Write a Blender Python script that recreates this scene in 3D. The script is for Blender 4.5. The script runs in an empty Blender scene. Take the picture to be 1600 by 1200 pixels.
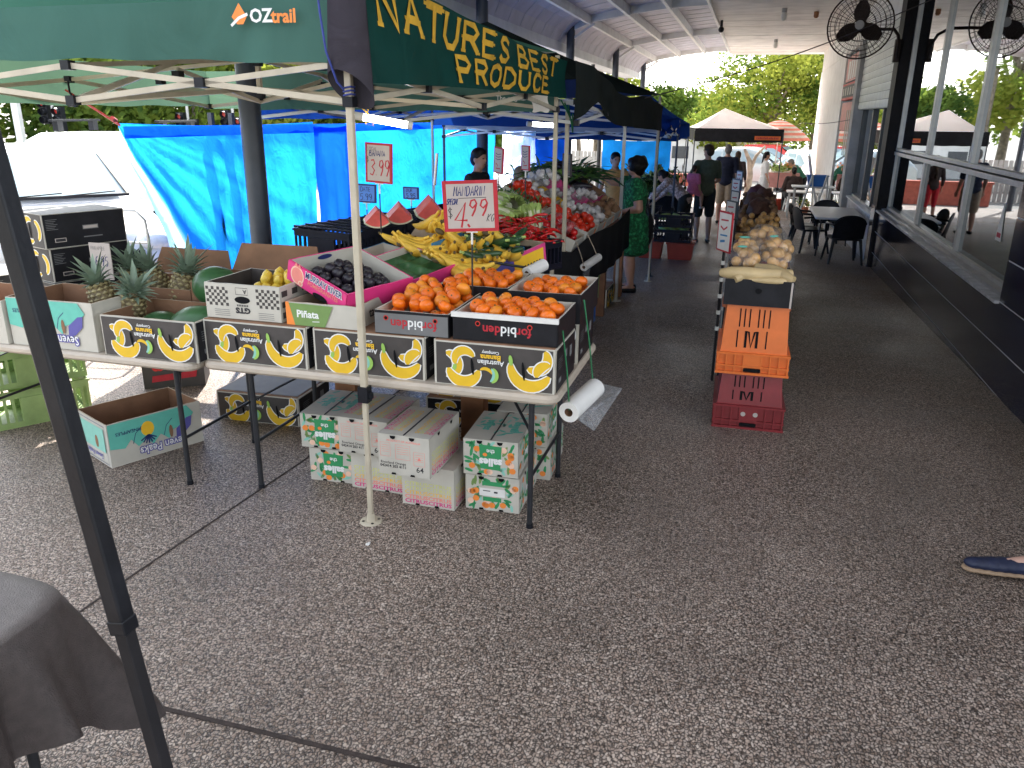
import bpy, math, random
from mathutils import Matrix, Vector, noise as mnoise
random.seed(7)
R_, PI = math.radians, math.pi
SC = bpy.context.scene
COL = SC.collection
# ------------------------------------------------------------------ camera, sky, sun, exposure
cam = bpy.data.cameras.new("camera")
cam.sensor_width = 36.0
cam.lens = 1250 / 1600 * 36
cam.clip_start = 0.05
cam.clip_end = 600
camo = bpy.data.objects.new("camera", cam)
COL.objects.link(camo)
camo.matrix_world = Matrix(((0.96056227, -0.09753752, 0.26039692, 0), (0.27788123, 0.30267903, -0.91168384, 0),
                            (0.01010669, 0.94808852, 0.31784591, 2.0), (0, 0, 0, 1)))
SC.camera = camo
SUN_EL, SUN_DIR = R_(46), Vector((0.40, -0.92, 0)).normalized()      # travel direction on the ground
world = bpy.data.worlds.new("World")
SC.world = world
world.use_nodes = True
wn = world.node_tree
sky = wn.nodes.new("ShaderNodeTexSky")
sky.sky_type = 'NISHITA'
sky.sun_disc = False
sky.sun_elevation = SUN_EL
sky.sun_rotation = math.atan2(-SUN_DIR.x, -SUN_DIR.y)
sky.dust_density = 2.0
hs = wn.nodes.new("ShaderNodeHueSaturation")
hs.inputs["Saturation"].default_value = .40
wn.links.new(sky.outputs[0], hs.inputs["Color"])
wn.links.new(hs.outputs[0], wn.nodes["Background"].inputs[0])
wn.nodes["Background"].inputs[1].default_value = 0.15
sun = bpy.data.lights.new("sun", 'SUN')
sun.energy = 3.4
sun.angle = R_(0.5)
sun.color = (1.0, 0.95, 0.87)
suno = bpy.data.objects.new("sun", sun)
COL.objects.link(suno)
_d = Vector((SUN_DIR.x * math.cos(SUN_EL), SUN_DIR.y * math.cos(SUN_EL), -math.sin(SUN_EL)))
suno.rotation_euler = _d.to_track_quat('-Z', 'Y').to_euler()
SC.view_settings.view_transform = 'Standard'
SC.view_settings.look = 'None'
SC.view_settings.gamma = 1.0
SC.view_settings.exposure = 2.4
SC.cycles.max_bounces = 8
SC.cycles.transparent_max_bounces = 16
SC.cycles.sample_clamp_indirect = 6


def gz(y):                                                           # the paving falls gently away beyond the first stall
    return 0.0 if y < 6 else -0.033 * (min(y, 31.5) - 6)


# ------------------------------------------------------------------ materials
MATS = {}
SPEC = {  # name: (colour, roughness, metallic, colour noise, noise scale, bump)
    'cream_paint': ((.50, .44, .33), .45, 0, .12, 9, .02), 'steel_blue': ((.045, .055, .075), .4, 0, .15, 6, .03),
    'white_steel': ((.72, .72, .70), .45, 0, .1, 4, .02), 'roof_sheet': ((.50, .49, .55), .55, 0, .12, 3, .02),
    'gutter': ((.66, .68, .70), .5, 0, .1, 3, .02), 'soffit': ((.74, .71, .66), .6, 0, .14, 2.5, .03),
    'wall_white': ((.78, .77, .74), .7, 0, .08, 3, .05), 'tile_black': ((.010, .014, .034), .12, 0, .3, 3, .01),
    'grout': ((.42, .43, .46), .7, 0, 0, 1, 0), 'alu': ((.42, .42, .41), .38, .6, .12, 8, .02), 'alu_dark': ((.07, .075, .08), .4, .5, .1, 8, .02),
    'sill_stone': ((.42, .43, .45), .4, 0, .35, 9, .05), 'interior': ((.10, .13, .16), .8, 0, .4, 2, 0),
    'black_plastic': ((.012, .013, .017), .35, 0, .2, 14, .02), 'black_matte': ((.014, .013, .015), .6, 0, .2, 10, .02),
    'white_plastic': ((.72, .71, .66), .4, 0, .06, 8, .01), 'table_plastic': ((.47, .40, .32), .45, 0, .1, 10, .03),
    'leg_grey': ((.035, .036, .04), .4, .3, .15, 14, .02),
    'kraft': ((.23, .12, .065), .85, 0, .18, 7, .05), 'kraft_light': ((.42, .33, .24), .85, 0, .15, 7, .05), 'kraft_edge': ((.47, .38, .28), .9, 0, .12, 20, .05),
    'box_white': ((.52, .49, .42), .7, 0, .07, 8, .03), 'box_brown': ((.055, .047, .043), .6, 0, .15, 10, .03),
    'box_black': ((.011, .011, .014), .5, 0, .25, 10, .03), 'wood': ((.26, .11, .045), .7, 0, .3, 6, .08),
    'crate_orange': ((.72, .16, .025), .4, 0, .08, 9, .03), 'crate_red': ((.22, .018, .022), .45, 0, .1, 9, .03),
    'crate_green': ((.27, .38, .13), .5, 0, .15, 9, .03), 'crate_black': ((.010, .012, .022), .35, 0, .2, 9, .03),
    'slot': ((.006, .006, .007), .9, 0, 0, 1, 0), 'tub_blue': ((.03, .16, .50), .4, 0, .08, 6, .01), 'tub_red': ((.48, .06, .03), .45, 0, .12, 6, .02),
    'y_banana': ((.74, .46, .015), .55, 0, .05, 20, 0), 'g_leaf_print': ((.30, .52, .10), .6, 0, .05, 20, 0), 'ink_white': ((.78, .78, .76), .6, 0, .05, 20, 0),
    'ink_yellow': ((.85, .50, .02), .6, 0, .05, 20, 0), 'ink_black': ((.02, .02, .025), .6, 0, 0, 1, 0), 'ink_red': ((.45, .012, .025), .55, 0, .1, 30, 0),
    'ink_navy': ((.015, .025, .13), .55, 0, .1, 30, 0), 'ink_teal': ((.12, .48, .38), .6, 0, .05, 20, 0), 'ink_purple': ((.10, .09, .33), .6, 0, .05, 20, 0),
    'ink_pink': ((.75, .04, .22), .5, 0, .06, 10, .02), 'ink_salmon': ((.80, .25, .20), .6, 0, .05, 20, 0), 'ink_orange': ((.85, .25, .04), .6, 0, .05, 20, 0),
    'ink_green': ((.03, .28, .10), .6, 0, .05, 20, 0), 'ink_magenta': ((.66, .05, .22), .6, 0, .05, 20, 0), 'ink_lime': ((.62, .62, .18), .6, 0, .05, 20, 0),
    'ink_mint': ((.25, .55, .45), .6, 0, .05, 20, 0), 'ink_grey': ((.16, .16, .16), .7, 0, .05, 20, 0), 'ink_peach': ((.85, .55, .40), .6, 0, .05, 20, 0),
    'ink_olive': ((.17, .28, .08), .6, 0, .05, 20, 0), 'ink_blue': ((.04, .22, .45), .5, 0, .1, 10, .02), 'sign_card': ((.46, .40, .36), .5, 0, .08, 6, .01),
    'sign_blue': ((.10, .28, .80), .5, 0, .08, 6, .01), 'gold_ink': ((.62, .36, .03), .6, 0, .22, 14, 0),
    'mandarin': ((.84, .155, .005), .28, 0, .25, 9, .06), 'mandarin_pale': ((.88, .25, .015), .36, 0, .25, 9, .06), 'tomato': ((.62, .035, .012), .16, 0, .2, 6, 0),
    'lemon': ((.72, .50, .05), .4, 0, .15, 12, .05), 'banana': ((.76, .48, .055), .5, 0, .16, 16, .03), 'banana_tip': ((.09, .06, .02), .7, 0, .2, 10, 0),
    'plum': ((.014, .009, .016), .35, 0, .4, 9, .02), 'melon': ((.035, .11, .035), .35, 0, .35, 5, .02), 'rind': ((.012, .035, .016), .3, 0, .5, 7, .02),
    'rind_white': ((.62, .60, .42), .5, 0, .1, 9, 0), 'melon_red': ((.72, .12, .10), .4, 0, .2, 12, .03), 'zucchini': ((.022, .07, .022), .3, 0, .5, 9, .02),
    'cucumber': ((.035, .11, .04), .35, 0, .4, 9, .03), 'chilli': ((.55, .012, .012), .2, 0, .25, 9, 0), 'cabbage_white': ((.68, .68, .48), .5, 0, .2, 9, .05),
    'cabbage_leaf': ((.36, .48, .13), .5, 0, .3, 9, .08), 'herb': ((.03, .085, .018), .6, 0, .5, 7, 0), 'herb_pale': ((.10, .20, .03), .6, 0, .4, 7, 0),
    'onion': ((.64, .36, .12), .35, 0, .3, 9, .02), 'onion_red': ((.16, .02, .035), .35, 0, .3, 9, .02), 'potato': ((.26, .14, .07), .7, 0, .35, 9, .05),
    'garlic': ((.62, .58, .56), .5, 0, .15, 9, .02), 'daikon': ((.50, .37, .19), .5, 0, .2, 6, .04), 'pine_skin': ((.15, .11, .05), .6, 0, .5, 16, .1),
    'pine_leaf': ((.20, .27, .19), .5, 0, .35, 9, .03), 'pine_eye': ((.30, .25, .12), .6, 0, .4, 16, .05), 'ginger': ((.50, .36, .2), .7, 0, .3, 9, .05),
    'skin': ((.50, .27, .18), .5, 0, .1, 8, .02), 'skin_dark': ((.20, .09, .05), .5, 0, .1, 8, .02), 'skin_pale': ((.52, .32, .25), .5, 0, .08, 8, .02),
    'hair_black': ((.010, .008, .008), .45, 0, .3, 30, .1), 'hair_brown': ((.05, .028, .015), .5, 0, .3, 30, .1), 'hair_grey': ((.20, .18, .16), .6, 0, .3, 30, .1),
    'cloth_olive': ((.075, .095, .06), .85, 0, .15, 20, .05), 'cloth_navy': ((.010, .013, .035), .85, 0, .15, 20, .05), 'cloth_white': ((.68, .68, .66), .85, 0, .1, 20, .05),
    'cloth_pink': ((.60, .16, .30), .85, 0, .1, 20, .05), 'cloth_red': ((.62, .02, .03), .85, 0, .1, 20, .05), 'cloth_khaki': ((.42, .32, .22), .85, 0, .12, 20, .05),
    'cloth_brown': ((.05, .03, .025), .85, 0, .15, 20, .05), 'cloth_teal': ((.04, .22, .14), .85, 0, .15, 20, .05), 'cloth_blue': ((.16, .38, .62), .85, 0, .12, 20, .05),
    'cloth_dark': ((.015, .018, .02), .85, 0, .15, 20, .05), 'cloth_black': ((.009, .009, .011), .9, 0, .15, 20, .05), 'cloth_peach': ((.72, .40, .14), .85, 0, .12, 20, .05),
    'cap_tan': ((.28, .21, .14), .85, 0, .12, 20, .05), 'shoe_navy': ((.012, .018, .05), .55, 0, .2, 20, .05), 'shoe_sole': ((.32, .22, .14), .7, 0, .1, 20, .02),
    'car_white': ((.80, .80, .80), .18, 0, .02, 4, 0), 'car_red': ((.55, .04, .03), .25, 0, .05, 4, 0), 'car_silver': ((.45, .50, .50), .25, .4, .05, 4, 0),
    'tyre': ((.02, .02, .02), .8, 0, .2, 20, .05), 'rim': ((.45, .45, .46), .3, .8, 0, 1, 0), 'chrome': ((.6, .6, .62), .2, .9, 0, 1, 0),
    'car_glass': ((.25, .33, .36), .05, 0, .15, 3, 0), 'headlamp': ((.7, .72, .75), .1, 0, .1, 20, 0), 'strap_red': ((.60, .05, .03), .6, 0, .2, 30, .05),
    'rope_green': ((.02, .16, .06), .7, 0, .2, 30, .05), 'rope_yellow': ((.72, .42, .05), .7, 0, .2, 30, .05), 'rope_blue': ((.03, .05, .25), .7, 0, .2, 30, .05),
    'cable': ((.05, .04, .045), .6, 0, .1, 10, 0), 'bark': ((.24, .19, .14), .9, 0, .4, 5, .3), 'concrete_grey': ((.42, .41, .39), .85, 0, .2, 4, .1),
    'fence_grey': ((.42, .40, .36), .8, 0, .15, 4, .05), 'red_brick': ((.45, .12, .08), .85, 0, .25, 8, .05), 'fan_dark': ((.03, .017, .013), .55, .3, .3, 14, .05),
    'poster_pink': ((.60, .28, .25), .6, 0, .15, 6, 0), 'poster_red': ((.50, .05, .05), .6, 0, .12, 6, 0), 'shutter': ((.62, .63, .58), .5, 0, .1, 5, .02),
    'paper': ((.74, .72, .68), .7, 0, .05, 12, .05), 'cloth_grey': ((.052, .040, .037), .55, 0, .2, 40, .12), 'joint': ((.035, .024, .02), .9, 0, .4, 30, .1),
    'net_brown': ((.09, .035, .02), .7, 0, .4, 30, .1), 'net_purple': ((.10, .02, .03), .6, 0, .4, 30, .1), 'pallet_orange': ((.42, .12, .05), .6, 0, .2, 8, .05),
    'lens_red': ((.5, .03, .02), .3, 0, .1, 9, 0),
}


def nm(nt, t, **kw):
    n = nt.nodes.new("ShaderNode" + t)
    for k, v in kw.items():
        setattr(n, k, v)
    return n


def mat(name):
    if name in MATS:
        return MATS[name]
    m = bpy.data.materials.new(name)
    m.use_nodes = True
    nt = m.node_tree
    L = nt.links.new
    b = nt.nodes["Principled BSDF"]
    MATS[name] = m
    if name in SPEC:
        c, ro, me, cn, ns, bp = SPEC[name]
        b.inputs["Roughness"].default_value = ro
        b.inputs["Metallic"].default_value = me
        b.inputs["Base Color"].default_value = (*c, 1)
        if name.split('_')[0] in ('black', 'leg', 'slot', 'hair') or name in ('box_black', 'crate_black', 'cloth_black'):
            b.inputs["Specular IOR Level"].default_value = .22
        if cn > 0:
            tc = nm(nt, "TexCoord")
            no = nm(nt, "TexNoise")
            no.inputs["Scale"].default_value = ns
            no.inputs["Detail"].default_value = 5
            L(tc.outputs["Object"], no.inputs["Vector"])
            mx = nm(nt, "Mix", data_type='RGBA')
            hi = tuple(min(.95, v * (1 + cn) + .01 * cn) for v in c)
            lo = tuple(v * (1 - cn) for v in c)
            mp = nm(nt, "MapRange")
            mp.inputs[1].default_value = .3
            mp.inputs[2].default_value = .7
            L(no.outputs[0], mp.inputs[0])
            L(mp.outputs[0], mx.inputs[0])
            mx.inputs[6].default_value = (*lo, 1)
            mx.inputs[7].default_value = (*hi, 1)
            L(mx.outputs[2], b.inputs["Base Color"])
            if bp > 0:
                bu = nm(nt, "Bump")
                bu.inputs["Strength"].default_value = min(1, bp * 6)
                bu.inputs["Distance"].default_value = .004
                n2 = nm(nt, "TexNoise")
                n2.inputs["Scale"].default_value = ns * 6
                n2.inputs["Detail"].default_value = 4
                L(tc.outputs["Object"], n2.inputs["Vector"])
                L(n2.outputs[0], bu.inputs["Height"])
                L(bu.outputs[0], b.inputs["Normal"])
    else:
        SPECIAL[name](m, nt, b, L)
    return m


def m_sheet(col, trans, rough=.7, wr=.5, wscale=6, under=None, gloss=.0):
    """thin woven or coated sheet that lets some light through"""
    def f(m, nt, b, L):
        nt.nodes.remove(b)
        out = nt.nodes["Material Output"]
        tc = nm(nt, "TexCoord")
        no = nm(nt, "TexNoise")
        no.inputs["Scale"].default_value = wscale
        no.inputs["Detail"].default_value = 6
        no.inputs["Distortion"].default_value = 1.2
        L(tc.outputs["Object"], no.inputs["Vector"])
        bu = nm(nt, "Bump")
        bu.inputs["Strength"].default_value = wr
        bu.inputs["Distance"].default_value = .03
        L(no.outputs[0], bu.inputs["Height"])
        d = nm(nt, "BsdfDiffuse")
        t = nm(nt, "BsdfTranslucent")
        t.inputs[0].default_value = (*trans, 1)
        L(bu.outputs[0], d.inputs["Normal"])
        L(bu.outputs[0], t.inputs["Normal"])
        if under is None:
            mp = nm(nt, "MapRange")
            mp.inputs[1].default_value, mp.inputs[2].default_value = .3, .7
            mx = nm(nt, "Mix", data_type='RGBA')
            L(no.outputs[0], mp.inputs[0])
            L(mp.outputs[0], mx.inputs[0])
            mx.inputs[6].default_value = (*[v * .82 for v in col], 1)
            mx.inputs[7].default_value = (*[v * 1.12 for v in col], 1)
            L(mx.outputs[2], d.inputs[0])
        else:                                                         # coated on the inside
            g = nm(nt, "NewGeometry")
            mx = nm(nt, "Mix", data_type='RGBA')
            L(g.outputs["Backfacing"], mx.inputs[0])
            mx.inputs[6].default_value = (*col, 1)
            mx.inputs[7].default_value = (*under, 1)
            L(mx.outputs[2], d.inputs[0])
        a = nm(nt, "AddShader")
        L(d.outputs[0], a.inputs[0])
        L(t.outputs[0], a.inputs[1])
        last = a
        if gloss:
            gl = nm(nt, "BsdfGlossy")
            gl.inputs["Roughness"].default_value = .35
            L(bu.outputs[0], gl.inputs["Normal"])
            ms = nm(nt, "MixShader")
            ms.inputs[0].default_value = gloss
            L(a.outputs[0], ms.inputs[1])
            L(gl.outputs[0], ms.inputs[2])
            last = ms
        L(last.outputs[0], out.inputs[0])
    return f


def m_floor(m, nt, b, L):
    tc = nm(nt, "TexCoord")
    mpg = nm(nt, "Mapping")
    mpg.inputs["Scale"].default_value = (1, .8, 1)
    L(tc.outputs["Object"], mpg.inputs[0])
    nd = nm(nt, "TexNoise")
    nd.inputs["Scale"].default_value = 60
    L(mpg.outputs[0], nd.inputs["Vector"])
    ad = nm(nt, "MixRGB", blend_type='ADD')
    ad.inputs[0].default_value = .012
    L(mpg.outputs[0], ad.inputs[1])
    L(nd.outputs[1], ad.inputs[2])
    v = nm(nt, "TexVoronoi")
    v.inputs["Scale"].default_value = 84
    L(ad.outputs[0], v.inputs["Vector"])
    e = nm(nt, "TexVoronoi", feature='DISTANCE_TO_EDGE')
    e.inputs["Scale"].default_value = 84
    L(ad.outputs[0], e.inputs["Vector"])
    cr = nm(nt, "ValToRGB")
    el = cr.color_ramp.elements
    el[0].position, el[0].color = 0, (.26, .19, .145, 1)
    el[1].position, el[1].color = 1, (.66, .55, .46, 1)
    for p, c in ((.2, (.41, .31, .245, 1)), (.4, (.45, .35, .285, 1)), (.6, (.48, .395, .33, 1)), (.8, (.53, .415, .33, 1))):
        x = el.new(p)
        x.color = c
    sp = nm(nt, "SeparateColor")
    L(v.outputs["Color"], sp.inputs[0])
    L(sp.outputs[0], cr.inputs[0])
    pit = nm(nt, "TexNoise")                                         # pits open up irregularly between the pebbles
    pit.inputs["Scale"].default_value = 70
    pit.inputs["Detail"].default_value = 2
    L(tc.outputs["Object"], pit.inputs["Vector"])
    pm = nm(nt, "MapRange")
    pm.inputs[1].default_value, pm.inputs[2].default_value = .38, .66
    pm.inputs[3].default_value, pm.inputs[4].default_value = .06, .48
    L(pit.outputs[0], pm.inputs[0])
    em = nm(nt, "MapRange")
    em.inputs[1].default_value = 0
    L(pm.outputs[0], em.inputs[2])
    L(e.outputs["Distance"], em.inputs[0])
    mx = nm(nt, "Mix", data_type='RGBA')
    mx.inputs[6].default_value = (.026, .019, .016, 1)
    L(em.outputs[0], mx.inputs[0])
    L(cr.outputs[0], mx.inputs[7])
    big = nm(nt, "TexNoise")
    big.inputs["Scale"].default_value = .8
    big.inputs["Detail"].default_value = 9
    big.inputs["Roughness"].default_value = .62
    L(tc.outputs["Object"], big.inputs["Vector"])
    bm = nm(nt, "MapRange")
    bm.inputs[1].default_value, bm.inputs[2].default_value = .3, .7
    bm.inputs[3].default_value, bm.inputs[4].default_value = .62, 1.12
    rg = nm(nt, "MapRange")
    rg.inputs[1].default_value, rg.inputs[2].default_value = .35, .65
    rg.inputs[3].default_value, rg.inputs[4].default_value = .30, .62
    L(big.outputs[0], rg.inputs[0])
    L(rg.outputs[0], b.inputs["Roughness"])
    L(big.outputs[0], bm.inputs[0])
    mu = nm(nt, "Mix", data_type='RGBA', blend_type='MULTIPLY')
    mu.inputs[0].default_value = 1
    L(mx.outputs[2], mu.inputs[6])
    L(bm.outputs[0], mu.inputs[7])
    L(mu.outputs[2], b.inputs["Base Color"])
    b.inputs["Roughness"].default_value = .7
    b.inputs["Specular IOR Level"].default_value = .3
    bu = nm(nt, "Bump")
    bu.inputs["Strength"].default_value = .9
    bu.inputs["Distance"].default_value = .004
    L(em.outputs[0], bu.inputs["Height"])
    L(bu.outputs[0], b.inputs["Normal"])


def m_pane(refl, tint):
    def f(m, nt, b, L):
        nt.nodes.remove(b)
        out = nt.nodes["Material Output"]
        t = nm(nt, "BsdfTransparent")
        t.inputs[0].default_value = (*tint, 1)
        g = nm(nt, "BsdfGlossy")
        g.inputs["Roughness"].default_value = .012
        g.inputs[0].default_value = (.92, .96, 1, 1)
        fr = nm(nt, "Fresnel")
        fr.inputs[0].default_value = 1.5
        mp = nm(nt, "MapRange")
        mp.inputs[1].default_value, mp.inputs[2].default_value = 0, .4
        mp.inputs[3].default_value, mp.inputs[4].default_value = refl * .35, refl * 1.5
        L(fr.outputs[0], mp.inputs[0])
        ms = nm(nt, "MixShader")
        L(mp.outputs[0], ms.inputs[0])
        L(t.outputs[0], ms.inputs[1])
        L(g.outputs[0], ms.inputs[2])
        L(ms.outputs[0], out.inputs[0])
    return f


def m_emit(col, s):
    def f(m, nt, b, L):
        b.inputs["Base Color"].default_value = (*col, 1)
        b.inputs["Emission Color"].default_value = (*col, 1)
        b.inputs["Emission Strength"].default_value = s
    return f


def m_leaf(a, c):
    def f(m, nt, b, L):
        nt.nodes.remove(b)
        out = nt.nodes["Material Output"]
        tc = nm(nt, "TexCoord")
        no = nm(nt, "TexNoise")
        no.inputs["Scale"].default_value = 1.3
        no.inputs["Detail"].default_value = 8
        L(tc.outputs["Object"], no.inputs["Vector"])
        cr = nm(nt, "ValToRGB")
        cr.color_ramp.elements[0].position, cr.color_ramp.elements[0].color = .35, (*a, 1)
        cr.color_ramp.elements[1].position, cr.color_ramp.elements[1].color = .65, (*c, 1)
        L(no.outputs[0], cr.inputs[0])
        d = nm(nt, "BsdfDiffuse")
        t = nm(nt, "BsdfTranslucent")
        L(cr.outputs[0], d.inputs[0])
        L(cr.outputs[0], t.inputs[0])
        ms = nm(nt, "MixShader")
        ms.inputs[0].default_value = .45
        L(d.outputs[0], ms.inputs[1])
        L(t.outputs[0], ms.inputs[2])
        L(ms.outputs[0], out.inputs[0])
    return f


def m_asphalt(m, nt, b, L):
    tc = nm(nt, "TexCoord")
    no = nm(nt, "TexNoise")
    no.inputs["Scale"].default_value = 40
    no.inputs["Detail"].default_value = 8
    L(tc.outputs["Object"], no.inputs["Vector"])
    cr = nm(nt, "ValToRGB")
    cr.color_ramp.elements[0].color, cr.color_ramp.elements[1].color = (.10, .098, .092, 1), (.30, .285, .26, 1)
    L(no.outputs[0], cr.inputs[0])
    L(cr.outputs[0], b.inputs["Base Color"])
    b.inputs["Roughness"].default_value = .9


def m_clear(m, nt, b, L):
    """clear polythene bag"""
    nt.nodes.remove(b)
    out = nt.nodes["Material Output"]
    t = nm(nt, "BsdfTransparent")
    g = nm(nt, "BsdfGlossy")
    g.inputs["Roughness"].default_value = .12
    d = nm(nt, "BsdfDiffuse")
    d.inputs[0].default_value = (.42, .45, .47, 1)
    tc = nm(nt, "TexCoord")
    no = nm(nt, "TexNoise")
    no.inputs["Scale"].default_value = 14
    no.inputs["Detail"].default_value = 4
    no.inputs["Distortion"].default_value = 2
    L(tc.outputs["Object"], no.inputs["Vector"])
    bu = nm(nt, "Bump")
    bu.inputs["Strength"].default_value = 1
    bu.inputs["Distance"].default_value = .02
    L(no.outputs[0], bu.inputs["Height"])
    L(bu.outputs[0], g.inputs["Normal"])
    m1 = nm(nt, "MixShader")
    m1.inputs[0].default_value = .5
    L(g.outputs[0], m1.inputs[1])
    L(d.outputs[0], m1.inputs[2])
    m2 = nm(nt, "MixShader")
    m2.inputs[0].default_value = .19
    L(t.outputs[0], m2.inputs[1])
    L(m1.outputs[0], m2.inputs[2])
    L(m2.outputs[0], out.inputs[0])


def m_print(base, spots, scale=22, thr=.55):
    def f(m, nt, b, L):
        tc = nm(nt, "TexCoord")
        v = nm(nt, "TexNoise")
        v.inputs["Scale"].default_value = scale
        v.inputs["Detail"].default_value = 3
        L(tc.outputs["Object"], v.inputs["Vector"])
        cr = nm(nt, "ValToRGB")
        cr.color_ramp.interpolation = 'CONSTANT'
        cr.color_ramp.elements[0].color = (*base, 1)
        cr.color_ramp.elements[1].position, cr.color_ramp.elements[1].color = thr, (*spots, 1)
        x = cr.color_ramp.elements.new(.36)
        x.color = (*[k * .45 for k in base], 1)
        x = cr.color_ramp.elements.new(.43)
        x.color = (*base, 1)
        L(v.outputs[0], cr.inputs[0])
        L(cr.outputs[0], b.inputs["Base Color"])
        b.inputs["Roughness"].default_value = .85
    return f


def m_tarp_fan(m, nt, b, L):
    """blue sheet, with a pale wedge beside its free edge and darker bands fanning from the tied corner"""
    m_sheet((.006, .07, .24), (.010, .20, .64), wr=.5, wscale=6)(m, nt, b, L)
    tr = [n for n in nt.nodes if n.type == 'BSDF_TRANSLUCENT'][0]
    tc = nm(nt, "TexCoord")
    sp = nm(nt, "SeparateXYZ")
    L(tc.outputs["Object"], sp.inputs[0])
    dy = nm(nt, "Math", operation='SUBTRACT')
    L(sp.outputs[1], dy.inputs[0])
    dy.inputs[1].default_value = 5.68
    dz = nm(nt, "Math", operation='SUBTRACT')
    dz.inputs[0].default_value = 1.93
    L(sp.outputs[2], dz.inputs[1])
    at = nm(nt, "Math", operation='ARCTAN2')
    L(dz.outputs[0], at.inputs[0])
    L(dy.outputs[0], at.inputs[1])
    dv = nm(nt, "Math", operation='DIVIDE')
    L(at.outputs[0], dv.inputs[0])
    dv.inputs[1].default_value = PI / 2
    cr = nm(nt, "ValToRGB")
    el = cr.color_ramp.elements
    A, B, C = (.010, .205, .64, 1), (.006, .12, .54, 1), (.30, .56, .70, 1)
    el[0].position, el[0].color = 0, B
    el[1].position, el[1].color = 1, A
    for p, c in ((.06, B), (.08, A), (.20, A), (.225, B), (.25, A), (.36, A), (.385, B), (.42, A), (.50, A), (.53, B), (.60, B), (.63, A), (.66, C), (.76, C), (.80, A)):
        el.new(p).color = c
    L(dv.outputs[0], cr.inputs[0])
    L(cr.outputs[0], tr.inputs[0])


SPECIAL = {
    'tarp_fan': m_tarp_fan,
    'floor': m_floor, 'asphalt': m_asphalt, 'clear_bag': m_clear,
    'tarp_blue': m_sheet((.006, .07, .24), (.010, .22, .64), wr=.5, wscale=6),
    'tarp_double': m_sheet((.004, .04, .22), (.004, .070, .45), wr=.4, wscale=3),
    'tarp_pale': m_sheet((.20, .45, .50), (.45, .75, .78), wr=.8, wscale=3.5),
    'canopy_green': m_sheet((.045, .14, .10), (.045, .065, .04), wr=.5, wscale=2, under=(.42, .44, .44)),
    'valance_green': m_sheet((.055, .125, .105), (.04, .07, .045), wr=.5, wscale=2.2),
    'banner_green': m_sheet((.008, .045, .038), (.0, .004, .003), wr=.7, wscale=3, gloss=.03),
    'canopy_black': m_sheet((.026, .034, .033), (.0, .0, .0), wr=.7, wscale=3, under=(.05, .07, .14)),
    'valance_black': m_sheet((.020, .025, .024), (.0, .0, .0), wr=.7, wscale=3, gloss=.02),
    'canopy_blue': m_sheet((.012, .03, .10), (.003, .015, .08), wr=.6, wscale=3),
    'canopy_grey': m_sheet((.30, .31, .33), (.10, .10, .12), wr=.6, wscale=3),
    'canopy_white': m_sheet((.80, .81, .82), (.85, .85, .87), wr=.3, wscale=3),
    'pole_wrap': m_sheet((.05, .045, .055), (.01, .01, .01), wr=.6, wscale=5),
    'brolly_red': m_sheet((.70, .28, .22), (.35, .14, .11), wr=.2), 'brolly_white': m_sheet((.75, .73, .70), (.25, .24, .22), wr=.2),
    'pane': m_pane(.58, (.30, .38, .44)), 'pane_low': m_pane(.32, (.26, .34, .40)),
    'tube_light': m_emit((1, .96, .86), 6), 'tube_far': m_emit((1, .98, .95), 4),
    'leaf_a': m_leaf((.09, .16, .03), (.27, .34, .06)), 'leaf_b': m_leaf((.05, .10, .025), (.16, .23, .045)),
    'leaf_c': m_leaf((.16, .20, .03), (.38, .40, .07)), 'dress_green': m_print((.008, .13, .045), (.03, .30, .10), 26, .56),
    'blouse_print': m_print((.42, .30, .27), (.62, .50, .46), 24, .55),
}


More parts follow.
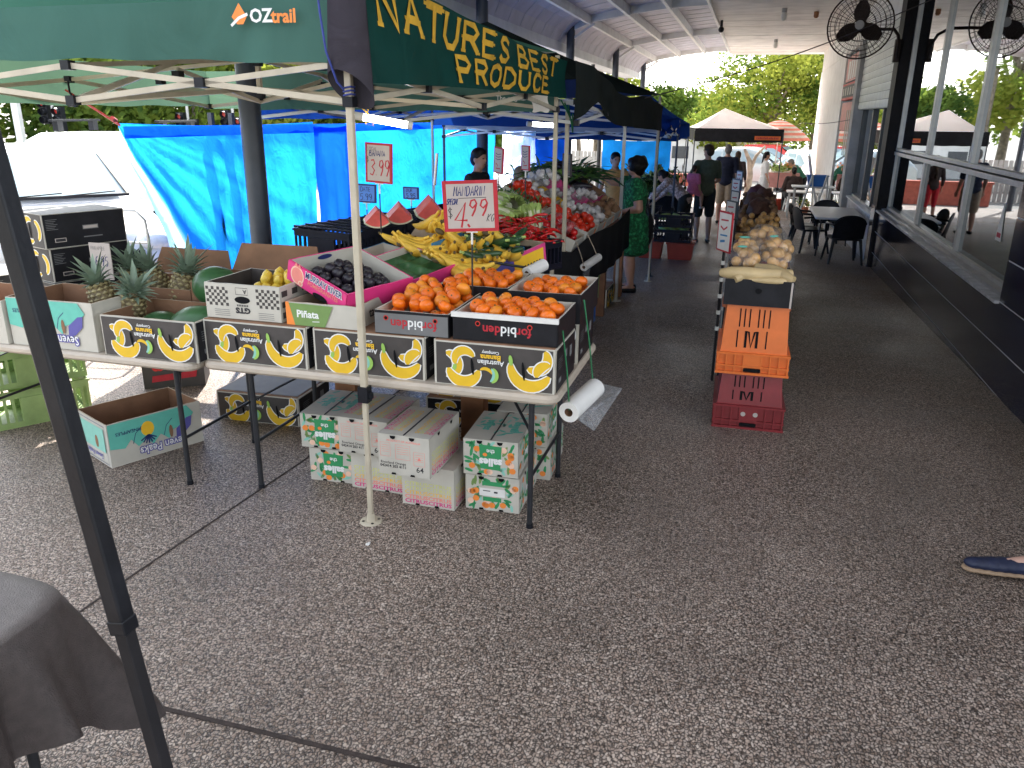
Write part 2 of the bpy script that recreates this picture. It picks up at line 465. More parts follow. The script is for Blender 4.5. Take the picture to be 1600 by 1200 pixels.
# ------------------------------------------------------------------ mesh builder
class MB:
    def __init__(s):
        s.v, s.f, s.mi, s.mats, s.sm = [], [], [], [], []
        s.T = Matrix.Identity(4)

    def _m(s, m):
        if m not in s.mats:
            s.mats.append(m)
        return s.mats.index(m)

    def add(s, vs, fs, m, smooth=False):
        k, n = s._m(m), len(s.v)
        T = s.T
        s.v += [tuple(T @ Vector(p)) for p in vs]
        for f in fs:
            s.f.append([i + n for i in f])
            s.mi.append(k)
            s.sm.append(smooth)
        return s

    def poly(s, pts, m):
        return s.add(pts, [list(range(len(pts)))], m)

    def box(s, x0, x1, y0, y1, z0, z1, m):
        v = [(x, y, z) for z in (z0, z1) for y in (y0, y1) for x in (x0, x1)]
        return s.add(v, [(0, 2, 3, 1), (4, 5, 7, 6), (0, 1, 5, 4), (2, 6, 7, 3), (0, 4, 6, 2), (1, 3, 7, 5)], m)

    def rbox(s, x0, x1, y0, y1, z0, z1, r, m, n=3):
        """box with rounded vertical edges and a small top and bottom chamfer"""
        P = []
        for cx, cy, a in ((x1 - r, y1 - r, 0), (x0 + r, y1 - r, 90), (x0 + r, y0 + r, 180), (x1 - r, y0 + r, 270)):
            for i in range(n + 1):
                t = R_(a + 90 * i / n)
                P.append((cx, cy, math.cos(t), math.sin(t)))
        c = min(r * .4, (z1 - z0) * .3)
        rings = [(r - c, z0), (r, z0 + c), (r, z1 - c), (r - c, z1)]
        N = len(P)
        vs = [(cx + q * a, cy + q * b, z) for q, z in rings for cx, cy, a, b in P]
        fs = [(k * N + i, k * N + (i + 1) % N, (k + 1) * N + (i + 1) % N, (k + 1) * N + i) for k in range(3) for i in range(N)]
        fs += [list(range(N))[::-1], list(range(3 * N, 4 * N))]
        return s.add(vs, fs, m)

    def cyl(s, a, b, r0, m, r1=None, n=10, caps=True, smooth=True):
        a, b = Vector(a), Vector(b)
        r1 = r0 if r1 is None else r1
        d = (b - a)
        if d.length < 1e-7:
            return s
        d.normalize()
        u = d.orthogonal().normalized()
        w = d.cross(u)
        vs = []
        for p, r in ((a, r0), (b, r1)):
            vs += [p + r * (math.cos(2 * PI * i / n) * u + math.sin(2 * PI * i / n) * w) for i in range(n)]
        s.add(vs, [(i, (i + 1) % n, n + (i + 1) % n, n + i) for i in range(n)], m, smooth)
        if caps:
            s.add(vs, [list(range(n))[::-1], list(range(n, 2 * n))], m)
        return s

    def bar(s, a, b, w, h, m, up=(0, 0, 1)):
        """rectangular tube from a to b"""
        a, b, up = Vector(a), Vector(b), Vector(up)
        d = (b - a).normalized()
        u = d.cross(up)
        if u.length < 1e-4:
            u = d.cross(Vector((0, 1, 0)))
        u.normalize()
        w2 = u.cross(d)
        vs = [p + u * i * w / 2 + w2 * j * h / 2 for p in (a, b) for i, j in ((-1, -1), (1, -1), (1, 1), (-1, 1))]
        return s.add(vs, [(3, 2, 1, 0), (4, 5, 6, 7)] + [(i, (i + 1) % 4, 4 + (i + 1) % 4, 4 + i) for i in range(4)], m)

    def tube(s, pts, r, m, n=8, closed=False, rs=None):
        pts = [Vector(p) for p in pts]
        N = len(pts)
        u = None
        vs = []
        for i, p in enumerate(pts):
            a = pts[i - 1] if (i or closed) else p
            b = pts[(i + 1) % N] if (i < N - 1 or closed) else p
            d = (b - a).normalized()
            u = d.orthogonal().normalized() if u is None else (u - d * u.dot(d)).normalized()
            w = d.cross(u)
            q = rs[i] if rs else r
            vs += [p + q * (math.cos(2 * PI * k / n) * u + math.sin(2 * PI * k / n) * w) for k in range(n)]
        M = N if closed else N - 1
        s.add(vs, [(i * n + k, i * n + (k + 1) % n, ((i + 1) % N) * n + (k + 1) % n, ((i + 1) % N) * n + k) for i in range(M) for k in range(n)], m, True)
        if not closed:
            s.add(vs, [list(range(n))[::-1], list(range((N - 1) * n, N * n))], m)
        return s

    def lathe(s, prof, m, n=16, c=(0, 0, 0)):
        """profile of (radius, z) turned about z"""
        vs = [(c[0] + r * math.cos(2 * PI * k / n), c[1] + r * math.sin(2 * PI * k / n), c[2] + z) for r, z in prof for k in range(n)]
        return s.add(vs, [(i * n + k, i * n + (k + 1) % n, (i + 1) * n + (k + 1) % n, (i + 1) * n + k) for i in range(len(prof) - 1) for k in range(n)], m, True)

    def ball(s, c, r, m, n=12, rings=8, wob=0, seed=0):
        r = (r, r, r) if isinstance(r, (int, float)) else r
        vs = [(0, 0, -1)]
        for i in range(1, rings):
            t = -PI / 2 + PI * i / rings
            vs += [(math.cos(t) * math.cos(2 * PI * k / n), math.cos(t) * math.sin(2 * PI * k / n), math.sin(t)) for k in range(n)]
        vs.append((0, 0, 1))
        o = []
        for p in vs:
            q = 1 + (wob * mnoise.noise(Vector(p) * 1.7 + Vector((seed, 0, 0))) if wob else 0)
            o.append((c[0] + p[0] * r[0] * q, c[1] + p[1] * r[1] * q, c[2] + p[2] * r[2] * q))
        fs = [(0, 1 + (k + 1) % n, 1 + k) for k in range(n)]
        for i in range(rings - 2):
            a, b = 1 + i * n, 1 + (i + 1) * n
            fs += [(a + k, a + (k + 1) % n, b + (k + 1) % n, b + k) for k in range(n)]
        t = 1 + (rings - 2) * n
        fs += [(t + k, t + (k + 1) % n, len(vs) - 1) for k in range(n)]
        return s.add(o, fs, m, True)

    def grid(s, fn, nu, nv, m, smooth=True, thick=0):
        vs = [fn(i / nu, j / nv) for j in range(nv + 1) for i in range(nu + 1)]
        W = nu + 1
        fs = [(j * W + i, j * W + i + 1, (j + 1) * W + i + 1, (j + 1) * W + i) for j in range(nv) for i in range(nu)]
        return s.add(vs, fs, m, smooth)

    def mesh(s, name):
        me = bpy.data.meshes.new(name)
        me.from_pydata(s.v, [], s.f)
        for k in s.mats:
            me.materials.append(mat(k))
        me.polygons.foreach_set("material_index", s.mi)
        me.polygons.foreach_set("use_smooth", s.sm)
        me.update()
        return me

    def build(s, name, parent=None, label=None, cat=None, group=None, kind=None, bevel=0):
        o = bpy.data.objects.new(name, s.mesh(name))
        COL.objects.link(o)
        if parent is not None:
            o.parent = parent
        if bevel:
            b = o.modifiers.new("bevel", 'BEVEL')
            b.width = bevel
            b.segments = 2
            b.limit_method = 'ANGLE'
            b.angle_limit = R_(40)
        return tag(o, label, cat, group, kind)


def tag(o, label=None, cat=None, group=None, kind=None):
    for k, v in (('label', label), ('category', cat), ('group', group), ('kind', kind)):
        if v:
            o[k] = v
    return o


def thing(name, label, cat, loc=(0, 0, 0), rz=0, group=None, rx=0, ry=0):
    o = bpy.data.objects.new(name, None)
    COL.objects.link(o)
    o.empty_display_size = .1
    o.location = loc
    o.rotation_euler = (R_(rx), R_(ry), R_(rz))
    return tag(o, label, cat, group)


def dup(root, loc, rz=0, label=None, group=None, scale=None, rx=0, ry=0):
    def cp(o, par):
        c = o.copy()
        COL.objects.link(c)
        if par is not None:
            c.parent = par
        for ch in list(o.children):
            if ch != c:
                cp(ch, c)
        return c
    r = cp(root, None)
    r.location = loc
    r.rotation_euler = (R_(rx), R_(ry), R_(rz))
    if scale:
        r.scale = (scale,) * 3 if isinstance(scale, (int, float)) else scale
    if label:
        r['label'] = label
    if group:
        r['group'] = group
    return r


def TR(x=0, y=0, z=0):
    return Matrix.Translation((x, y, z))


def RX(a): return Matrix.Rotation(R_(a), 4, 'X')
def RY(a): return Matrix.Rotation(R_(a), 4, 'Y')
def RZ(a): return Matrix.Rotation(R_(a), 4, 'Z')
def SCL(x, y=None, z=None): return Matrix.Diagonal((x, x if y is None else y, x if z is None else z, 1))


def struct(mb, name):
    return mb.build(name, kind='structure')


# ------------------------------------------------------------------ lettering
_tc = {}


def txt_mesh(t, bold=0):
    if (t, bold) in _tc:
        return _tc[(t, bold)]
    cu = bpy.data.curves.new("lettering", 'FONT')
    cu.body = t
    cu.align_x = 'CENTER'
    cu.align_y = 'CENTER'
    cu.resolution_u = 2
    cu.offset = bold
    o = bpy.data.objects.new("lettering", cu)
    COL.objects.link(o)
    dg = bpy.context.evaluated_depsgraph_get()
    dg.update()
    me = bpy.data.meshes.new_from_object(o.evaluated_get(dg))
    vs = [tuple(v.co) for v in me.vertices]
    fs = [list(p.vertices) for p in me.polygons]
    bpy.data.objects.remove(o)
    bpy.data.curves.remove(cu)
    bpy.data.meshes.remove(me)
    _tc[(t, bold)] = (vs, fs)
    return vs, fs


class Art:
    """flat artwork on a panel: x right, y up, printed a hair above the surface given by matrix F"""
    def __init__(s, mb, F):
        s.mb, s.F, s.k = mb, F, 1

    def lay(s, vs, fs, m):
        s.mb.T, o = s.F, s.mb.T
        s.mb.add([(p[0], p[1], .0005 * s.k) for p in vs], fs, m)
        s.mb.T = o

    def up(s):
        s.k += 1
        return s

    def poly(s, pts, m):
        s.lay(pts, [list(range(len(pts)))], m)
        return s

    def rect(s, x0, x1, y0, y1, m):
        return s.poly([(x0, y0), (x1, y0), (x1, y1), (x0, y1)], m)

    def oval(s, x, y, a, b, m, rot=0, n=18):
        c, d = math.cos(R_(rot)), math.sin(R_(rot))
        return s.poly([(x + a * math.cos(2 * PI * i / n) * c - b * math.sin(2 * PI * i / n) * d,
                        y + a * math.cos(2 * PI * i / n) * d + b * math.sin(2 * PI * i / n) * c) for i in range(n)], m)

    def text(s, t, x, y, size, m, rot=0, sx=1, bold=.02):
        vs, fs = txt_mesh(t, bold)
        c, d = math.cos(R_(rot)) * size, math.sin(R_(rot)) * size
        s.lay([(x + v[0] * sx * c - v[1] * d, y + v[0] * sx * d + v[1] * c) for v in vs], fs, m)
        return s

    def line(s, pts, w, m):
        L = []
        Rr = []
        for i, p in enumerate(pts):
            a = pts[max(i - 1, 0)]
            b = pts[min(i + 1, len(pts) - 1)]
            dx, dy = b[0] - a[0], b[1] - a[1]
            q = math.hypot(dx, dy) or 1
            L.append((p[0] - dy / q * w / 2, p[1] + dx / q * w / 2))
            Rr.append((p[0] + dy / q * w / 2, p[1] - dx / q * w / 2))
        n = len(pts)
        s.lay(L + Rr, [(i, n + i, n + i + 1, i + 1) for i in range(n - 1)], m)
        return s

    def crescent(s, x, y, r, a0, a1, w, m, edge=None, n=14, tip=.25):
        for kk, mm, ex in ((0, edge, .006), (1, m, 0)):
            if mm is None:
                continue
            o, i_ = [], []
            for k in range(n + 1):
                t = k / n
                a = R_(a0 + (a1 - a0) * t)
                ww = w * (tip + (1 - tip) * math.sin(PI * min(1, max(0, t * 1.0))) ** .6) / 2 + ex
                o.append((x + (r + ww) * math.cos(a), y + (r + ww) * math.sin(a)))
                i_.append((x + (r - ww) * math.cos(a), y + (r - ww) * math.sin(a)))
            s.lay(o + i_, [(k, n + 1 + k, n + 2 + k, k + 1) for k in range(n)], mm)
            s.up()
        return s


STK = {  # stroke letters on a unit square
    'A': [[(0, 0), (.5, 1), (1, 0)], [(.2, .38), (.8, .38)]], 'B': [[(0, 0), (0, 1), (.6, 1), (.8, .78), (.6, .54), (0, .54)], [(.6, .54), (.95, .3), (.7, 0), (0, 0)]],
    'C': [[(.95, .8), (.7, 1), (.3, 1), (.03, .7), (.03, .3), (.3, 0), (.7, 0), (.95, .2)]], 'D': [[(0, 0), (0, 1), (.5, 1), (.95, .7), (.95, .3), (.5, 0), (0, 0)]],
    'E': [[(.85, 1), (0, 1), (0, 0), (.85, 0)], [(0, .52), (.65, .52)]], 'I': [[(.5, 0), (.5, 1)]], 'K': [[(0, 0), (0, 1)], [(.85, 1), (0, .42), (.85, 0)]],
    'L': [[(0, 1), (0, 0), (.8, 0)]], 'M': [[(0, 0), (.12, 1), (.5, .25), (.88, 1), (1, 0)]], 'N': [[(0, 0), (0, 1), (.9, 0), (.9, 1)]],
    'O': [[(.5, 1), (.12, .85), (.0, .5), (.12, .15), (.5, 0), (.88, .15), (1, .5), (.88, .85), (.5, 1)]], 'P': [[(0, 0), (0, 1), (.65, 1), (.9, .76), (.65, .48), (0, .48)]],
    'R': [[(0, 0), (0, 1), (.65, 1), (.9, .76), (.65, .5), (0, .5)], [(.45, .5), (.95, 0)]], 'S': [[(.9, .82), (.6, 1), (.25, .96), (.06, .76), (.25, .56), (.72, .44), (.93, .24), (.7, .02), (.3, 0), (.04, .18)]],
    'T': [[(0, 1), (1, 1)], [(.5, 1), (.5, 0)]], 'U': [[(0, 1), (0, .3), (.25, 0), (.65, 0), (.9, .3), (.9, 1)]], 'G': [[(.9, .85), (.5, 1), (.1, .75), (.05, .3), (.4, 0), (.85, .1), (.9, .45), (.5, .45)]],
    '$': [[(.9, .85), (.5, 1), (.1, .8), (.5, .5), (.9, .22), (.5, 0), (.1, .15)], [(.5, -.15), (.5, 1.15)]],
    '1': [[(.3, .8), (.55, 1), (.55, 0)]], '2': [[(.05, .8), (.4, 1), (.85, .8), (.6, .45), (0, 0), (.95, 0)]], '3': [[(.1, .95), (.6, 1), (.85, .78), (.35, .55), (.9, .32), (.6, 0), (.05, .08)]],
    '4': [[(.62, 0), (.62, 1), (0, .3), (1, .3)]], '5': [[(.9, 1), (.2, 1), (.12, .55), (.6, .62), (.92, .32), (.6, 0), (.08, .06)]], '6': [[(.8, 1), (.3, .8), (.05, .3), (.35, 0), (.85, .15), (.85, .42), (.4, .55), (.08, .3)]],
    '8': [[(.5, .55), (.15, .78), (.5, 1), (.85, .78), (.5, .55), (.08, .25), (.5, 0), (.92, .25), (.5, .55)]], '9': [[(.85, .7), (.5, .48), (.12, .65), (.2, .95), (.6, 1), (.88, .78), (.8, .35), (.55, 0)]],
    '.': [[(.3, .02), (.5, .02)]], "'": [[(.5, 1), (.4, .8)]],
}


def scrawl(art, t, x, y, w, h, lw, m, gap=.25, slant=0, jit=.04, serif=0, rise=0):
    """handwritten (or serifed) lettering; x, y is the lower left corner, w and h one letter"""
    rr = random.Random(hash(t) % 1000 if False else len(t) * 7 + ord(t[0]))
    for ch in t:
        if ch == ' ':
            x += w * (.5 + gap)
            y += rise
            continue
        cw = w * (.35 if ch in "I.1'" else 1)
        for st in STK.get(ch, []):
            p = [(x + a * cw + slant * b * h + rr.uniform(-jit, jit) * w, y + b * h + rr.uniform(-jit, jit) * h) for a, b in st]
            art.line(p, lw, m)
            if serif:
                for q in (p[0], p[-1]):
                    if ch not in 'OCDS':
                        art.rect(q[0] - serif, q[0] + serif, q[1] - lw * .22, q[1] + lw * .22, m)
                    art.up()
        art.k += 0
        x += cw + w * gap
        y += rise
    return x
# ------------------------------------------------------------------ ground
def sheet(name, m, x0, x1, ys, dz=0.0, nx=1):
    mb = MB()
    for a, b in zip(ys, ys[1:]):
        mb.poly([(x0, a, gz(a) + dz), (x1, a, gz(a) + dz), (x1, b, gz(b) + dz), (x0, b, gz(b) + dz)], m)
    return struct(mb, name)


sheet('ground', 'asphalt', -300, 300, [-40, 6, 31.5, 300], -.012)
sheet('paving', 'floor', -5.9, 2.6, [-6, 6, 31.3])
mb = MB()
mb.box(-5.9, 2.3, 1.880, 1.898, -.01, .003, 'joint')
pts = [(-2.50, -4), (-2.56, 1.5), (-2.52, 2.6), (-2.44, 3.9), (-2.40, 5.99)]
for a, b in zip(pts, pts[1:]):
    mb.bar((*a, -.004), (*b, -.004), .010, .014, 'joint')
struct(mb, 'paving_joints')
mb = MB()
mb.box(-6.05, -5.9, -6, 6, -.14, .02, 'concrete_grey')
mb.T = Matrix(((1, 0, 0, 0), (0, 1, 0, 0), (0, -.033, 1, .198), (0, 0, 0, 1)))
mb.box(-6.05, -5.9, 6, 31.3, -.14, .02, 'concrete_grey')
mb.T = Matrix.Identity(4)
struct(mb, 'kerb')

# ------------------------------------------------------------------ steel awning over the walkway
COLY = [6.0, 12.05, 18.1, 24.15, 30.2]
Y0, Y1 = 3.6, 30.5  # near end cut back out of view so sky light reaches the paving
aw = thing('walkway_awning', 'long white steel framed awning with grey curved sheeting over the walkway', 'awning', (0, 0, 0))
prof = [(-4.12, 3.46), (-4.02, 3.68), (-3.85, 3.85), (-3.6, 3.98), (-3.2, 4.08), (-2.74, 4.16), (-1.9, 4.26), (-1.09, 4.33)]
mb = MB()
for (xa, za), (xb, zb) in zip(prof, prof[1:]):
    mb.add([(xa, Y0, za), (xb, Y0, zb), (xb, Y1, zb), (xa, Y1, za), (xa, Y0, za + .03), (xb, Y0, zb + .03), (xb, Y1, zb + .03), (xa, Y1, za + .03)],
           [(0, 1, 2, 3), (7, 6, 5, 4), (0, 4, 5, 1), (3, 2, 6, 7)], 'roof_sheet')
y = Y0 + .4
while y < Y1:
    for (xa, za), (xb, zb) in zip(prof, prof[1:]):
        mb.bar((xa, y, za - .002), (xb, y, zb - .002), .010, .012, 'gutter')
    y += .76
mb.build('roof_sheeting', aw)
mb = MB()
for x, z in ((-3.55, 3.93), (-2.74, 4.07), (-1.9, 4.17), (-1.09, 4.21)):
    mb.box(x - .035, x + .035, Y0, Y1, z - .09, z + .09, 'white_steel')
mb.build('long_beam', aw)
for yc in [3.7, ] + COLY:
    mb = MB()
    P = [(-3.9, 3.80), (-3.55, 3.95), (-2.74, 4.09), (-1.9, 4.19), (-1.13, 4.23)]
    for a, b in zip(P, P[1:]):
        mb.bar((a[0], yc, a[1]), (b[0], yc, b[1]), .062, .15, 'white_steel')
    mb.bar((-3.93, yc, 3.55), (-3.45, yc, 3.86), .05, .05, 'white_steel')
    mb.build('cross_beam', aw)
mb = MB()
mb.box(-4.62, -4.13, Y0, Y1, 3.32, 3.34, 'gutter')
mb.box(-4.64, -4.61, Y0, Y1, 3.30, 3.56, 'gutter')
mb.box(-4.14, -4.11, Y0, Y1, 3.30, 3.50, 'gutter')
mb.box(-4.70, -4.64, Y0, Y1, 3.50, 3.58, 'gutter')
mb.build('gutter', aw)
for yc in COLY:
    mb = MB()
    mb.cyl((-3.95, yc, gz(yc)), (-3.95, yc, 3.86), .088, 'steel_blue', n=20)
    mb.cyl((-3.95, yc, gz(yc)), (-3.95, yc, gz(yc) + .02), .15, 'steel_blue', n=20)
    mb.build('column', aw)
mb = MB()
mb.tube([(-4.3, 22.6, 3.4), (-4.3, 22.6, 3.2), (-4.1, 22.9, 2.95), (-4.1, 22.9, -.55)], .055, 'alu_dark')
mb.build('downpipe', aw)
# soffit of painted boards
mb = MB()
YS = -8  # unseen length behind the camera, extended to shade the right of the paving
y = YS
rr = random.Random(3)
while y < Y1:
    w = 1.2
    mb.box(-1.05, 2.9, y + .009, y + w - .009, 4.12 + rr.uniform(0, .012), 4.16, 'soffit')
    y += w
mb.box(-1.05, 2.9, YS, Y1, 4.15, 4.25, 'alu_dark')
mb.box(-1.09, -1.04, YS, Y1, 4.07, 4.30, 'white_steel')
mb.build('soffit', aw)
for i, (x, yy) in enumerate(((.346, 18.6), (.333, 25.6), (1.0, 19.3), (-.95, 20.3), (.35, 12.2))):
    if i == 2:
        t = thing('junction_box', 'small brown round fitting on the soffit between the lamps and the fan', 'fitting', (x, yy, 4.12))
        mb = MB()
        mb.cyl((0, 0, 0), (0, 0, -.1), .05, 'wood', n=12)
        mb.cyl((0, 0, -.1), (0, 0, -.12), .035, 'wood', n=12)
        mb.build('cover', t)
        continue
    if i == 3:
        t = thing('security_camera', 'small dark camera hanging from the edge beam of the soffit', 'camera', (x, yy, 4.10))
        mb = MB()
        mb.cyl((0, 0, 0), (0, 0, -.16), .03, 'black_plastic')
        mb.ball((0, -.03, -.2), .065, 'black_plastic')
        mb.build('housing', t)
        continue
    t = thing('soffit_lamp', ['', ][0] + {0: 'caged bulb lamp on the soffit beside the brown fitting', 1: 'farthest caged bulb lamp on the soffit near the wall end', 4: 'caged bulb lamp on the soffit nearest to the viewer'}[i],
              'lamp', (x, yy, 4.12), group='caged lamps along the soffit')
    mb = MB()
    mb.cyl((0, 0, 0), (0, 0, -.08), .055, 'alu')
    mb.build('base', t)
    mb = MB()
    mb.lathe([(.05, -.08), (.06, -.13), (.055, -.2), (.03, -.235), (0, -.24)], 'white_plastic', 12)
    mb.build('lens', t)

# ------------------------------------------------------------------ shop building on the right
shop = thing('shop_building', 'shop building with black tiled base, tall reflecting windows and white end wall', 'building', (2, 0, 0))
XW = 0.0   # wall face in the local frame
mb = MB()
mb.box(.004, .30, -5, 14.0, -.6, .62, 'grout')
for k, z in enumerate((-.68, -.02, .31)):
    z1 = z + (.66 if k == 0 else .33)
    y = -5.0 + .35 * (k % 2)
    while y < 14:
        y2 = min(y + 1.2, 14)
        mb.box(0, .29, y + .001, y2 - .001, z + .006, z1 - .006, 'tile_black')
        y = y2
mb.build('tiled_base', shop)
mb = MB()
mb.box(.004, .32, 5.4, 7.05, .62, 4.12, 'grout')
for j in range(11):
    mb.box(0, .33, 5.4, 7.07, .645 + j * .33, .645 + j * .33 + .318, 'tile_black')
mb.build('tiled_pier', shop)
mb = MB()
mb.box(-.035, .22, 7.071, 13.99, .622, .645, 'sill_stone')
mb.box(.05, .22, 7.071, 13.99, .645, .672, 'alu')
mb.build('window_sill', shop)
MY = [7.12, 9.35, 11.62, 13.95]
for (y0, y1) in zip(MY, MY[1:]):
    for z0, z1, pm in ((.70, 1.50, 'pane_low'), (1.58, 4.10, 'pane')):
        mb = MB()
        w = .045
        mb.box(.12, .2, y0 + .002, y0 + w, z0 - .026, z1 + .04, 'alu')
        mb.box(.12, .2, y1 - w, y1 - .002, z0 - .026, z1 + .04, 'alu')
        mb.box(.115, .2, y0 + .003, y1 - .003, z0 - .028, z0 + .012, 'alu')
        mb.box(.10 if z0 < 1 else .12, .2, y0 + .003, y1 - .003, z1 - .012, z1 + .038, 'alu')
        fr = mb.build('window', shop, bevel=.003)
        mb = MB()
        mb.box(.155, .161, y0 + w, y1 - w, z0 + .012, z1 - .012, pm)
        mb.build('pane', fr)
mb = MB()
mb.box(-.03, .3, 14.0, 14.45, -.6, 4.12, 'black_matte')
mb.box(-.045, -.028, 14.02, 14.43, -.6, .7, 'tile_black')
mb.build('black_pier', shop)
# second bay under the roller shutter
mb = MB()
mb.box(.02, .3, 14.45, 18.5, -.7, .46, 'sill_stone')
mb.box(-.02, .3, 14.45, 18.5, .46, .49, 'white_steel')
mb.build('window_base', shop)
for y0, y1 in ((14.47, 15.6), (15.6, 16.9), (16.9, 18.48)):
    mb = MB()
    mb.box(.08, .2, y0 + .002, y0 + .075, .49, 2.2, 'alu_dark')
    mb.box(.08, .2, y1 - .03, y1 - .002, .49, 2.2, 'alu_dark')
    mb.box(.08, .2, y0 + .003, y1 - .003, .491, .54, 'alu')
    fr = mb.build('window', shop)
    mb = MB()
    mb.box(.13, .136, y0 + .076, y1 - .031, .54, 2.2, 'pane')
    mb.build('pane', fr)
mb = MB()
z = 2.2
k = 0
while z < 3.42:
    mb.add([(-.02, 14.47, z), (-.02, 18.48, z), (-.028, 18.48, z + .05), (-.028, 14.47, z + .05), (-.02, 14.47, z + .118), (-.02, 18.48, z + .118)],
           [(0, 3, 2, 1), (3, 4, 5, 2)], 'shutter', True)
    mb.box(-.018, 0, 14.47, 18.48, z + .116, z + .135, 'alu_dark')
    z += .13
mb.box(0, .2, 14.46, 18.49, 2.19, 4.12, 'shutter')
mb.build('roller_shutter', shop)
mb = MB()
mb.box(-.10, .3, 18.5, 19.0, -.8, 3.5, 'concrete_grey')
mb.box(-.12, -.10, 18.5, 19.0, -.8, .1, 'tile_black')
mb.build('grey_pilaster', shop)
mb = MB()
mb.box(.05, .3, 19.0, 22.6, -.9, 3.5, 'interior')
mb.box(.03, .05, 19.05, 22.5, 2.85, 3.42, 'poster_pink')
mb.box(.025, .03, 19.2, 22.0, 2.9, 3.3, 'paper')
for q in range(6):
    mb.box(.02, .026, 19.3 + q * .44, 19.33 + q * .44, 2.9, 3.3, 'poster_pink')
mb.box(-.06, .05, 19.1, 21.9, 2.42, 2.78, 'poster_red')
mb.box(-.065, -.06, 19.2, 21.8, 2.47, 2.73, 'ink_black')
for q in range(5):
    mb.box(-.07, -.065, 19.4 + q * .5, 19.62 + q * .5, 2.52, 2.68, 'sign_card')
mb.box(.03, .05, 19.05, 22.5, 1.75, 2.38, 'poster_pink')
for q in range(5):
    mb.box(.022, .03, 19.3 + q * .4, 19.36 + q * .4, 1.2, 2.2, 'paper')
    mb.box(.02, .024, 19.42 + q * .4, 19.46 + q * .4, 1.2, 2.2, 'ink_olive')
mb.build('shop_display', shop)
mb = MB()
mb.box(.028, .034, 19.05, 22.5, -.3, 1.74, 'pane')
mb.build('pane', shop)
mb = MB()
mb.box(-.015, .3, 18.5, 30.5, 3.5, 4.12, 'wall_white')
mb.box(-.01, .3, 14.46, 18.49, 3.44, 4.125, 'wall_white')
mb.box(0, .6, 22.6, 31.0, -1.1, 3.5, 'wall_white')
mb.box(-.02, .6, 22.58, 23.5, -1.1, -.35, 'steel_blue')
mb.build('end_wall', shop)
mb = MB()   # room behind the glass
mb.box(2.6, 2.7, 5.4, 19, -.7, 4.2, 'interior')
mb.box(.3, 2.6, 5.3, 5.4, -.7, 4.2, 'interior')
mb.box(.3, 2.6, 18.6, 18.7, -.7, 4.2, 'interior')
mb.box(.3, 2.6, 5.3, 18.7, -.6, -.5, 'interior')
mb.box(.3, 2.6, 5.3, 18.7, 4.12, 4.2, 'interior')
mb.box(2.59, 2.6, 6, 18, .3, 1.2, 'concrete_grey')
for q in range(9):
    mb.box(1.0 + .2 * (q % 3), 1.5 + .2 * (q % 3), 7.2 + q * .8, 7.5 + q * .8, -.5, .45 + .12 * (q % 4), ('crate_red', 'wood', 'tub_blue', 'kraft_light')[q % 4])
mb.build('interior', shop)
# the little triangular notice taped inside the low pane
mb = MB()
mb.T = TR(2.150, 7.99, 1.0) @ RZ(-90) @ RX(90)
mb.add([(-.09, 0, 0), (.09, 0, 0), (.012, .32, 0), (-.012, .32, 0), (-.09, 0, .002), (.09, 0, .002), (.012, .32, .002), (-.012, .32, .002)],
       [(0, 3, 2, 1), (4, 5, 6, 7), (0, 1, 5, 4), (1, 2, 6, 5), (2, 3, 7, 6), (3, 0, 4, 7)], 'paper')
a = Art(mb, mb.T @ TR(0, 0, .002))
a.rect(-.06, .06, .03, .07, 'ink_red')
mb.build('notice', None, 'small white triangular notice with a red bar stuck on the low window pane', 'notice')
# bracket fan
fan = thing('wall_fan', 'dusty brown caged oscillating fan on a bent arm from the black pier', 'fan', (1.27, 13.0, 3.24), rz=-12)
mb = MB()
for sgn in (-1, 1):
    for k in range(40):
        a0 = 2 * PI * k / 40
        q = []
        for j in range(7):
            t = j / 6
            r = .07 + .36 * math.sin(t * PI / 2)
            q.append((r * math.cos(a0), sgn * .09 * math.cos(t * PI / 2) - .0, r * math.sin(a0)))
        mb.tube(q, .0028, 'fan_dark', n=4)
for r, yy in ((.43, 0), (.39, -.045), (.33, -.06), (.33, .06), (.27, -.072), (.2, -.083), (.2, .083), (.08, -.09)):
    mb.tube([(r * math.cos(2 * PI * k / 32), yy, r * math.sin(2 * PI * k / 32)) for k in range(32)], .011 if r > .4 else .004, 'fan_dark', n=6, closed=True)
mb.build('cage', fan)
mb = MB()
mb.cyl((0, -.1, 0), (0, -.085, 0), .06, 'concrete_grey', n=20)
mb.cyl((0, -.05, 0), (0, .05, 0), .06, 'fan_dark', n=16)
mb.build('hub', fan)
for k in range(3):
    mb = MB()
    mb.T = RY(30 + 120 * k)
    mb.grid(lambda u, v: ((.05 + .27 * u), .03 * (v - .5) * 2, (v - .5) * (.07 + .15 * math.sin(PI * min(1, u * .8 + .15)))), 5, 4, 'fan_dark')
    mb.build('blade', fan)
mb = MB()
mb.cyl((0, .1, 0), (0, .3, -.02), .085, 'fan_dark', r1=.06, n=16)
mb.build('motor', fan)
mb = MB()
mb.T = RZ(12)
mb.tube([(.05, .2, -.05), (.3, .35, -.02), (.52, .6, 0), (.62, .85, -.06), (.66, .98, -.18), (.67, 1.02, -.4)], .022, 'fan_dark', n=8)
mb.box(.62, .72, 1.0, 1.1, -.42, -.1, 'fan_dark')
mb.build('arm', fan)
mb = MB()
A, B = Vector((1.93, 11.3, 3.38)), Vector((-1.36, 9.6, 2.17))
mb.tube([A.lerp(B, t) - Vector((0, 0, .10 * math.sin(PI * t))) for t in [i / 20 for i in range(21)]], .0065, 'cable', n=6)
mb.build('overhead_cable', None, 'thin dark cable slung from the shop wall down to the black canopy', 'cable')
mb = MB()
A, B = Vector((1.98, 19.4, 2.0)), Vector((1.2, 24, 1.9))
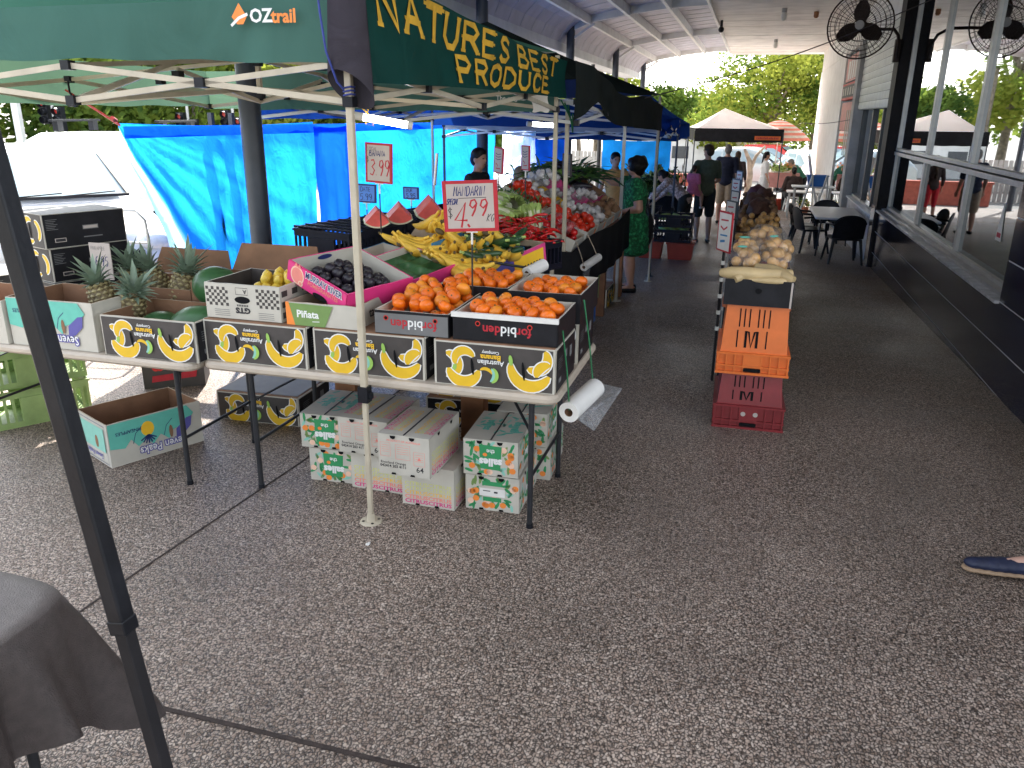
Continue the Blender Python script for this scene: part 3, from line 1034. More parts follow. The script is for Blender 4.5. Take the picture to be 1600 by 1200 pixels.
mb.tube([A.lerp(B, t) - Vector((0, 0, .05 * math.sin(PI * t))) for t in [i / 10 for i in range(11)]], .008, 'cable', n=6)
mb.build('wall_cable', None, 'short dark cable running from the shopfront past the white end wall', 'cable')


# ------------------------------------------------------------------ canopies
def drape(mb, P, Q, z0, z1, m, sag=.03, n=24, wav=.012, sd=0, th=.004):
    """hanging valance between P and Q (xy), z0 bottom, z1 top"""
    P, Q = Vector(P), Vector(Q)
    d = (Q - P)
    nrm = Vector((-d.y, d.x)).normalized()

    def fn(u, v):
        p = P + d * u
        w = wav * (1 - v) * math.sin(u * 23 + sd) + wav * .7 * math.sin(u * 9 + sd * 2) * (1 - v)
        z = z0 + (z1 - z0) * v - sag * math.sin(PI * u) * (1 - v) + .006 * math.sin(u * 31 + sd) * (1 - v)
        return (p.x + nrm.x * w, p.y + nrm.y * w, z)
    mb.grid(fn, n, 5, m)


def canopy(name, label, corners, ze, zp, roofm, legm, truss=True, vals=(), zb=2.05, group=None, legs=(0, 1, 2, 3), trm='cream_paint', lw=.032, peak=None, foot=True, legz=None, sink=.10):
    """corners FR, BR, BL, FL as xy; ze eave, zp peak; vals: (i, j, z0, z1, material)"""
    C = [Vector(c) for c in corners]
    ctr = sum(C, Vector((0, 0))) / 4 if peak is None else Vector(peak)
    t = thing(name, label, 'canopy', (ctr.x, ctr.y, gz(ctr.y)), group=group)
    off = Matrix.Translation((-ctr.x, -ctr.y, -gz(ctr.y)))
    mb = MB()
    mb.T = off
    for i in range(4):
        a, b = C[i], C[(i + 1) % 4]

        def fn(u, v, a=a, b=b):
            e = a.lerp(b, u)
            p = e.lerp(ctr, v)
            dip = sink * math.sin(PI * v) * (1 - .5 * abs(2 * u - 1)) + .05 * math.sin(PI * u) * (1 - v)
            return (p.x, p.y, ze + (zp - ze) * v - dip)
        mb.grid(fn, 12, 8, roofm)
    mb.build('roof_cloth', t)
    for i, j, z0, z1, m, sg in vals:
        mb = MB()
        mb.T = off
        cx = ctr
        P = C[i] + (C[i] - cx).normalized() * .02
        Q = C[j] + (C[j] - cx).normalized() * .02
        drape(mb, P, Q, z0, z1, m, sag=sg, sd=i * 3 + 1)
        mb.build('valance', t)
    for i in legs:
        c = C[i]
        g = gz(c.y)
        z1 = (legz or ze) - .02
        mb = MB()
        mb.T = off
        d = lw
        mb.rbox(c.x - d / 2, c.x + d / 2, c.y - d / 2, c.y + d / 2, g + .70, z1, .005, legm, 2)
        e = d * .78
        mb.rbox(c.x - e / 2, c.x + e / 2, c.y - e / 2, c.y + e / 2, g + .01, g + .70, .004, legm, 2)
        lg = mb.build('leg', t)
        mb = MB()
        mb.T = off
        mb.box(c.x - d * .8, c.x + d * .8, c.y - d * .8, c.y + d * .8, g + .66, g + .74, 'black_plastic')
        mb.box(c.x + d * .8, c.x + d * 1.3, c.y - .012, c.y + .012, g + .68, g + .71, 'black_plastic')
        mb.build('slider', lg)
        if foot:
            mb = MB()
            mb.T = off @ TR(c.x, c.y, g)
            mb.lathe([(.0, .008), (.055, .008), (.058, .004), (.058, 0)], legm, 16)
            mb.cyl((0, 0, .005), (0, 0, .05), d * .75, legm, r1=d * .6, n=10)
            for q in range(4):
                mb.cyl((.04 * math.cos(q * PI / 2 + .6), .04 * math.sin(q * PI / 2 + .6), .0085), (.04 * math.cos(q * PI / 2 + .6), .04 * math.sin(q * PI / 2 + .6), .0095), .008, 'black_matte', n=8)
            mb.build('foot', lg)
    if truss:
        mb = MB()
        mb.T = off
        zt, zl = zb + .16, zb
        kn = []
        for i in range(4):
            a, b = C[i], C[(i + 1) % 4]
            mid = a.lerp(b, .5)
            for s0, s1 in ((a, mid), (b, mid)):
                mb.bar((*s0, zt), (*s1, zl), .014, .026, trm)
                mb.bar((s0.x, s0.y, zl), (s1.x, s1.y, zt), .014, .026, trm)
                kn.append(((s0 + s1) / 2, (zt + zl) / 2))
            kn += [(mid, zt), (mid, zl), (a, zt), (a, zl)]
            mb.bar((*mid, zt), (*ctr, zt + .12), .014, .024, trm)
            mb.bar((*mid, zl), (*ctr, zl + .10), .014, .024, trm)
            q = mid.lerp(ctr, .5)
            mb.bar((*mid, zl), (*q, zt + .06), .014, .024, trm)
            mb.bar((*q, zt + .02), (*ctr, zl + .02), .014, .024, trm)
            kn.append((q, zt - .01))
        mb.bar((*ctr, zl + .04), (*ctr, zp - .03), .028, .028, trm, up=(0, 1, 0))
        mb.build('truss', t)
        for p, z in kn + [(ctr, zl + .05), (ctr, zt + .1)]:
            mb = MB()
            mb.T = off @ TR(p.x, p.y, z)
            mb.box(-.024, .024, -.024, .024, -.022, .022, 'black_plastic')
            mb.build('joint_bracket', t)
    return t


c1 = canopy('market_canopy', 'green market canopy with cream legs over the fruit tables, nearest of the row', [(-1.71, 3.36), (-1.50, 6.42), (-4.63, 6.42), (-4.72, 3.42)], 2.46, 3.05,
            'canopy_green', 'cream_paint', vals=((3, 0, 2.20, 2.47, 'valance_green', -.035), (1, 2, 2.03, 2.34, 'valance_green', 0), (2, 3, 2.06, 2.34, 'valance_green', .02)), group='canopies in a row', legs=(0, 1, 3))
# name banner along the walkway side
ban = MB()
P, Q = Vector((-1.66, 3.42)), Vector((-1.44, 6.42))
d = Q - P
nb = Vector((d.y, -d.x)).normalized()


def banfn(u, v):
    p = P + d * u
    top = 2.60 - .20 * u - .03 * math.sin(PI * u)
    bot = 2.13 + .0 * u + .015 * math.sin(PI * u)
    w = .02 + .016 * math.sin(u * 9 + v * 4) + .010 * math.sin(u * 21 - v * 3) + .012 * (1 - v) * math.sin(u * 5)
    return (p.x + nb.x * w, p.y + nb.y * w, bot + (top - bot) * v)


ban.grid(banfn, 60, 10, 'banner_green')
L = d.length
tmp = MB()
ar = Art(tmp, Matrix.Identity(4))
xe = scrawl(ar, 'NATURES BEST', .11, .225, .175, .165, .040, 'gold_ink', gap=.34, jit=0, serif=.026, rise=0)
xe = scrawl(ar, 'PRODUCE', .95, .035, .175, .145, .038, 'gold_ink', gap=.36, jit=0, serif=.024)
sub = []
for f, mi, sm in zip(tmp.f, tmp.mi, tmp.sm):      # wrap the flat letters on to the cloth
    q = [tmp.v[i] for i in f]
    pts = []
    for x, yv, z in q:
        u, v = x / L, yv / .42
        a = Vector(banfn(u, v))
        pts.append((a.x + nb.x * (.003 + z * .25), a.y + nb.y * (.003 + z * .25), a.z))
    ban.add(pts, [list(range(len(pts)))], 'gold_ink')
ban.build('name_banner', None, 'dark green cloth banner with large gold letters on the side of the first canopy', 'banner')
# maker's mark on the front valance
mb = MB()
F = Matrix(((1, 0, 0, -2.15), (0, 0, -1, 3.335), (0, 1, 0, 2.395), (0, 0, 0, 1)))
mb.T = TR(3.143, -4.905, 0)
ar = Art(mb, mb.T @ F @ TR(0, 0, .02))
ar.poly([(-.085, 0), (-.045, .055), (-.01, .0), (-.03, -.03), (-.06, -.03)], 'ink_orange').up()
ar.line([(-.09, -.035), (-.05, -.005), (-.005, .01)], .012, 'ink_white').up()
ar.text('OZ', .06, 0, .075, 'ink_white', bold=.03)
ar.text('trail', .17, -.003, .075, 'ink_orange', bold=.03)
mb.build('printed_mark', c1)
mb = MB()
mb.T = TR(3.143, -4.905, 0)
ar = Art(mb, mb.T @ Matrix(((1, 0, 0, -1.86), (0, 0, -1, 6.38), (0, 1, 0, 2.15), (0, 0, 0, 1))) @ TR(0, 0, .0))
ar.line([(-.1, .03), (-.06, .08), (-.02, .03), (.03, .08), (.08, .03)], .01, 'ink_white')
ar.text('The original', 0, -.02, .05, 'ink_white', bold=.01)
mb.build('printed_line', c1)
mb = MB()   # dark cloth wrapped round the near corner, tied with blue cord
mb.grid(lambda u, v: (-1.71 + (.075 + .03 * (1 - v)) * math.cos(2 * PI * u) + .02, 3.34 + .06 * math.sin(2 * PI * u), 2.10 + .5 * v + .08 * (1 - v) * math.cos(2 * PI * u + 2)), 20, 6, 'pole_wrap')
mb.build('corner_wrap', None, 'dark cloth wrapped round the near corner pole of the green canopy', 'cloth')
mb = MB()
mb.tube([(-1.80, 3.28, 2.60), (-1.78, 3.27, 2.40), (-1.765, 3.275, 2.25), (-1.735, 3.30, 2.13), (-1.72, 3.33, 2.10)], .005, 'rope_blue', n=6)
for z in (2.08, 2.095, 2.11):
    mb.tube([(-1.71 + .026 * math.cos(k * PI / 4), 3.36 + .026 * math.sin(k * PI / 4), z + .004 * math.sin(k)) for k in range(8)], .004, 'rope_blue', n=6, closed=True)
mb.build('tie_rope', None, 'blue cord tied around the top of the cream corner pole', 'cord')
mb = MB()
mb.grid(lambda u, v: (-1.67 + .13 * u + .01 * math.sin(6 * v), 6.33, 2.02 + .14 * v - (.006 * math.sin(9 * u)) * (1 - v) + (.01 if v < .1 else 0)), 8, 6, 'paper')
mb.build('paper_bag', None, 'small white bag pegged to the far valance of the green canopy', 'bag')
# second canopy: black cover with a pointed opening
c2 = canopy('market_canopy', 'black topped market canopy sagging in front of the blue one, second of the row', [(-1.38, 6.62), (-1.22, 11.14), (-4.4, 11.14), (-4.4, 6.62)], 2.28, 2.95,
            'canopy_black', 'cream_paint', vals=((2, 3, 1.95, 2.25, 'canopy_blue', 0), (1, 2, 1.86, 2.2, 'canopy_blue', 0)), zb=1.95, group='canopies in a row', legs=(1, 2, 3), trm='white_steel', sink=.05)
mb = MB()


def v2(u, v):
    y = 6.34 + 4.82 * u
    x = -1.345 + .18 * u + .025 * math.sin(u * 17) * (1 - v) + .012 * math.sin(u * 40 + v * 3)
    bot = 1.97 + (.15 * max(0, 1 - abs(u - .17) / .17)) - .06 * min(1, max(0, u - .17) / .25) - .08 * max(0, (u - .45) / .55)
    top = 2.40 - .22 * u + .04 * math.sin(u * 11) - .07 * math.sin(PI * u)
    return (x, y, bot + (top - bot) * v)


mbx = MB()
ctr2 = Vector((-2.85, 8.88, gz(8.88)))
mbx.T = Matrix.Translation(-ctr2)
mbx.grid(v2, 60, 8, 'valance_black')
mbx.build('valance', c2)
mb2 = MB()
mb2.T = Matrix.Translation(-ctr2)
mb2.rbox(-1.475, -1.443, 6.64, 6.672, gz(6.7) + .01, 2.04, .005, 'cream_paint', 2)
mb2.build('leg', c2)
mb2 = MB()
mb2.T = Matrix.Translation(-ctr2)
mb2.rbox(-1.43, -1.394, 9.46, 9.496, gz(9.5) + .01, 1.98, .005, 'alu', 2)
mb2.lathe([(0, .01), (.06, .01), (.06, 0)], 'alu', 12, (-1.41, 9.48, gz(9.5)))
mb2.build('leg', c2)
mb = MB()
for i in range(3):
    mb.tube([(-1.47 + .03 * i, 6.45, 2.12 - .02 * i), (-1.42, 6.5 + .03 * i, 2.02), (-1.40, 6.6, 1.94 - .03 * i), (-1.42, 6.66, 2.02)], .006, 'rope_green', n=5)
mb.build('green_rope', None, 'green rope lashing the first and second canopies together', 'rope')
c3 = canopy('market_canopy', 'blue and grey market canopy behind the black one, third of the row', [(-1.26, 11.6), (-1.30, 15.1), (-4.4, 15.1), (-4.4, 11.6)], 1.98, 2.36,
            'canopy_blue', 'steel_blue', vals=((0, 1, 1.72, 1.98, 'canopy_blue', -.06), (1, 2, 1.60, 1.9, 'canopy_blue', 0), (3, 0, 1.80, 1.97, 'canopy_grey', 0)), zb=1.70, peak=(-2.2, 13.6), group='canopies in a row', trm='white_steel')
c4 = canopy('market_canopy', 'dark blue pointed market canopy farther down, fourth of the row', [(-1.33, 15.4), (-1.42, 19.2), (-4.5, 19.2), (-4.5, 15.4)], 1.88, 2.46,
            'canopy_blue', 'steel_blue', vals=((0, 1, 1.60, 1.88, 'canopy_blue', -.02), (1, 2, 1.55, 1.84, 'canopy_blue', 0), (3, 0, 1.60, 1.88, 'canopy_grey', 0)), zb=1.52, truss=False, peak=(-2.15, 17.6), group='canopies in a row', trm='white_steel')
c5 = canopy('market_canopy', 'white peaked canopy with black valance standing at the far end', [(.78, 24.6), (.9, 28.6), (-2.2, 28.9), (-1.64, 24.7)], 1.66, 2.28,
            'canopy_white', 'alu_dark', vals=((3, 0, 1.36, 1.72, 'black_matte', .01), (0, 1, 1.36, 1.72, 'black_matte', 0), (2, 3, 1.36, 1.72, 'black_matte', 0)), zb=1.38, truss=False, group='canopies in a row', sink=.04, peak=(-.92, 26.4))
mb = MB()
mb.box(.02, .72, 24.53, 24.545, 1.42, 1.53, 'crate_orange')
ar = Art(mb, Matrix(((1, 0, 0, .37), (0, 0, -1, 24.525), (0, 1, 0, 1.475), (0, 0, 0, 1))))
for q in range(13):
    ar.rect(-.30 + q * .047, -.30 + q * .047 + .026 + .006 * (q % 3), -.028, .028 - .01 * (q % 2), 'poster_red')
mb.build('valance_sign', None, 'orange lettered strip on the black valance of the far white canopy', 'sign')
# striped sun umbrella at the far end
u = thing('sun_umbrella', 'red and white striped sun umbrella beside the white end wall', 'umbrella', (.76, 28.6, gz(28.6)))
mb = MB()
NS = 8
rings = 12
for k in range(rings):
    r0, r1 = k / rings, (k + 1) / rings
    for s in range(NS):
        a0, a1 = 2 * PI * s / NS, 2 * PI * (s + 1) / NS
        zz = lambda r: 2.70 - .62 * r ** 1.7
        vs = []
        for r in (r0, r1):
            for a_ in (a0, (a0 + a1) / 2, a1):
                q = 1 if a_ != (a0 + a1) / 2 else .94
                vs.append((1.02 * r * q * math.cos(a_), 1.02 * r * q * math.sin(a_), zz(r)))
        mb.add(vs, [(0, 3, 4, 1), (1, 4, 5, 2)], 'brolly_red' if k % 2 else 'brolly_white')
mb.build('canopy_cloth', u)
mb = MB()
mb.cyl((0, 0, 0), (0, 0, 2.72), .02, 'white_steel')
mb.build('pole', u)

# ------------------------------------------------------------------ blue tarpaulins
def tarp(name, label, P, Q, z0, z1, m, seed, fold=.03, nu=60, nv=24, lean=0, left=0, fan=0):
    mb = MB()
    P, Q = Vector(P), Vector(Q)
    d = Q - P
    nr = Vector((-d.y, d.x)).normalized()

    def fn(u, v):
        p = P + d * u
        n_ = mnoise.noise(Vector((u * 5, v * 3, seed))) * fold * 2 + mnoise.noise(Vector((u * 18, v * 9, seed + 4))) * fold * .5
        if fan:   # tension folds spreading from the tied corner
            dx, dz = u * d.length, (1 - v) * (z1 - z0)
            ang = math.atan2(dz, dx + .02)
            rr_ = math.hypot(dx, dz)
            n_ += fan * math.sin(ang * 19) * min(1, rr_ / .5) * math.exp(-rr_ / 2.2)
        p = p + nr * (n_ * (1 - .6 * v ** 8) + lean * (1 - v))
        x0 = left * (1 - v) * (1 - u)
        p = p + d.normalized() * x0
        return (p.x, p.y, z0 + (z1 - z0) * v - .03 * math.sin(PI * u) * v)
    mb.grid(fn, nu, nv, m)
    return mb.build(name, None, label, 'tarpaulin')


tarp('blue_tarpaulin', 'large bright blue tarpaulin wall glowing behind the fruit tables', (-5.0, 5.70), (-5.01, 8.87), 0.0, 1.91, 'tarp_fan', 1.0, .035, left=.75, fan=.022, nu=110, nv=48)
tarp('blue_tarpaulin', 'bright blue tarpaulin continuing behind the mandarin sign and the man in dark green', (-4.98, 9.63), (-4.98, 16.0), -.1, 1.89, 'tarp_blue', 5.0, .05)
tarp('blue_tarpaulin', 'narrow darker blue strip where two tarpaulins overlap beside the cream pole', (-4.955, 8.78), (-4.955, 9.70), -.05, 1.87, 'tarp_double', 7.0, .02, nu=12)
mb = MB()
for i in range(60):
    t0 = i / 60
    y = 5.72 + t0 * 10.2
    mb.poly([(-4.965, y, 1.79), (-4.965, y + .171, 1.79), (-4.965, y + .171, 1.885), (-4.965, y, 1.885)], 'tarp_double')
mb.build('tarpaulin_hem', None, 'darker doubled hem band along the top of the blue tarpaulins', 'tarpaulin hem')
tarp('blue_tarpaulin', 'pale blue triangle of tarpaulin hanging in the far stall behind the green dress', (-3.5, 20.0), (-1.9, 20.4), .55, 1.48, 'tarp_blue', 9.0, .06, nu=24, nv=14)
tarp('blue_tarpaulin', 'bunched blue tarpaulin knotted up behind the leafy greens', (-4.2, 15.5), (-3.5, 16.2), .75, 1.6, 'tarp_double', 11.0, .10, nu=20, nv=14)
tarp('white_tarpaulin', 'white plastic side sheet hanging behind the man in the cap', (-4.4, 14.6), (-3.9, 15.1), .4, 1.75, 'canopy_white', 13.0, .08, nu=16, nv=12)
mb = MB()
mb.bar((-4.98, 5.70, 1.90), (-4.66, 4.86, 2.14), .012, .008, 'strap_red')
mb.bar((-4.97, 5.69, 1.89), (-4.64, 4.87, 2.12), .012, .006, 'strap_red')
mb.cyl((-4.96, 5.64, 1.93), (-4.94, 5.58, 1.95), .018, 'lens_red')
mb.build('tie_strap', None, 'red tie strap from the tarpaulin corner up to the canopy frame', 'strap')
for x, y, lb in ((-5.075, 7.04, 'left of the two poles showing through the blue tarpaulin'), (-5.075, 7.37, 'right of the two poles showing through the blue tarpaulin')):
    mb = MB()
    mb.bar((x, y, -.05), (x, y, 2.0), .045, .045, 'steel_blue', up=(0, 1, 0))
    mb.bar((x, y, -.05), (x, y, -.04), .1, .1, 'steel_blue', up=(0, 1, 0))
    mb.build('steel_pole', None, lb, 'pole', group='poles behind the tarpaulin')
for x, y, z, lb in ((-4.72, 4.80, 2.22, 'black plastic hook dangling from the canopy frame at the upper left'),):
    mb = MB()
    mb.T = TR(-4.0, 4.2, 2.13)
    mb.tube([(0, 0, .06), (0, 0, -.02), (.015, 0, -.05), (.03, 0, -.075), (.02, 0, -.1), (-.01, 0, -.1), (-.02, 0, -.08)], .006, 'black_plastic', n=6)
    mb.box(-.02, .02, -.008, .008, .04, .07, 'black_plastic')
    mb.build('hook', None, lb, 'hook')


def tube_lamp(label, P, Q, m, r=.022):
    P, Q = Vector(P), Vector(Q)
    t = thing('tube_lamp', label, 'lamp', tuple((P + Q) / 2), group='tube lamps under the canopies')
    o = (P + Q) / 2
    mb = MB()
    mb.cyl(P - o, Q - o, r, m, n=12)
    mb.build('tube', t)
    d = (Q - P).normalized()
    for a, b in ((P - o - d * .05, P - o), (Q - o, Q - o + d * .03)):
        mb = MB()
        mb.cyl(a, b, r * 1.12, 'white_plastic', n=12)
        mb.build('end_cap', t)
    return t


tube_lamp('lit tube lamp hung with yellow cord under the green canopy', (-2.10, 4.28, 1.985), (-1.88, 4.38, 1.945), 'tube_light', .02)
tube_lamp('small lit tube lamp far under the black canopy near the cream poles', (-1.95, 7.4, 1.93), (-1.78, 7.5, 1.92), 'tube_far', .02)
mb = MB()
for dx in (0, ):
    mb.tube([(-2.10 + dx, 4.28, 2.10), (-2.11 + dx, 4.27, 2.04), (-2.06 + dx, 4.29, 1.99), (-2.04 + dx, 4.28, 1.94), (-2.08 + dx, 4.26, 1.95), (-2.06 + dx, 4.27, 2.05)], .004, 'rope_yellow', n=5)
mb.build('yellow_cord', None, 'yellow cord tying the tube lamp to the canopy frame', 'cord')
# ------------------------------------------------------------------ folding tables
def folding_table(label, x0, x1, y0, y1, zt, legx, group=None, ly=(.09, .73)):
    t = thing('folding_table', label, 'table', ((x0 + x1) / 2, (y0 + y1) / 2, 0), group=group)
    o = TR(-(x0 + x1) / 2, -(y0 + y1) / 2, 0)
    mb = MB()
    mb.T = o
    mb.rbox(x0, x1, y0, y1, zt - .045, zt, .07, 'table_plastic', 5)
    mb.build('tabletop', t)
    for lx, dx in legx:
        for yy in ly:
            mb = MB()
            mb.T = o
            mb.cyl((lx, y0 + yy, 0.0), (lx, y0 + yy, zt - .05), .0145, 'leg_grey', n=12)
            mb.cyl((lx, y0 + yy, 0.0), (lx, y0 + yy, .025), .018, 'black_plastic', n=12)
            mb.build('leg', t)
        mb = MB()
        mb.T = o
        for z in (.28, .66):
            mb.cyl((lx, y0 + ly[0], z), (lx, y0 + ly[1], z), .009, 'leg_grey', n=8)
        ym = y0 + (ly[0] + ly[1]) / 2
        mb.bar((lx, y0 + ly[0], .52), (lx + dx * .22, ym, .64), .014, .006, 'leg_grey')
        mb.bar((lx, y0 + ly[1], .52), (lx + dx * .22, ym, .64), .014, .006, 'leg_grey')
        mb.bar((lx + dx * .22, ym, .64), (lx + dx * .55, ym, zt - .055), .016, .008, 'leg_grey')
        mb.build('brace', t)
    return t


folding_table('long cream folding table carrying the mandarins, in front', -2.70, -.76, 3.43, 4.48, .755, [(-.91, -1), (-2.47, 1)], 'cream folding tables', ly=(.11, .75))
folding_table('shorter cream folding table carrying the pineapples at the left', -4.55, -2.715, 3.38, 4.12, .745, [(-2.88, -1), (-4.4, 1)], 'cream folding tables', ly=(.08, .72))


# ------------------------------------------------------------------ cardboard boxes
def front(xc, y, zc, rot=0):
    return Matrix(((1, 0, 0, xc), (0, 0, -1, y), (0, 1, 0, zc), (0, 0, 0, 1))) @ RZ(rot)


def side(x, yc, zc, rot=0):
    return Matrix(((0, 0, 1, x), (1, 0, 0, yc), (0, 1, 0, zc), (0, 0, 0, 1))) @ RZ(rot)


def topf(xc, yc, z, rot=0):
    return TR(xc, yc, z) @ RZ(rot)


def open_box(mb, L, W, H, out, inn, edge, th=.007, wv=.004, sd=0):
    """open tray with four thin slightly bowed walls and a base, centred on the origin"""
    l, w = L / 2, W / 2
    rr = random.Random(sd)
    mb.box(-l + th, l - th, -w + th, w - th, 0.001, th, inn)
    for (ax, ay), (bx, by) in (((-l, -w), (l, -w)), ((l, -w), (l, w)), ((l, w), (-l, w)), ((-l, w), (-l, -w))):
        d = Vector((bx - ax, by - ay)).normalized()
        nn = Vector((d.y, -d.x))
        k = rr.uniform(-wv, wv)
        N = 6
        O0, O1, I0, I1 = [], [], [], []
        for i in range(N + 1):
            t = i / N
            px, py = ax + (bx - ax) * t, ay + (by - ay) * t
            q = k * math.sin(PI * t)
            h = H + rr.uniform(-1, 1) * wv * .4
            ix, iy = px - nn.x * th, py - nn.y * th
            if i in (0, N):
                s = th if i == 0 else -th
                ix, iy = ix + d.x * s, iy + d.y * s
            O0.append((px, py, 0))
            O1.append((px + nn.x * q, py + nn.y * q, h))
            I0.append((ix, iy, th))
            I1.append((ix + nn.x * q, iy + nn.y * q, h))
        vs = O0 + O1 + I0 + I1
        M = N + 1
        mb.add(vs, [(i, i + 1, M + i + 1, M + i) for i in range(N)], out)
        mb.add(vs, [(2 * M + i + 1, 2 * M + i, 3 * M + i, 3 * M + i + 1) for i in range(N)], inn)
        mb.add(vs, [(M + i, M + i + 1, 3 * M + i + 1, 3 * M + i) for i in range(N)], edge)


def banana_art(a, L=.6, H=.215, bg='box_brown'):
    a.rect(-L / 2 + .010, L / 2 - .010, -H / 2 + .004, H / 2 - .007, bg).up()
    k = L / .6
    a.crescent(-.235 * k, -.005, .055, -95, 95, .048, 'y_banana', 'ink_white')
    a.crescent(-.225 * k, -.01, .030, -80, 60, .020, 'g_leaf_print', None)
    a.crescent(-.150 * k, -.010, .078, 190, 350, .056, 'y_banana', 'ink_white')
    a.crescent(-.145 * k, .020, .050, 25, 205, .042, 'y_banana', 'ink_white')
    a.oval(-.155 * k + .05, -.008, .0075, .042, 'slot', rot=6).up()
    a.crescent(.205 * k, .060, .060, 235, 400, .050, 'y_banana', 'ink_white')
    a.crescent(.185 * k, .020, .098, 175, 335, .058, 'y_banana', 'ink_white')
    a.crescent(.272 * k, -.025, .058, 85, 185, .046, 'y_banana', 'ink_white')
    a.oval(.087 * k, .042, .010, .026, 'g_leaf_print', rot=8).up()
    a.oval(.150 * k, -.006, .0075, .046, 'slot', rot=6).up()
    a.text('Australian', -.012, .022, .034, 'ink_white', rot=180, sx=.95)
    a.text('Banana', -.012, .048, .036, 'ink_yellow', rot=180, sx=1.0, bold=.03)
    a.text('Company', -.012, .071, .022, 'ink_white', rot=180)
    a.crescent(-.040, -.048, .038, 20, 130, .017, 'y_banana', None)
    a.crescent(-.034, -.038, .040, -60, 50, .018, 'ink_mint', None)
    a.crescent(-.020, -.040, .040, -70, 60, .018, 'g_leaf_print', None)


def banana_side(a, L, H):
    a.rect(-L / 2 + .006, L / 2 - .006, -H / 2 + .004, H / 2 - .006, 'box_black').up()
    a.rect(-.03, .02, .02, .06, 'ink_grey').up()
    a.rect(.08, .13, .0, .055, 'ink_grey').up()
    for q in range(5):
        a.line([(-.17, .05 - q * .012), (-.08 - .01 * (q % 2), .05 - q * .012)], .003, 'ink_grey')
    a.rect(-.16, -.10, -.07, -.045, 'ink_grey')


def banana_box(label, loc, rz=0, opened=False, L=.6, W=.42, H=.218, group='printed banana cartons', bg='box_brown', contents=None):
    t = thing('banana_carton', label, 'carton', loc, rz, group)
    mb = MB()
    if opened:
        open_box(mb, L, W, H, 'box_white', 'kraft', 'kraft_edge', sd=len(label))
    else:
        mb.box(-L / 2, L / 2, -W / 2, W / 2, 0, H, 'box_white')
        for sx in (-1, 1):
            mb.box(sx * L / 2 - .005, sx * L / 2 + .005, -W / 2 + .01, W / 2 - .01, .004, H + .002, 'box_white')
        mb.box(-L / 2 + .004, L / 2 - .004, -W / 2 + .004, W / 2 - .004, H, H + .004, 'kraft')
    banana_art(Art(mb, front(0, -W / 2 - .0008 - (0.004 if opened else 0), H / 2)), L, H, bg)
    banana_side(Art(mb, side(L / 2 + .0055, 0, H / 2)), W, H)
    mb.build('carton', t)
    return t


ZT = .756
b1 = banana_box('closed banana carton at the right end of the front table under the mandarins', (-1.085, 3.685, ZT))
dup(b1, (-1.742, 3.69, ZT), .4, 'closed banana carton in the middle of the front table behind the cream pole')
dup(b1, (-2.378, 3.68, ZT), -.3, 'closed banana carton at the left end of the front table under the checkered carton')
dup(b1, (-1.085, 4.20, ZT), 0, 'closed banana carton in the back row at the right end of the front table')
dup(b1, (-1.80, 4.22, ZT), 0, 'closed banana carton in the back row at the middle of the front table')
banana_box('open banana carton holding two big green melons on the left table', (-2.985, 3.62, .747), .6, True, L=.585, H=.222)


def mandarin_mesh(m, seed):
    mb = MB()
    rr = random.Random(seed)
    vs = []
    n, rg = 16, 10
    for i in range(rg + 1):
        t = -PI / 2 + PI * i / rg
        for k in range(n):
            a = 2 * PI * k / n
            r = math.cos(t)
            z = math.sin(t) * .80
            dim = .10 * math.exp(-(r / .25) ** 2)
            z -= math.copysign(dim, z)
            q = 1 + .03 * mnoise.noise(Vector((math.cos(a), math.sin(a), t + seed * 3)))
            vs.append((r * math.cos(a) * q * .0375, r * math.sin(a) * q * .0375, z * .0375))
    fs = [(i * n + k, i * n + (k + 1) % n, (i + 1) * n + (k + 1) % n, (i + 1) * n + k) for i in range(rg) for k in range(n)]
    mb.add(vs, fs, m, True)
    mb.cyl((0, 0, .025), (0, 0, .0285), .004, 'herb', n=6)
    return mb


MM = [mandarin_mesh('mandarin', 1).mesh('mandarin'), mandarin_mesh('mandarin', 4).mesh('mandarin'), mandarin_mesh('mandarin_pale', 7).mesh('mandarin')]


def heap(meshes, name, label, cat, group, cx, cy, w, d, z0, r, layers, rz=0, cone=.6, jit=.25, sc=(.9, 1.08), tilt=0, back=0, skip=0, rnd=None):
    """fruit heaped in a tray, one object each; back lifts the far rows"""
    rr = rnd or random.Random(len(label))
    out = []
    c, s = math.cos(R_(rz)), math.sin(R_(rz))
    for k in range(layers):
        sh = 1 - cone * k / max(layers, 1)
        nx, ny = max(1, int(w * sh / (2 * r))), max(1, int(d * sh / (2 * r * .92)))
        for i in range(nx):
            for j in range(ny):
                if rr.random() < skip:
                    continue
                x = (i + .5 + (.5 if (j + k) % 2 else 0) - nx / 2 - .25) * w * sh / nx + rr.uniform(-1, 1) * r * jit
                y = (j + .5 - ny / 2) * d * sh / ny + rr.uniform(-1, 1) * r * jit
                x = max(-w / 2 + r, min(w / 2 - r, x))
                z = z0 + r * .85 + k * r * 1.45 + back * (y / d + .5) + tilt * (x / w) + rr.uniform(0, .3) * r
                o = bpy.data.objects.new(name, rr.choice(meshes))
                COL.objects.link(o)
                o.location = (cx + x * c - y * s, cy + x * s + y * c, z)
                o.rotation_euler = (rr.uniform(-.9, .9), rr.uniform(-.9, .9), rr.uniform(0, 6))
                q = rr.uniform(*sc)
                q *= .99
                o.scale = (q, q, q * rr.uniform(.92, 1.05))
                tag(o, label, cat, group)
                out.append(o)
    return out


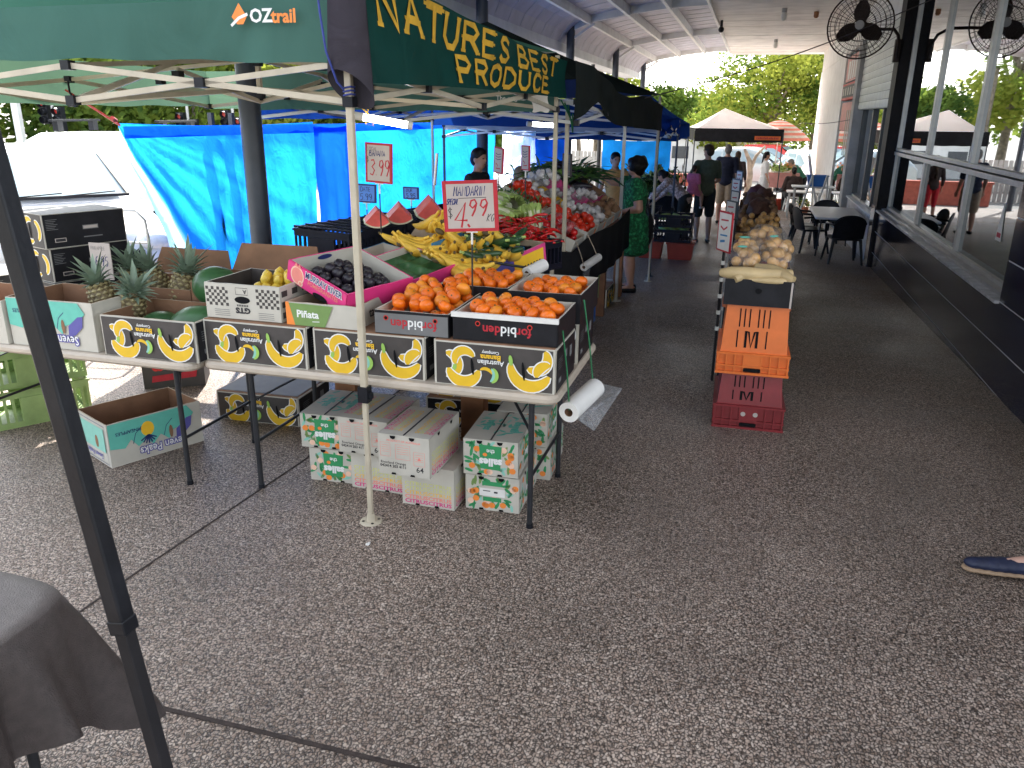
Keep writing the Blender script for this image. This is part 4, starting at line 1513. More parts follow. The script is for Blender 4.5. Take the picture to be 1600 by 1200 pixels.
def forb_art(a, L, H, silver):
    a.rect(-L / 2 + .003, L / 2 - .003, -H / 2 + .003, H / 2 - .012, 'ink_grey' if silver else 'box_black').up()
    a.text('for', .095, -.005, .062, 'ink_red', rot=180, bold=.02)
    a.text('bid', .022, -.004, .066, 'ink_white', rot=180, bold=.015)
    a.text('den', -.062, -.003, .062, 'ink_red', rot=180, bold=.02).up()
    a.oval(.125, .022, .013, .013, 'lens_red').up().oval(.125, .022, .008, .008, 'slot')
    a.oval(-.13, .022, .013, .013, 'lens_red').up().oval(-.13, .022, .008, .008, 'slot')


def tray(label, loc, rz, L, W, H, silver=False, rim='box_white', rx=0, ry=0, out='box_black', inn='box_white', art=None, name='fruit_tray', group=None, sd=1):
    t = thing(name, label, 'tray', loc, rz, group, rx=rx, ry=ry)
    mb = MB()
    open_box(mb, L, W, H, out, inn, rim, th=.009, sd=sd)
    if art:
        art(Art(mb, front(0, -W / 2 - .0045, H / 2)), L, H)
    mb.build('tray_body', t)
    return t


ZB = ZT + .224
G_M = 'dark printed trays of mandarins'
ta = tray('black mandarin tray with a bright white front rim at the front right corner', (-1.04, 3.70, ZB), 0, .515, .40, .128, art=lambda a, L, H: forb_art(a, L, H, False), group=G_M, sd=2)
mb = MB()
mb.box(-.262, .262, -.212, -.196, .112, .136, 'paper')
mb.build('rim_flap', ta)
tb = tray('silver grey mandarin tray left of the white rimmed one', (-1.515, 3.78, ZB), 1.0, .385, .57, .115, art=lambda a, L, H: forb_art(a, L, H, True), rim='box_white', group=G_M, sd=3)
tray('black mandarin tray behind the front right one, at the table corner', (-.965, 4.21, ZB), 0, .39, .50, .155, group=G_M, sd=4)
tray('black mandarin tray in the back row, touching the sign pole', (-1.37, 4.25, ZB), 0, .39, .46, .15, group=G_M, sd=5)
heap(MM, 'mandarin', 'loose mandarin heaped in the front right tray with the white rim', 'mandarin', 'mandarins in the white rimmed tray', -1.04, 3.70, .48, .37, ZB + .04, .0375, 2, cone=.25, jit=.4)
heap(MM, 'mandarin', 'loose mandarin heaped in the silver grey tray beside the cream pole', 'mandarin', 'mandarins in the silver grey tray', -1.515, 3.79, .355, .54, ZB + .03, .0375, 2, cone=.3, back=.05, jit=.4)
heap(MM, 'mandarin', 'loose mandarin heaped in the back tray at the table corner', 'mandarin', 'mandarins in the corner back tray', -.965, 4.21, .36, .46, ZB + .05, .0375, 2, cone=.4)
heap(MM, 'mandarin', 'loose mandarin heaped in the back tray behind the price sign', 'mandarin', 'mandarins in the back middle tray', -1.37, 4.26, .36, .42, ZB + .06, .0375, 2, cone=.3)


def checker(a, L, H):
    a.rect(-L / 2 + .002, L / 2 - .002, -H / 2 + .002, H / 2 - .002, 'box_white').up()
    s = .0165
    for i in range(8):
        for j in range(7):
            if (i + j) % 2 == 0:
                y = H / 2 - .018 - j * s
                for x0 in (-L / 2 + .008, L / 2 - .008 - 8 * s):
                    if j < 6:
                        a.rect(x0 + i * s, x0 + (i + 1) * s, y - s, y, 'box_brown')
    a.up()
    a.oval(0, .012, .046, .019, 'slot').up()
    a.line([(-.035, .04), (.035, .04), (.035, .075), (-.035, .075), (-.035, .04)], .0025, 'ink_black')
    a.text('A', .018, .057, .03, 'ink_black', rot=180)
    a.text('GTS', 0, -.042, .04, 'ink_black', rot=180, sx=1.2, bold=.06)
    for q in range(7):
        a.rect(-.034 + q * .010, -.034 + q * .010 + .006, -.022, -.012, 'ink_black')
    for q in range(4):
        a.line([(-.17, -.045 - q * .010), (-.08, -.045 - q * .010)], .0025, 'ink_grey')
        a.line([(.09, -.05 - q * .010), (.18, -.05 - q * .010)], .0025, 'ink_grey')


ck = tray('white carton printed with a brown checkerboard, holding lemons', (-2.452, 3.72, ZB), 0, .445, .42, .185, art=checker, out='box_white', inn='box_brown', rim='box_white', name='lemon_carton', sd=8)
mb = MB()
for k in range(12):
    mb.box(.2225, .2255, -.2 + (k % 4) * .1, -.15 + (k % 4) * .1, .02 + (k // 4) * .055, .05 + (k // 4) * .055, 'box_brown')
mb.build('side_print', ck)


def lemon_mesh(s):
    mb = MB()
    mb.lathe([(0, -.042), (.006, -.040), (.014, -.034), (.026, -.020), (.030, 0), (.026, .020), (.014, .034), (.007, .039), (.005, .043), (0, .044)], 'lemon', 14)
    return mb.mesh('lemon')


LM = [lemon_mesh(1)]
heap(LM, 'lemon', 'yellow lemon in the checkerboard carton', 'lemon', 'lemons in the checkerboard carton', -2.40, 3.80, .26, .22, ZB + .09, .032, 2, cone=.35, back=.01)


def pinata(a, L, H):
    a.poly([(-L / 2 + .002, -H / 2), (-L / 2 + .05, -H / 2), (-L / 2 + .02, H / 2), (-L / 2 + .002, H / 2)], 'ink_orange')
    a.poly([(-L / 2 + .05, -H / 2), (.02, -H / 2), (.07, H / 2 - .008), (-L / 2 + .02, H / 2 - .004)], 'ink_olive').up()
    a.text('Piñata', -.075, .0, .052, 'ink_white', bold=.03)
    a.line([(-.05, -.035), (-.01, -.033)], .004, 'ink_white')


pn = tray('low white and green printed tray wedged under the pink tray', (-1.995, 3.75, ZB), -1.0, .40, .50, .118, art=pinata, out='box_white', inn='kraft_light', rim='kraft_edge', name='apple_tray', sd=9)
mb = MB()
Art(mb, side(.2045, -.1, .06)).text('ta', 0, 0, .07, 'ink_black', rot=0)
mb.build('side_lettering', pn)


def pink_art(a, L, H):
    a.rect(-L / 2 + .002, L / 2 - .002, -H / 2 + .002, H / 2 - .002, 'ink_pink').up()
    a.oval(-.145, .0, .052, .050, 'ink_peach').up().oval(-.145, 0, .044, .042, 'ink_salmon').up()
    a.oval(-.115, -.035, .018, .016, 'ink_peach').up().oval(-.115, -.035, .011, .010, 'ink_salmon').up()
    a.poly([(-.17, .045), (-.16, .07), (-.145, .05), (-.13, .07), (-.12, .045)], 'ink_salmon').up()
    a.text('MURRAY RIVER', .055, .030, .046, 'ink_white', bold=.09, sx=.88).up()
    a.text('MURRAY RIVER', .055, .030, .046, 'ink_navy', bold=.02, sx=.88)
    a.text('POMEGRANATES', .055, -.006, .030, 'ink_salmon', bold=.02)
    a.up().oval(.04, -.044, .055, .015, 'slot')


pk = tray('bright pink printed tray of dark plums, tilted over the green printed tray', (-2.005, 3.83, 1.118), -20, .45, .47, .11, art=pink_art, out='ink_pink', inn='box_white', rim='ink_pink', ry=16.5, rx=2, name='plum_tray', sd=10)
mb = MB()
Art(mb, side(-.214, 0, .08) @ SCL(1)).oval(.0, .01, .05, .014, 'ink_navy')
mb.box(.2155, .2165, -.04, .05, .07, .085, 'ink_navy')
mb.build('hand_hole', pk)
mb = MB()
mb.ball((0, 0, 0), (.036, .034, .031), 'plum', n=12, rings=8, wob=.1)
PLM = [mb.mesh('plum')]
M_ = TR(-2.005, 3.83, 1.09) @ (RZ(-20) @ RY(16.5) @ RX(2))
rr = random.Random(5)
for k in range(2):
    for i in range(5 - k):
        for j in range(6 - k):
            o = bpy.data.objects.new('plum', PLM[0])
            COL.objects.link(o)
            o.location = M_ @ Vector(((i - (4 - k) / 2) * .076 + rr.uniform(-.01, .01), (j - (5 - k) / 2) * .070 + rr.uniform(-.01, .01), .05 + .042 * k + .02 * math.sin(j)))
            o.rotation_euler = (rr.uniform(0, 6), rr.uniform(0, 6), 0)
            tag(o, 'dark plum lying in the bright pink tray', 'plum', 'plums in the pink tray')

# ------------------------------------------------------------------ left table
def peaks_art(a, L, H, flip=180):
    a.poly([(-L / 2 + .004, H / 2 - .004), (-L / 2 + .004, -.02), (-.20, -.035), (-.16, .01), (-.12, -.045), (-.07, -.01), (-.03, -.055), (.02, -.005), (.07, -.05), (.10, .0), (.20, .03), (L / 2 - .05, .075), (L / 2 - .09, H / 2 - .004)], 'ink_teal').up()
    for x in (-.15, .04):
        a.line([(x, -.02), (x + .02, .04), (x + .06, .075)], .004, 'ink_navy')
    a.oval(-.055, .052, .040, .046, 'ink_yellow').up()
    for q in range(7):
        an = R_(-150 + q * 20)
        a.line([(-.055, .012), (-.055 + .055 * math.cos(an), .012 + .055 * math.sin(an))], .009, 'ink_navy')
    a.poly([(.12, .0), (.19, .055), (.225, .06), (.215, .0), (.16, -.05), (.115, -.055)], 'ink_purple').up()
    a.oval(.085, -.005, .012, .04, 'kraft').up()
    a.text('Seven Peaks', .03, -.078, .070, 'ink_purple', rot=flip, bold=.10, sx=.85).up()
    a.text('Seven Peaks', .03, -.078, .070, 'ink_white', rot=flip, bold=.01, sx=.85)
    a.up()
    a.text('PINEAPPLES', -.17, .065, .03, 'ink_navy', rot=flip, bold=.01)


def pine_box(label, loc, rz, group):
    L, W, H = .58, .40, .272
    t = thing('pineapple_carton', label, 'carton', loc, rz, group)
    mb = MB()
    open_box(mb, L, W, H, 'box_white', 'kraft', 'kraft_edge', th=.008, sd=4)
    peaks_art(Art(mb, front(0, -W / 2 - .0045, H / 2)), L, H)
    a = Art(mb, Matrix(((0, 0, -1, -L / 2 - .0045), (-1, 0, 0, 0), (0, 1, 0, H / 2), (0, 0, 0, 1))))
    a.line([(-.18, -.12), (.18, -.12), (.18, .12), (-.18, .12), (-.18, -.12)], .004, 'ink_navy')
    a.rect(-.16, .16, -.05, .10, 'ink_mint').up()
    a.oval(.05, .0, .022, .04, 'kraft').up()
    a.text('Seven Peaks', 0, -.085, .045, 'ink_purple', rot=180, bold=.02)
    a = Art(mb, side(L / 2 + .0045, 0, H / 2))
    a.rect(-.19, .19, -.12, .12, 'box_white')
    mb.build('carton', t)
    return t


pb = pine_box('white and teal pineapple carton on the left table, full of pineapples', (-3.625, 3.62, .747), 0, 'pineapple cartons')
cx_ = thing('citrus_carton', 'white citrus carton at the left end of the left table, cut by the dark leg', 'carton', (-4.22, 3.60, .747), 0)
mb = MB()
open_box(mb, .58, .4, .25, 'box_white', 'kraft', 'kraft_edge', sd=3)
a = Art(mb, front(0, -.2045, .125))
for q, m in enumerate(('ink_salmon', 'ink_salmon', 'ink_peach', 'ink_peach', 'ink_lime')):
    a.text('CITRUSCITRUS', 0, .06 - .026 * q, .034, m, rot=180, sx=1.6, bold=.02)
a.up().oval(.08, -.085, .03, .025, 'slot')
mb.build('carton', cx_)


def pineapple(label, loc, rx=0, ry=0, rz=0, s=1, leaf=1.0, seed=0):
    rr = random.Random(seed)
    t = thing('pineapple', label, 'pineapple', loc, rz, 'pineapples on the left table', rx=rx, ry=ry)
    mb = MB()
    s *= 1.22
    H, R = .19 * s, .062 * s
    mb.lathe([(0, 0), (R * .7, .005), (R * .95, H * .2), (R, H * .45), (R * .95, H * .75), (R * .7, H * .95), (0, H)], 'pine_skin', 16)
    n, rows = 12, 9
    for j in range(rows):
        z = H * (.06 + .88 * j / (rows - 1))
        r = R * (.72 + .30 * math.sin(PI * (.12 + .76 * j / (rows - 1))))
        for k in range(n):
            a = 2 * PI * (k + .5 * (j % 2)) / n
            c, s_ = math.cos(a), math.sin(a)
            w, h, o = R * .24, H * .055, R * .12
            P = Vector((c * r, s_ * r, z))
            tx, nz = Vector((-s_, c, 0)), Vector((c, s_, 0))
            vs = [P - tx * w, P + Vector((0, 0, -h)), P + tx * w, P + Vector((0, 0, h)), P + nz * o]
            mb.add(vs, [(0, 1, 4), (1, 2, 4), (2, 3, 4), (3, 0, 4)], 'pine_eye')
    mb.build('fruit', t)
    mb = MB()
    for j in range(6):
        m = 9 - j
        for k in range(m):
            a = 2 * PI * k / m + j * .7 + rr.uniform(-.15, .15)
            L = (.075 + .012 * j) * s * rr.uniform(.85, 1.15) * leaf
            up = .12 + .12 * j
            w = .014 * s
            c, s_ = math.cos(a), math.sin(a)
            base = Vector((c * .018 * s, s_ * .018 * s, H * .97 + j * .010 * s))
            pts = []
            for q in range(4):
                u = q / 3
                out = L * u * (1 - up * .7)
                zz = L * (up * u * 1.1 + (.25 * u - .38 * u * u) * (1.2 - up))
                pts.append(base + Vector((c * out, s_ * out, zz)))
            tx = Vector((-s_, c, 0))
            ws = (w, w * .95, w * .6, .0008)
            vs = []
            for p, ww in zip(pts, ws):
                vs += [p - tx * ww, p - Vector((c, s_, 0)) * ww * -.25 + Vector((0, 0, -ww * .4)), p + tx * ww]
            fs = []
            for q in range(3):
                b_ = q * 3
                fs += [(b_, b_ + 1, b_ + 4, b_ + 3), (b_ + 1, b_ + 2, b_ + 5, b_ + 4)]
            mb.add(vs, fs, 'pine_leaf', True)
    mb.build('leaf_crown', t)
    return t


pineapple('upright pineapple front left in the carton, leaning to the left', (-3.50, 3.74, .84), 4, -16, 0, 1.0, 1.0, 1)
pineapple('lower pineapple front right in the carton with wide leaves', (-3.37, 3.70, .80), 12, 14, 40, 1.0, 1.1, 2)
pineapple('pineapple directly behind the handwritten price card', (-3.60, 4.10, .85), -8, -6, 80, 1.0, 1.05, 3)
pineapple('tallest pineapple standing at the back near the blue tarpaulin', (-3.26, 4.02, .85), -6, 14, 20, 1.04, 1.15, 4)
pineapple('pineapple leaning behind the tallest one', (-3.44, 4.14, .86), -20, 8, 130, 1.0, .9, 5)
# tall brown cartons standing behind
def flap_box(label, loc, rz, L, W, H, name='brown_carton', rx=0, m='kraft', group='brown open cartons'):
    t = thing(name, label, 'carton', loc, rz, group, rx=rx)
    mb = MB()
    open_box(mb, L, W, H, m, m, 'kraft_edge', th=.006, sd=len(label))
    mb.build('carton', t)
    mb = MB()
    mb.add([(-L / 2, W / 2, H), (L / 2, W / 2, H), (L / 2 - .05, W / 2 + .05, H + .16), (-L / 2 + .05, W / 2 + .05, H + .16),
            (-L / 2, W / 2 + .005, H), (L / 2, W / 2 + .005, H), (L / 2 - .05, W / 2 + .055, H + .16), (-L / 2 + .05, W / 2 + .055, H + .16)],
           [(0, 1, 2, 3), (7, 6, 5, 4), (3, 2, 6, 7), (0, 3, 7, 4), (1, 5, 6, 2)], m)
    mb.box(-.13, -.06, W / 2 - .009, W / 2 - .0065, H * .55, H * .6, 'slot')
    mb.box(.06, .13, W / 2 - .009, W / 2 - .0065, H * .55, H * .6, 'slot')
    mb.build('flap', t)
    return t


flap_box('brown open carton behind the pineapples with a raised flap', (-3.42, 4.17, .85), 0, .60, .42, .15)
flap_box('brown open carton with a raised flap holding the round green melon', (-2.78, 4.15, .86), 2, .62, .44, .20)
mb = MB()
mb.box(-3.9, -2.42, 3.86, 4.55, .747, .85, 'box_black')
mb.build('carton_plinth', None, 'low dark carton the brown cartons stand on', 'carton')


def melon(label, loc, r, rot):
    mb = MB()
    mb.ball((0, 0, 0), r, 'melon', n=28, rings=18, wob=.04)
    o = mb.build('green_melon', None, label, 'melon', 'green melons on the left table')
    o.location = loc
    o.rotation_euler = [R_(a) for a in rot]


melon('large green melon in the open banana carton at the front', (-2.86, 3.66, .885), (.155, .12, .105), (0, -6, 10))
melon('round green melon in the brown carton behind', (-2.95, 3.98, 1.03), (.135, .12, .12), (0, 10, 40))
melon('pale tipped green melon at the right end of the brown carton', (-2.60, 4.10, .99), (.14, .10, .10), (0, 5, 15))
melon('green melon partly hidden at the left end of the open banana carton', (-3.14, 3.70, .84), (.12, .11, .09), (0, 5, 60))


# stacked banana cartons at the far left, lids on
def lid_box(label, loc, rz):
    L, W, H = .52, .40, .21
    t = thing('banana_carton', label, 'carton', loc, rz, 'stacked lidded banana cartons')
    mb = MB()
    mb.box(-L / 2, L / 2, -W / 2, W / 2, 0, H, 'box_white')
    mb.poly([(-L / 2 - .004, -W / 2 - .004, H), (L / 2 + .004, -W / 2 - .004, H), (L / 2 + .004, W / 2 + .004, H + .001), (-L / 2 - .004, W / 2 + .004, H + .001)], 'ink_grey')
    a = Art(mb, front(0, -W / 2 - .001, H / 2))
    a.rect(-L / 2 + .006, L / 2 - .006, -H / 2 + .004, H / 2 - .004, 'box_black').up()
    for q in range(7):
        a.line([(-L / 2 + .02, .07 - q * .010), (-L / 2 + .09 - .01 * (q % 3), .07 - q * .010)], .003, 'ink_grey')
    a.rect(-.02, .08, -.005, .022, 'ink_grey').up()
    a.rect(-.015, .075, .0, .017, 'sign_card')
    a.rect(-.20, -.13, -.07, -.045, 'sign_card').up()
    a.rect(-.195, -.135, -.066, -.049, 'ink_black')
    a.rect(-.02, .1, -.055, -.048, 'ink_grey')
    a = Art(mb, Matrix(((0, 0, -1, -L / 2 - .001), (-1, 0, 0, 0), (0, 1, 0, H / 2), (0, 0, 0, 1))))
    a.rect(-W / 2 + .006, W / 2 - .006, -H / 2 + .004, H / 2 - .004, 'box_brown').up()
    a.crescent(.03, .0, .07, 60, 300, .04, 'y_banana', 'ink_white')
    a.crescent(.10, -.0, .06, -60, 80, .035, 'y_banana', 'ink_white')
    a.crescent(-.10, 0, .06, 90, 250, .035, 'y_banana', 'ink_white')
    a.oval(.04, 0, .01, .05, 'slot')
    mb.build('carton', t)
    return t


l1 = lid_box('dark lidded banana carton, lower one of the stack at the far left', (-4.22, 4.26, .765), 72)
dup(l1, (-4.23, 4.27, .978), 73, 'dark lidded banana carton, upper one of the stack at the far left', 'stacked lidded banana cartons')
dup(l1, (-4.21, 4.25, 1.191), 70, 'dark lidded banana carton, topmost of the stack at the far left', 'stacked lidded banana cartons')
dup(l1, (-4.78, 4.3, .765), 70, 'dark lidded banana carton seen past the dark leg at the picture edge', 'stacked lidded banana cartons')

# ------------------------------------------------------------------ under the tables
pine_box('empty pineapple carton standing on the paving under the left table', (-3.51, 3.85, 0), 65, 'pineapple cartons')


def salles_art(a, L, H, sd, lab=False):
    rr = random.Random(sd)
    a.rect(-L / 2 + .002, L / 2 - .002, -H / 2 + .002, H / 2 - .002, 'box_white').up()
    for q in range(44):
        x, y = rr.uniform(-L / 2 + .02, L / 2 - .02), rr.uniform(-H / 2 + .02, H / 2 - .02)
        if abs(x) < .06 and abs(y) < .05:
            continue
        a.oval(x, y, rr.uniform(.02, .03), .0085, rr.choice(('ink_green', 'ink_mint', 'ink_green', 'ink_olive')), rot=rr.uniform(0, 180), n=8)
    a.up()
    for q in range(13):
        x, y = rr.uniform(-L / 2 + .02, L / 2 - .02), rr.uniform(-H / 2 + .02, H / 2 - .02)
        a.oval(x, y, .018, .017, 'ink_orange' if q % 3 else 'ink_peach', n=10)
    a.up()
    if lab:
        a.rect(-.055, .055, .045, .07, 'ink_green').up()
        a.rect(-.07, .07, -.015, .03, 'paper').up()
        a.line([(-.05, .015), (-.01, .015)], .005, 'ink_black')
        a.line([(.01, .01), (.03, .01)], .01, 'ink_black')
        a.rect(-.05, .05, -.045, -.02, 'ink_green')
        return
    a.poly([(-.062, .075), (.06, .07), (.052, -.065), (-.055, -.06)], 'ink_green').up()
    a.text('the', .0, .040, .034, 'ink_white', rot=180, bold=.02)
    a.text('salles', 0, -.02, .058, 'ink_white', rot=180, bold=.05)
    a.oval(-.03, .02, .012, .01, 'ink_orange')


def notch_box(name, label, loc, rz, L, W, H, group, artf, arts=None, top=None):
    t = thing(name, label, 'carton', loc, rz, group)
    mb = MB()
    mb.box(-L / 2, L / 2, -W / 2, W / 2, 0, H, 'box_white')
    artf(Art(mb, front(0, -W / 2 - .0008, H / 2)), L, H)
    if arts:
        arts(Art(mb, side(L / 2 + .0008, 0, H / 2)), W, H)
    for x in (-L * .2, L * .17):
        mb.T = front(x, -W / 2 - .006, H - .004)
        mb.poly([(-.016, 0, 0), (-.012, -.014, 0), (0, -.019, 0), (.012, -.014, 0), (.016, 0, 0)], 'slot')
        mb.T = front(x, -W / 2 - .006, .0035)
        mb.poly([(.014, 0, 0), (.010, .011, 0), (-.010, .011, 0), (-.014, 0, 0)], 'slot')
        mb.T = Matrix.Identity(4)
    for y in (-W * .22, W * .2):
        mb.T = side(L / 2 + .004, y, H - .004)
        mb.poly([(-.016, 0, 0), (-.012, -.014, 0), (0, -.019, 0), (.012, -.014, 0), (.016, 0, 0)], 'slot')
        mb.T = Matrix.Identity(4)
    if top:
        top(Art(mb, topf(0, 0, H + .0006)), L, W)
    mb.build('carton', t)
    mb = MB()
    mb.box(-.003, .003, -W / 2 + .004, W / 2 - .004, H - .002, H + .0045, 'ink_black')
    mb.box(-L / 2, -.004, -W / 2, W / 2, H + .004, H + .0048, 'clear_tape') if False else None
    mb.build('lid_gap', t)
    return t


def salles_top(a, L, W):
    rr = random.Random(3)
    a.rect(-L / 2 + .002, L / 2 - .002, -W / 2 + .002, W / 2 - .002, 'ink_mint' if False else 'box_white').up()
    for q in range(30):
        a.oval(rr.uniform(-L / 2 + .03, L / 2 - .03), rr.uniform(-W / 2 + .03, W / 2 - .03), .026, .009, rr.choice(('ink_teal', 'ink_mint', 'ink_teal')), rot=rr.uniform(0, 180), n=8)
    a.up().text('salles', -.07, 0, .07, 'ink_teal', rot=90, bold=.04)
    a.text('salles', .08, 0, .07, 'ink_teal', rot=90, bold=.04)


G_S = 'leaf printed citrus cartons under the table'
SL = (.295, .42, .20)
s1 = notch_box('fruit_carton', 'leaf and orange printed carton, top right one under the table', (-1.165, 3.86, .207), 3, *SL, G_S, lambda a, L, H: salles_art(a, L, H, 2), lambda a, L, H: salles_art(a, L, H, 5), salles_top)
notch_box('fruit_carton', 'leaf printed carton with a white address label, bottom right under the table', (-1.155, 3.87, 0), 2, *SL, G_S, lambda a, L, H: salles_art(a, L, H, 6, True), lambda a, L, H: salles_art(a, L, H, 7))
notch_box('fruit_carton', 'leaf printed carton, top one of the left stack under the table', (-2.165, 3.93, .207), 4, *SL, G_S, lambda a, L, H: salles_art(a, L, H, 9), lambda a, L, H: salles_art(a, L, H, 10), salles_top)
notch_box('fruit_carton', 'leaf printed carton, bottom one of the left stack under the table', (-2.125, 3.94, 0), 3, *SL, G_S, lambda a, L, H: salles_art(a, L, H, 12), lambda a, L, H: salles_art(a, L, H, 13))
notch_box('fruit_carton', 'leaf printed carton in the back row behind the right stack', (-1.12, 4.31, .207), 3, *SL, G_S, lambda a, L, H: salles_art(a, L, H, 14), lambda a, L, H: salles_art(a, L, H, 15), salles_top)
notch_box('fruit_carton', 'leaf printed carton in the back row on the paving, behind the right stack', (-1.10, 4.32, 0), 3, *SL, G_S, lambda a, L, H: salles_art(a, L, H, 16), lambda a, L, H: salles_art(a, L, H, 17))


def citrus_rows(a, L, H, n=4, s=.030):
    a.rect(-L / 2 + .002, L / 2 - .002, -H / 2 + .002, H / 2 - .002, 'box_white').up()
    for q, m in enumerate(('ink_magenta', 'ink_salmon', 'ink_yellow', 'ink_lime', 'ink_lime')[:n + 1]):
        a.text('CITRUSCITRUS', 0, -H / 2 + .022 + q * .026, s, m, sx=L / .30 * 1.35, bold=.035 if q < 2 else .01)


def citrus_label(a, L, H):
    a.rect(-L / 2 + .002, L / 2 - .002, -H / 2 + .002, H / 2 - .002, 'box_white').up()
    for x0, x1, y0, y1 in ((-.13, -.075, -.01, .065), (-.045, .035, -.02, .06), (.055, .115, -.045, .03)):
        a.line([(x0, y0), (x1, y0), (x1, y1), (x0, y1), (x0, y0)], .0022, 'ink_salmon')
        for k in range(4):
            a.line([(x0 + .008, y1 - .014 - k * .012), (x1 - .008, y1 - .014 - k * .012)], .002, 'ink_salmon')
    a.poly([(.075, -.015), (.095, -.015), (.085, .005)], 'ink_salmon')
    a.text('PRODUCT OF AUSTRALIA', 0, .078, .016, 'ink_salmon')
    a.text('Riverland Orange', -.06, -.045, .020, 'ink_black', bold=.01)
    a.text('042414 203 4111', -.06, -.064, .021, 'ink_black', bold=.03)
    a.text('64', .088, -.068, .042, 'ink_black', bold=.01)


def citrus_top(a, L, W):
    a.rect(-L / 2 + .002, L / 2 - .002, -W / 2 + .002, W / 2 - .002, 'box_white').up()
    for q, m in enumerate(('ink_magenta', 'ink_salmon', 'ink_lime', 'ink_yellow')):
        for sx in (-1, 1):
            a.text('CITRUSCITRUS', sx * (L / 2 - .018 - q * .026), 0, .030, m, rot=-90, sx=1.55, bold=.02)


G_C = 'pink and yellow lettered citrus cartons under the table'
CL = (.30, .42, .205)
notch_box('citrus_carton', 'citrus carton stamped 64, pulled forward on top of the row', (-1.555, 3.67, .235), -1, .285, .42, .222, G_C, citrus_label, lambda a, L, H: citrus_rows(a, L, H), citrus_top)
notch_box('citrus_carton', 'citrus carton on the paving directly below the one stamped 64', (-1.485, 3.80, 0), -1, .30, .40, .232, G_C, lambda a, L, H: citrus_rows(a, L, H, 4), lambda a, L, H: citrus_rows(a, L, H))
notch_box('citrus_carton', 'citrus carton on top, left of the one stamped 64 and behind the pole', (-1.885, 3.88, .225), -2, .30, .42, .205, G_C, citrus_label, lambda a, L, H: citrus_rows(a, L, H), citrus_top)
notch_box('citrus_carton', 'citrus carton on the paving behind the foot of the cream pole', (-1.82, 3.90, 0), -2, .33, .40, .222, G_C, lambda a, L, H: citrus_rows(a, L, H, 4), lambda a, L, H: citrus_rows(a, L, H))
d1 = banana_box('lone banana carton lying flat on the paving under the left end of the front table', (-3.06, 4.64, 0), 2, L=.61, W=.45, H=.20, group='banana cartons on the paving')
mb = MB()
mb.box(-.29, .29, -.2, .2, .2045, .2075, 'ink_grey')
mb.build('lid_panel', d1)
banana_box('banana carton lying behind the citrus cartons, lower one', (-1.65, 4.95, .0), 3, L=.62, W=.42, H=.20, group='banana cartons on the paving', bg='box_black')
banana_box('banana carton stacked higher up behind the citrus cartons', (-1.66, 4.98, .205), -4, L=.62, W=.42, H=.20, group='banana cartons on the paving', bg='box_black')
for x, y, z, l in ((-1.53, 4.5, .72, 'thick brown timber post behind the citrus cartons, right one'), (-2.47, 4.62, .72, 'thick brown timber post behind the leaf printed cartons, left one')):
    t = thing('timber_post', l, 'post', (x, y, 0), group='timber posts under the fruit stand')
    mb = MB()
    mb.rbox(-.075, .075, -.05, .05, 0, z + .1, .004, 'wood', 2)
    mb.build('post_body', t)
t = thing('fruit_stand', 'low timber stand behind the front table carrying sloping trays', 'stand', (-1.9, 5.1, 0))
mb = MB()
mb.box(-.62, .62, -.55, .55, .82, .86, 'wood')
mb.build('shelf', t)
mb = MB()
mb.T = RZ(0)
mb.box(-1.15, -.35, -.32, -.28, .96, 1.07, 'pallet_orange')
mb.box(-1.15, .35, .30, .34, .86, .98, 'pallet_orange')
mb.build('cross_rail', t)
for sx in (-.55, .55):
    mb = MB()
    mb.box(sx - .04, sx + .04, .3, .38, 0, .82, 'wood')
    mb.build('post', t)
# ------------------------------------------------------------------ sloping trays behind the front table
def banana_mesh(seed, L=.235, r=.0235):
    rr = random.Random(seed)
    mb = MB()
    pts, rs = [], []
    bend = rr.uniform(.9, 1.25)
    for i in range(9):
        t = i / 8
        a = bend * (t - .5)
        pts.append((L / bend * math.sin(a), 0, L / bend * (1 - math.cos(a)) - .0))
        rs.append(r * (.35 + .65 * math.sin(PI * min(1, t * 1.02 + .06)) ** .5) if 0 < i < 8 else r * .3)
    mb.tube(pts, r, 'banana', n=6, rs=rs)
    e = Vector(pts[-1]) + (Vector(pts[-1]) - Vector(pts[-2])) * .4
    mb.cyl(pts[-1], e, r * .3, 'banana_tip', n=5)
    e = Vector(pts[0]) + (Vector(pts[0]) - Vector(pts[1])) * 1.0
    mb.cyl(pts[0], e, r * .36, 'banana', n=5)
    return mb.mesh('banana')


BN = [banana_mesh(k) for k in (1, 2, 3)]


def bunch(label, loc, rz, rx=0, ry=0, n=6, seed=0):
    rr = random.Random(seed)
    t = thing('banana_bunch', label, 'bananas', loc, rz, 'banana bunches in the sloping tray', rx=rx, ry=ry)
    t.scale = (1.3, 1.3, 1.3)
    mb = MB()
    mb.ball((-.095, 0, .03), (.02, .03, .016), 'banana_tip', n=8, rings=5)
    mb.build('stem', t)
    for k in range(n):
        o = bpy.data.objects.new('banana', rr.choice(BN))
        COL.objects.link(o)
        o.parent = t
        a = (k - (n - 1) / 2) * .17
        o.location = (-.0 + rr.uniform(-.01, .01), (k - (n - 1) / 2) * .036, .02 + .012 * (k % 2))
        o.rotation_euler = (rr.uniform(-.5, .3) + a * .3, 0, a)
    return t


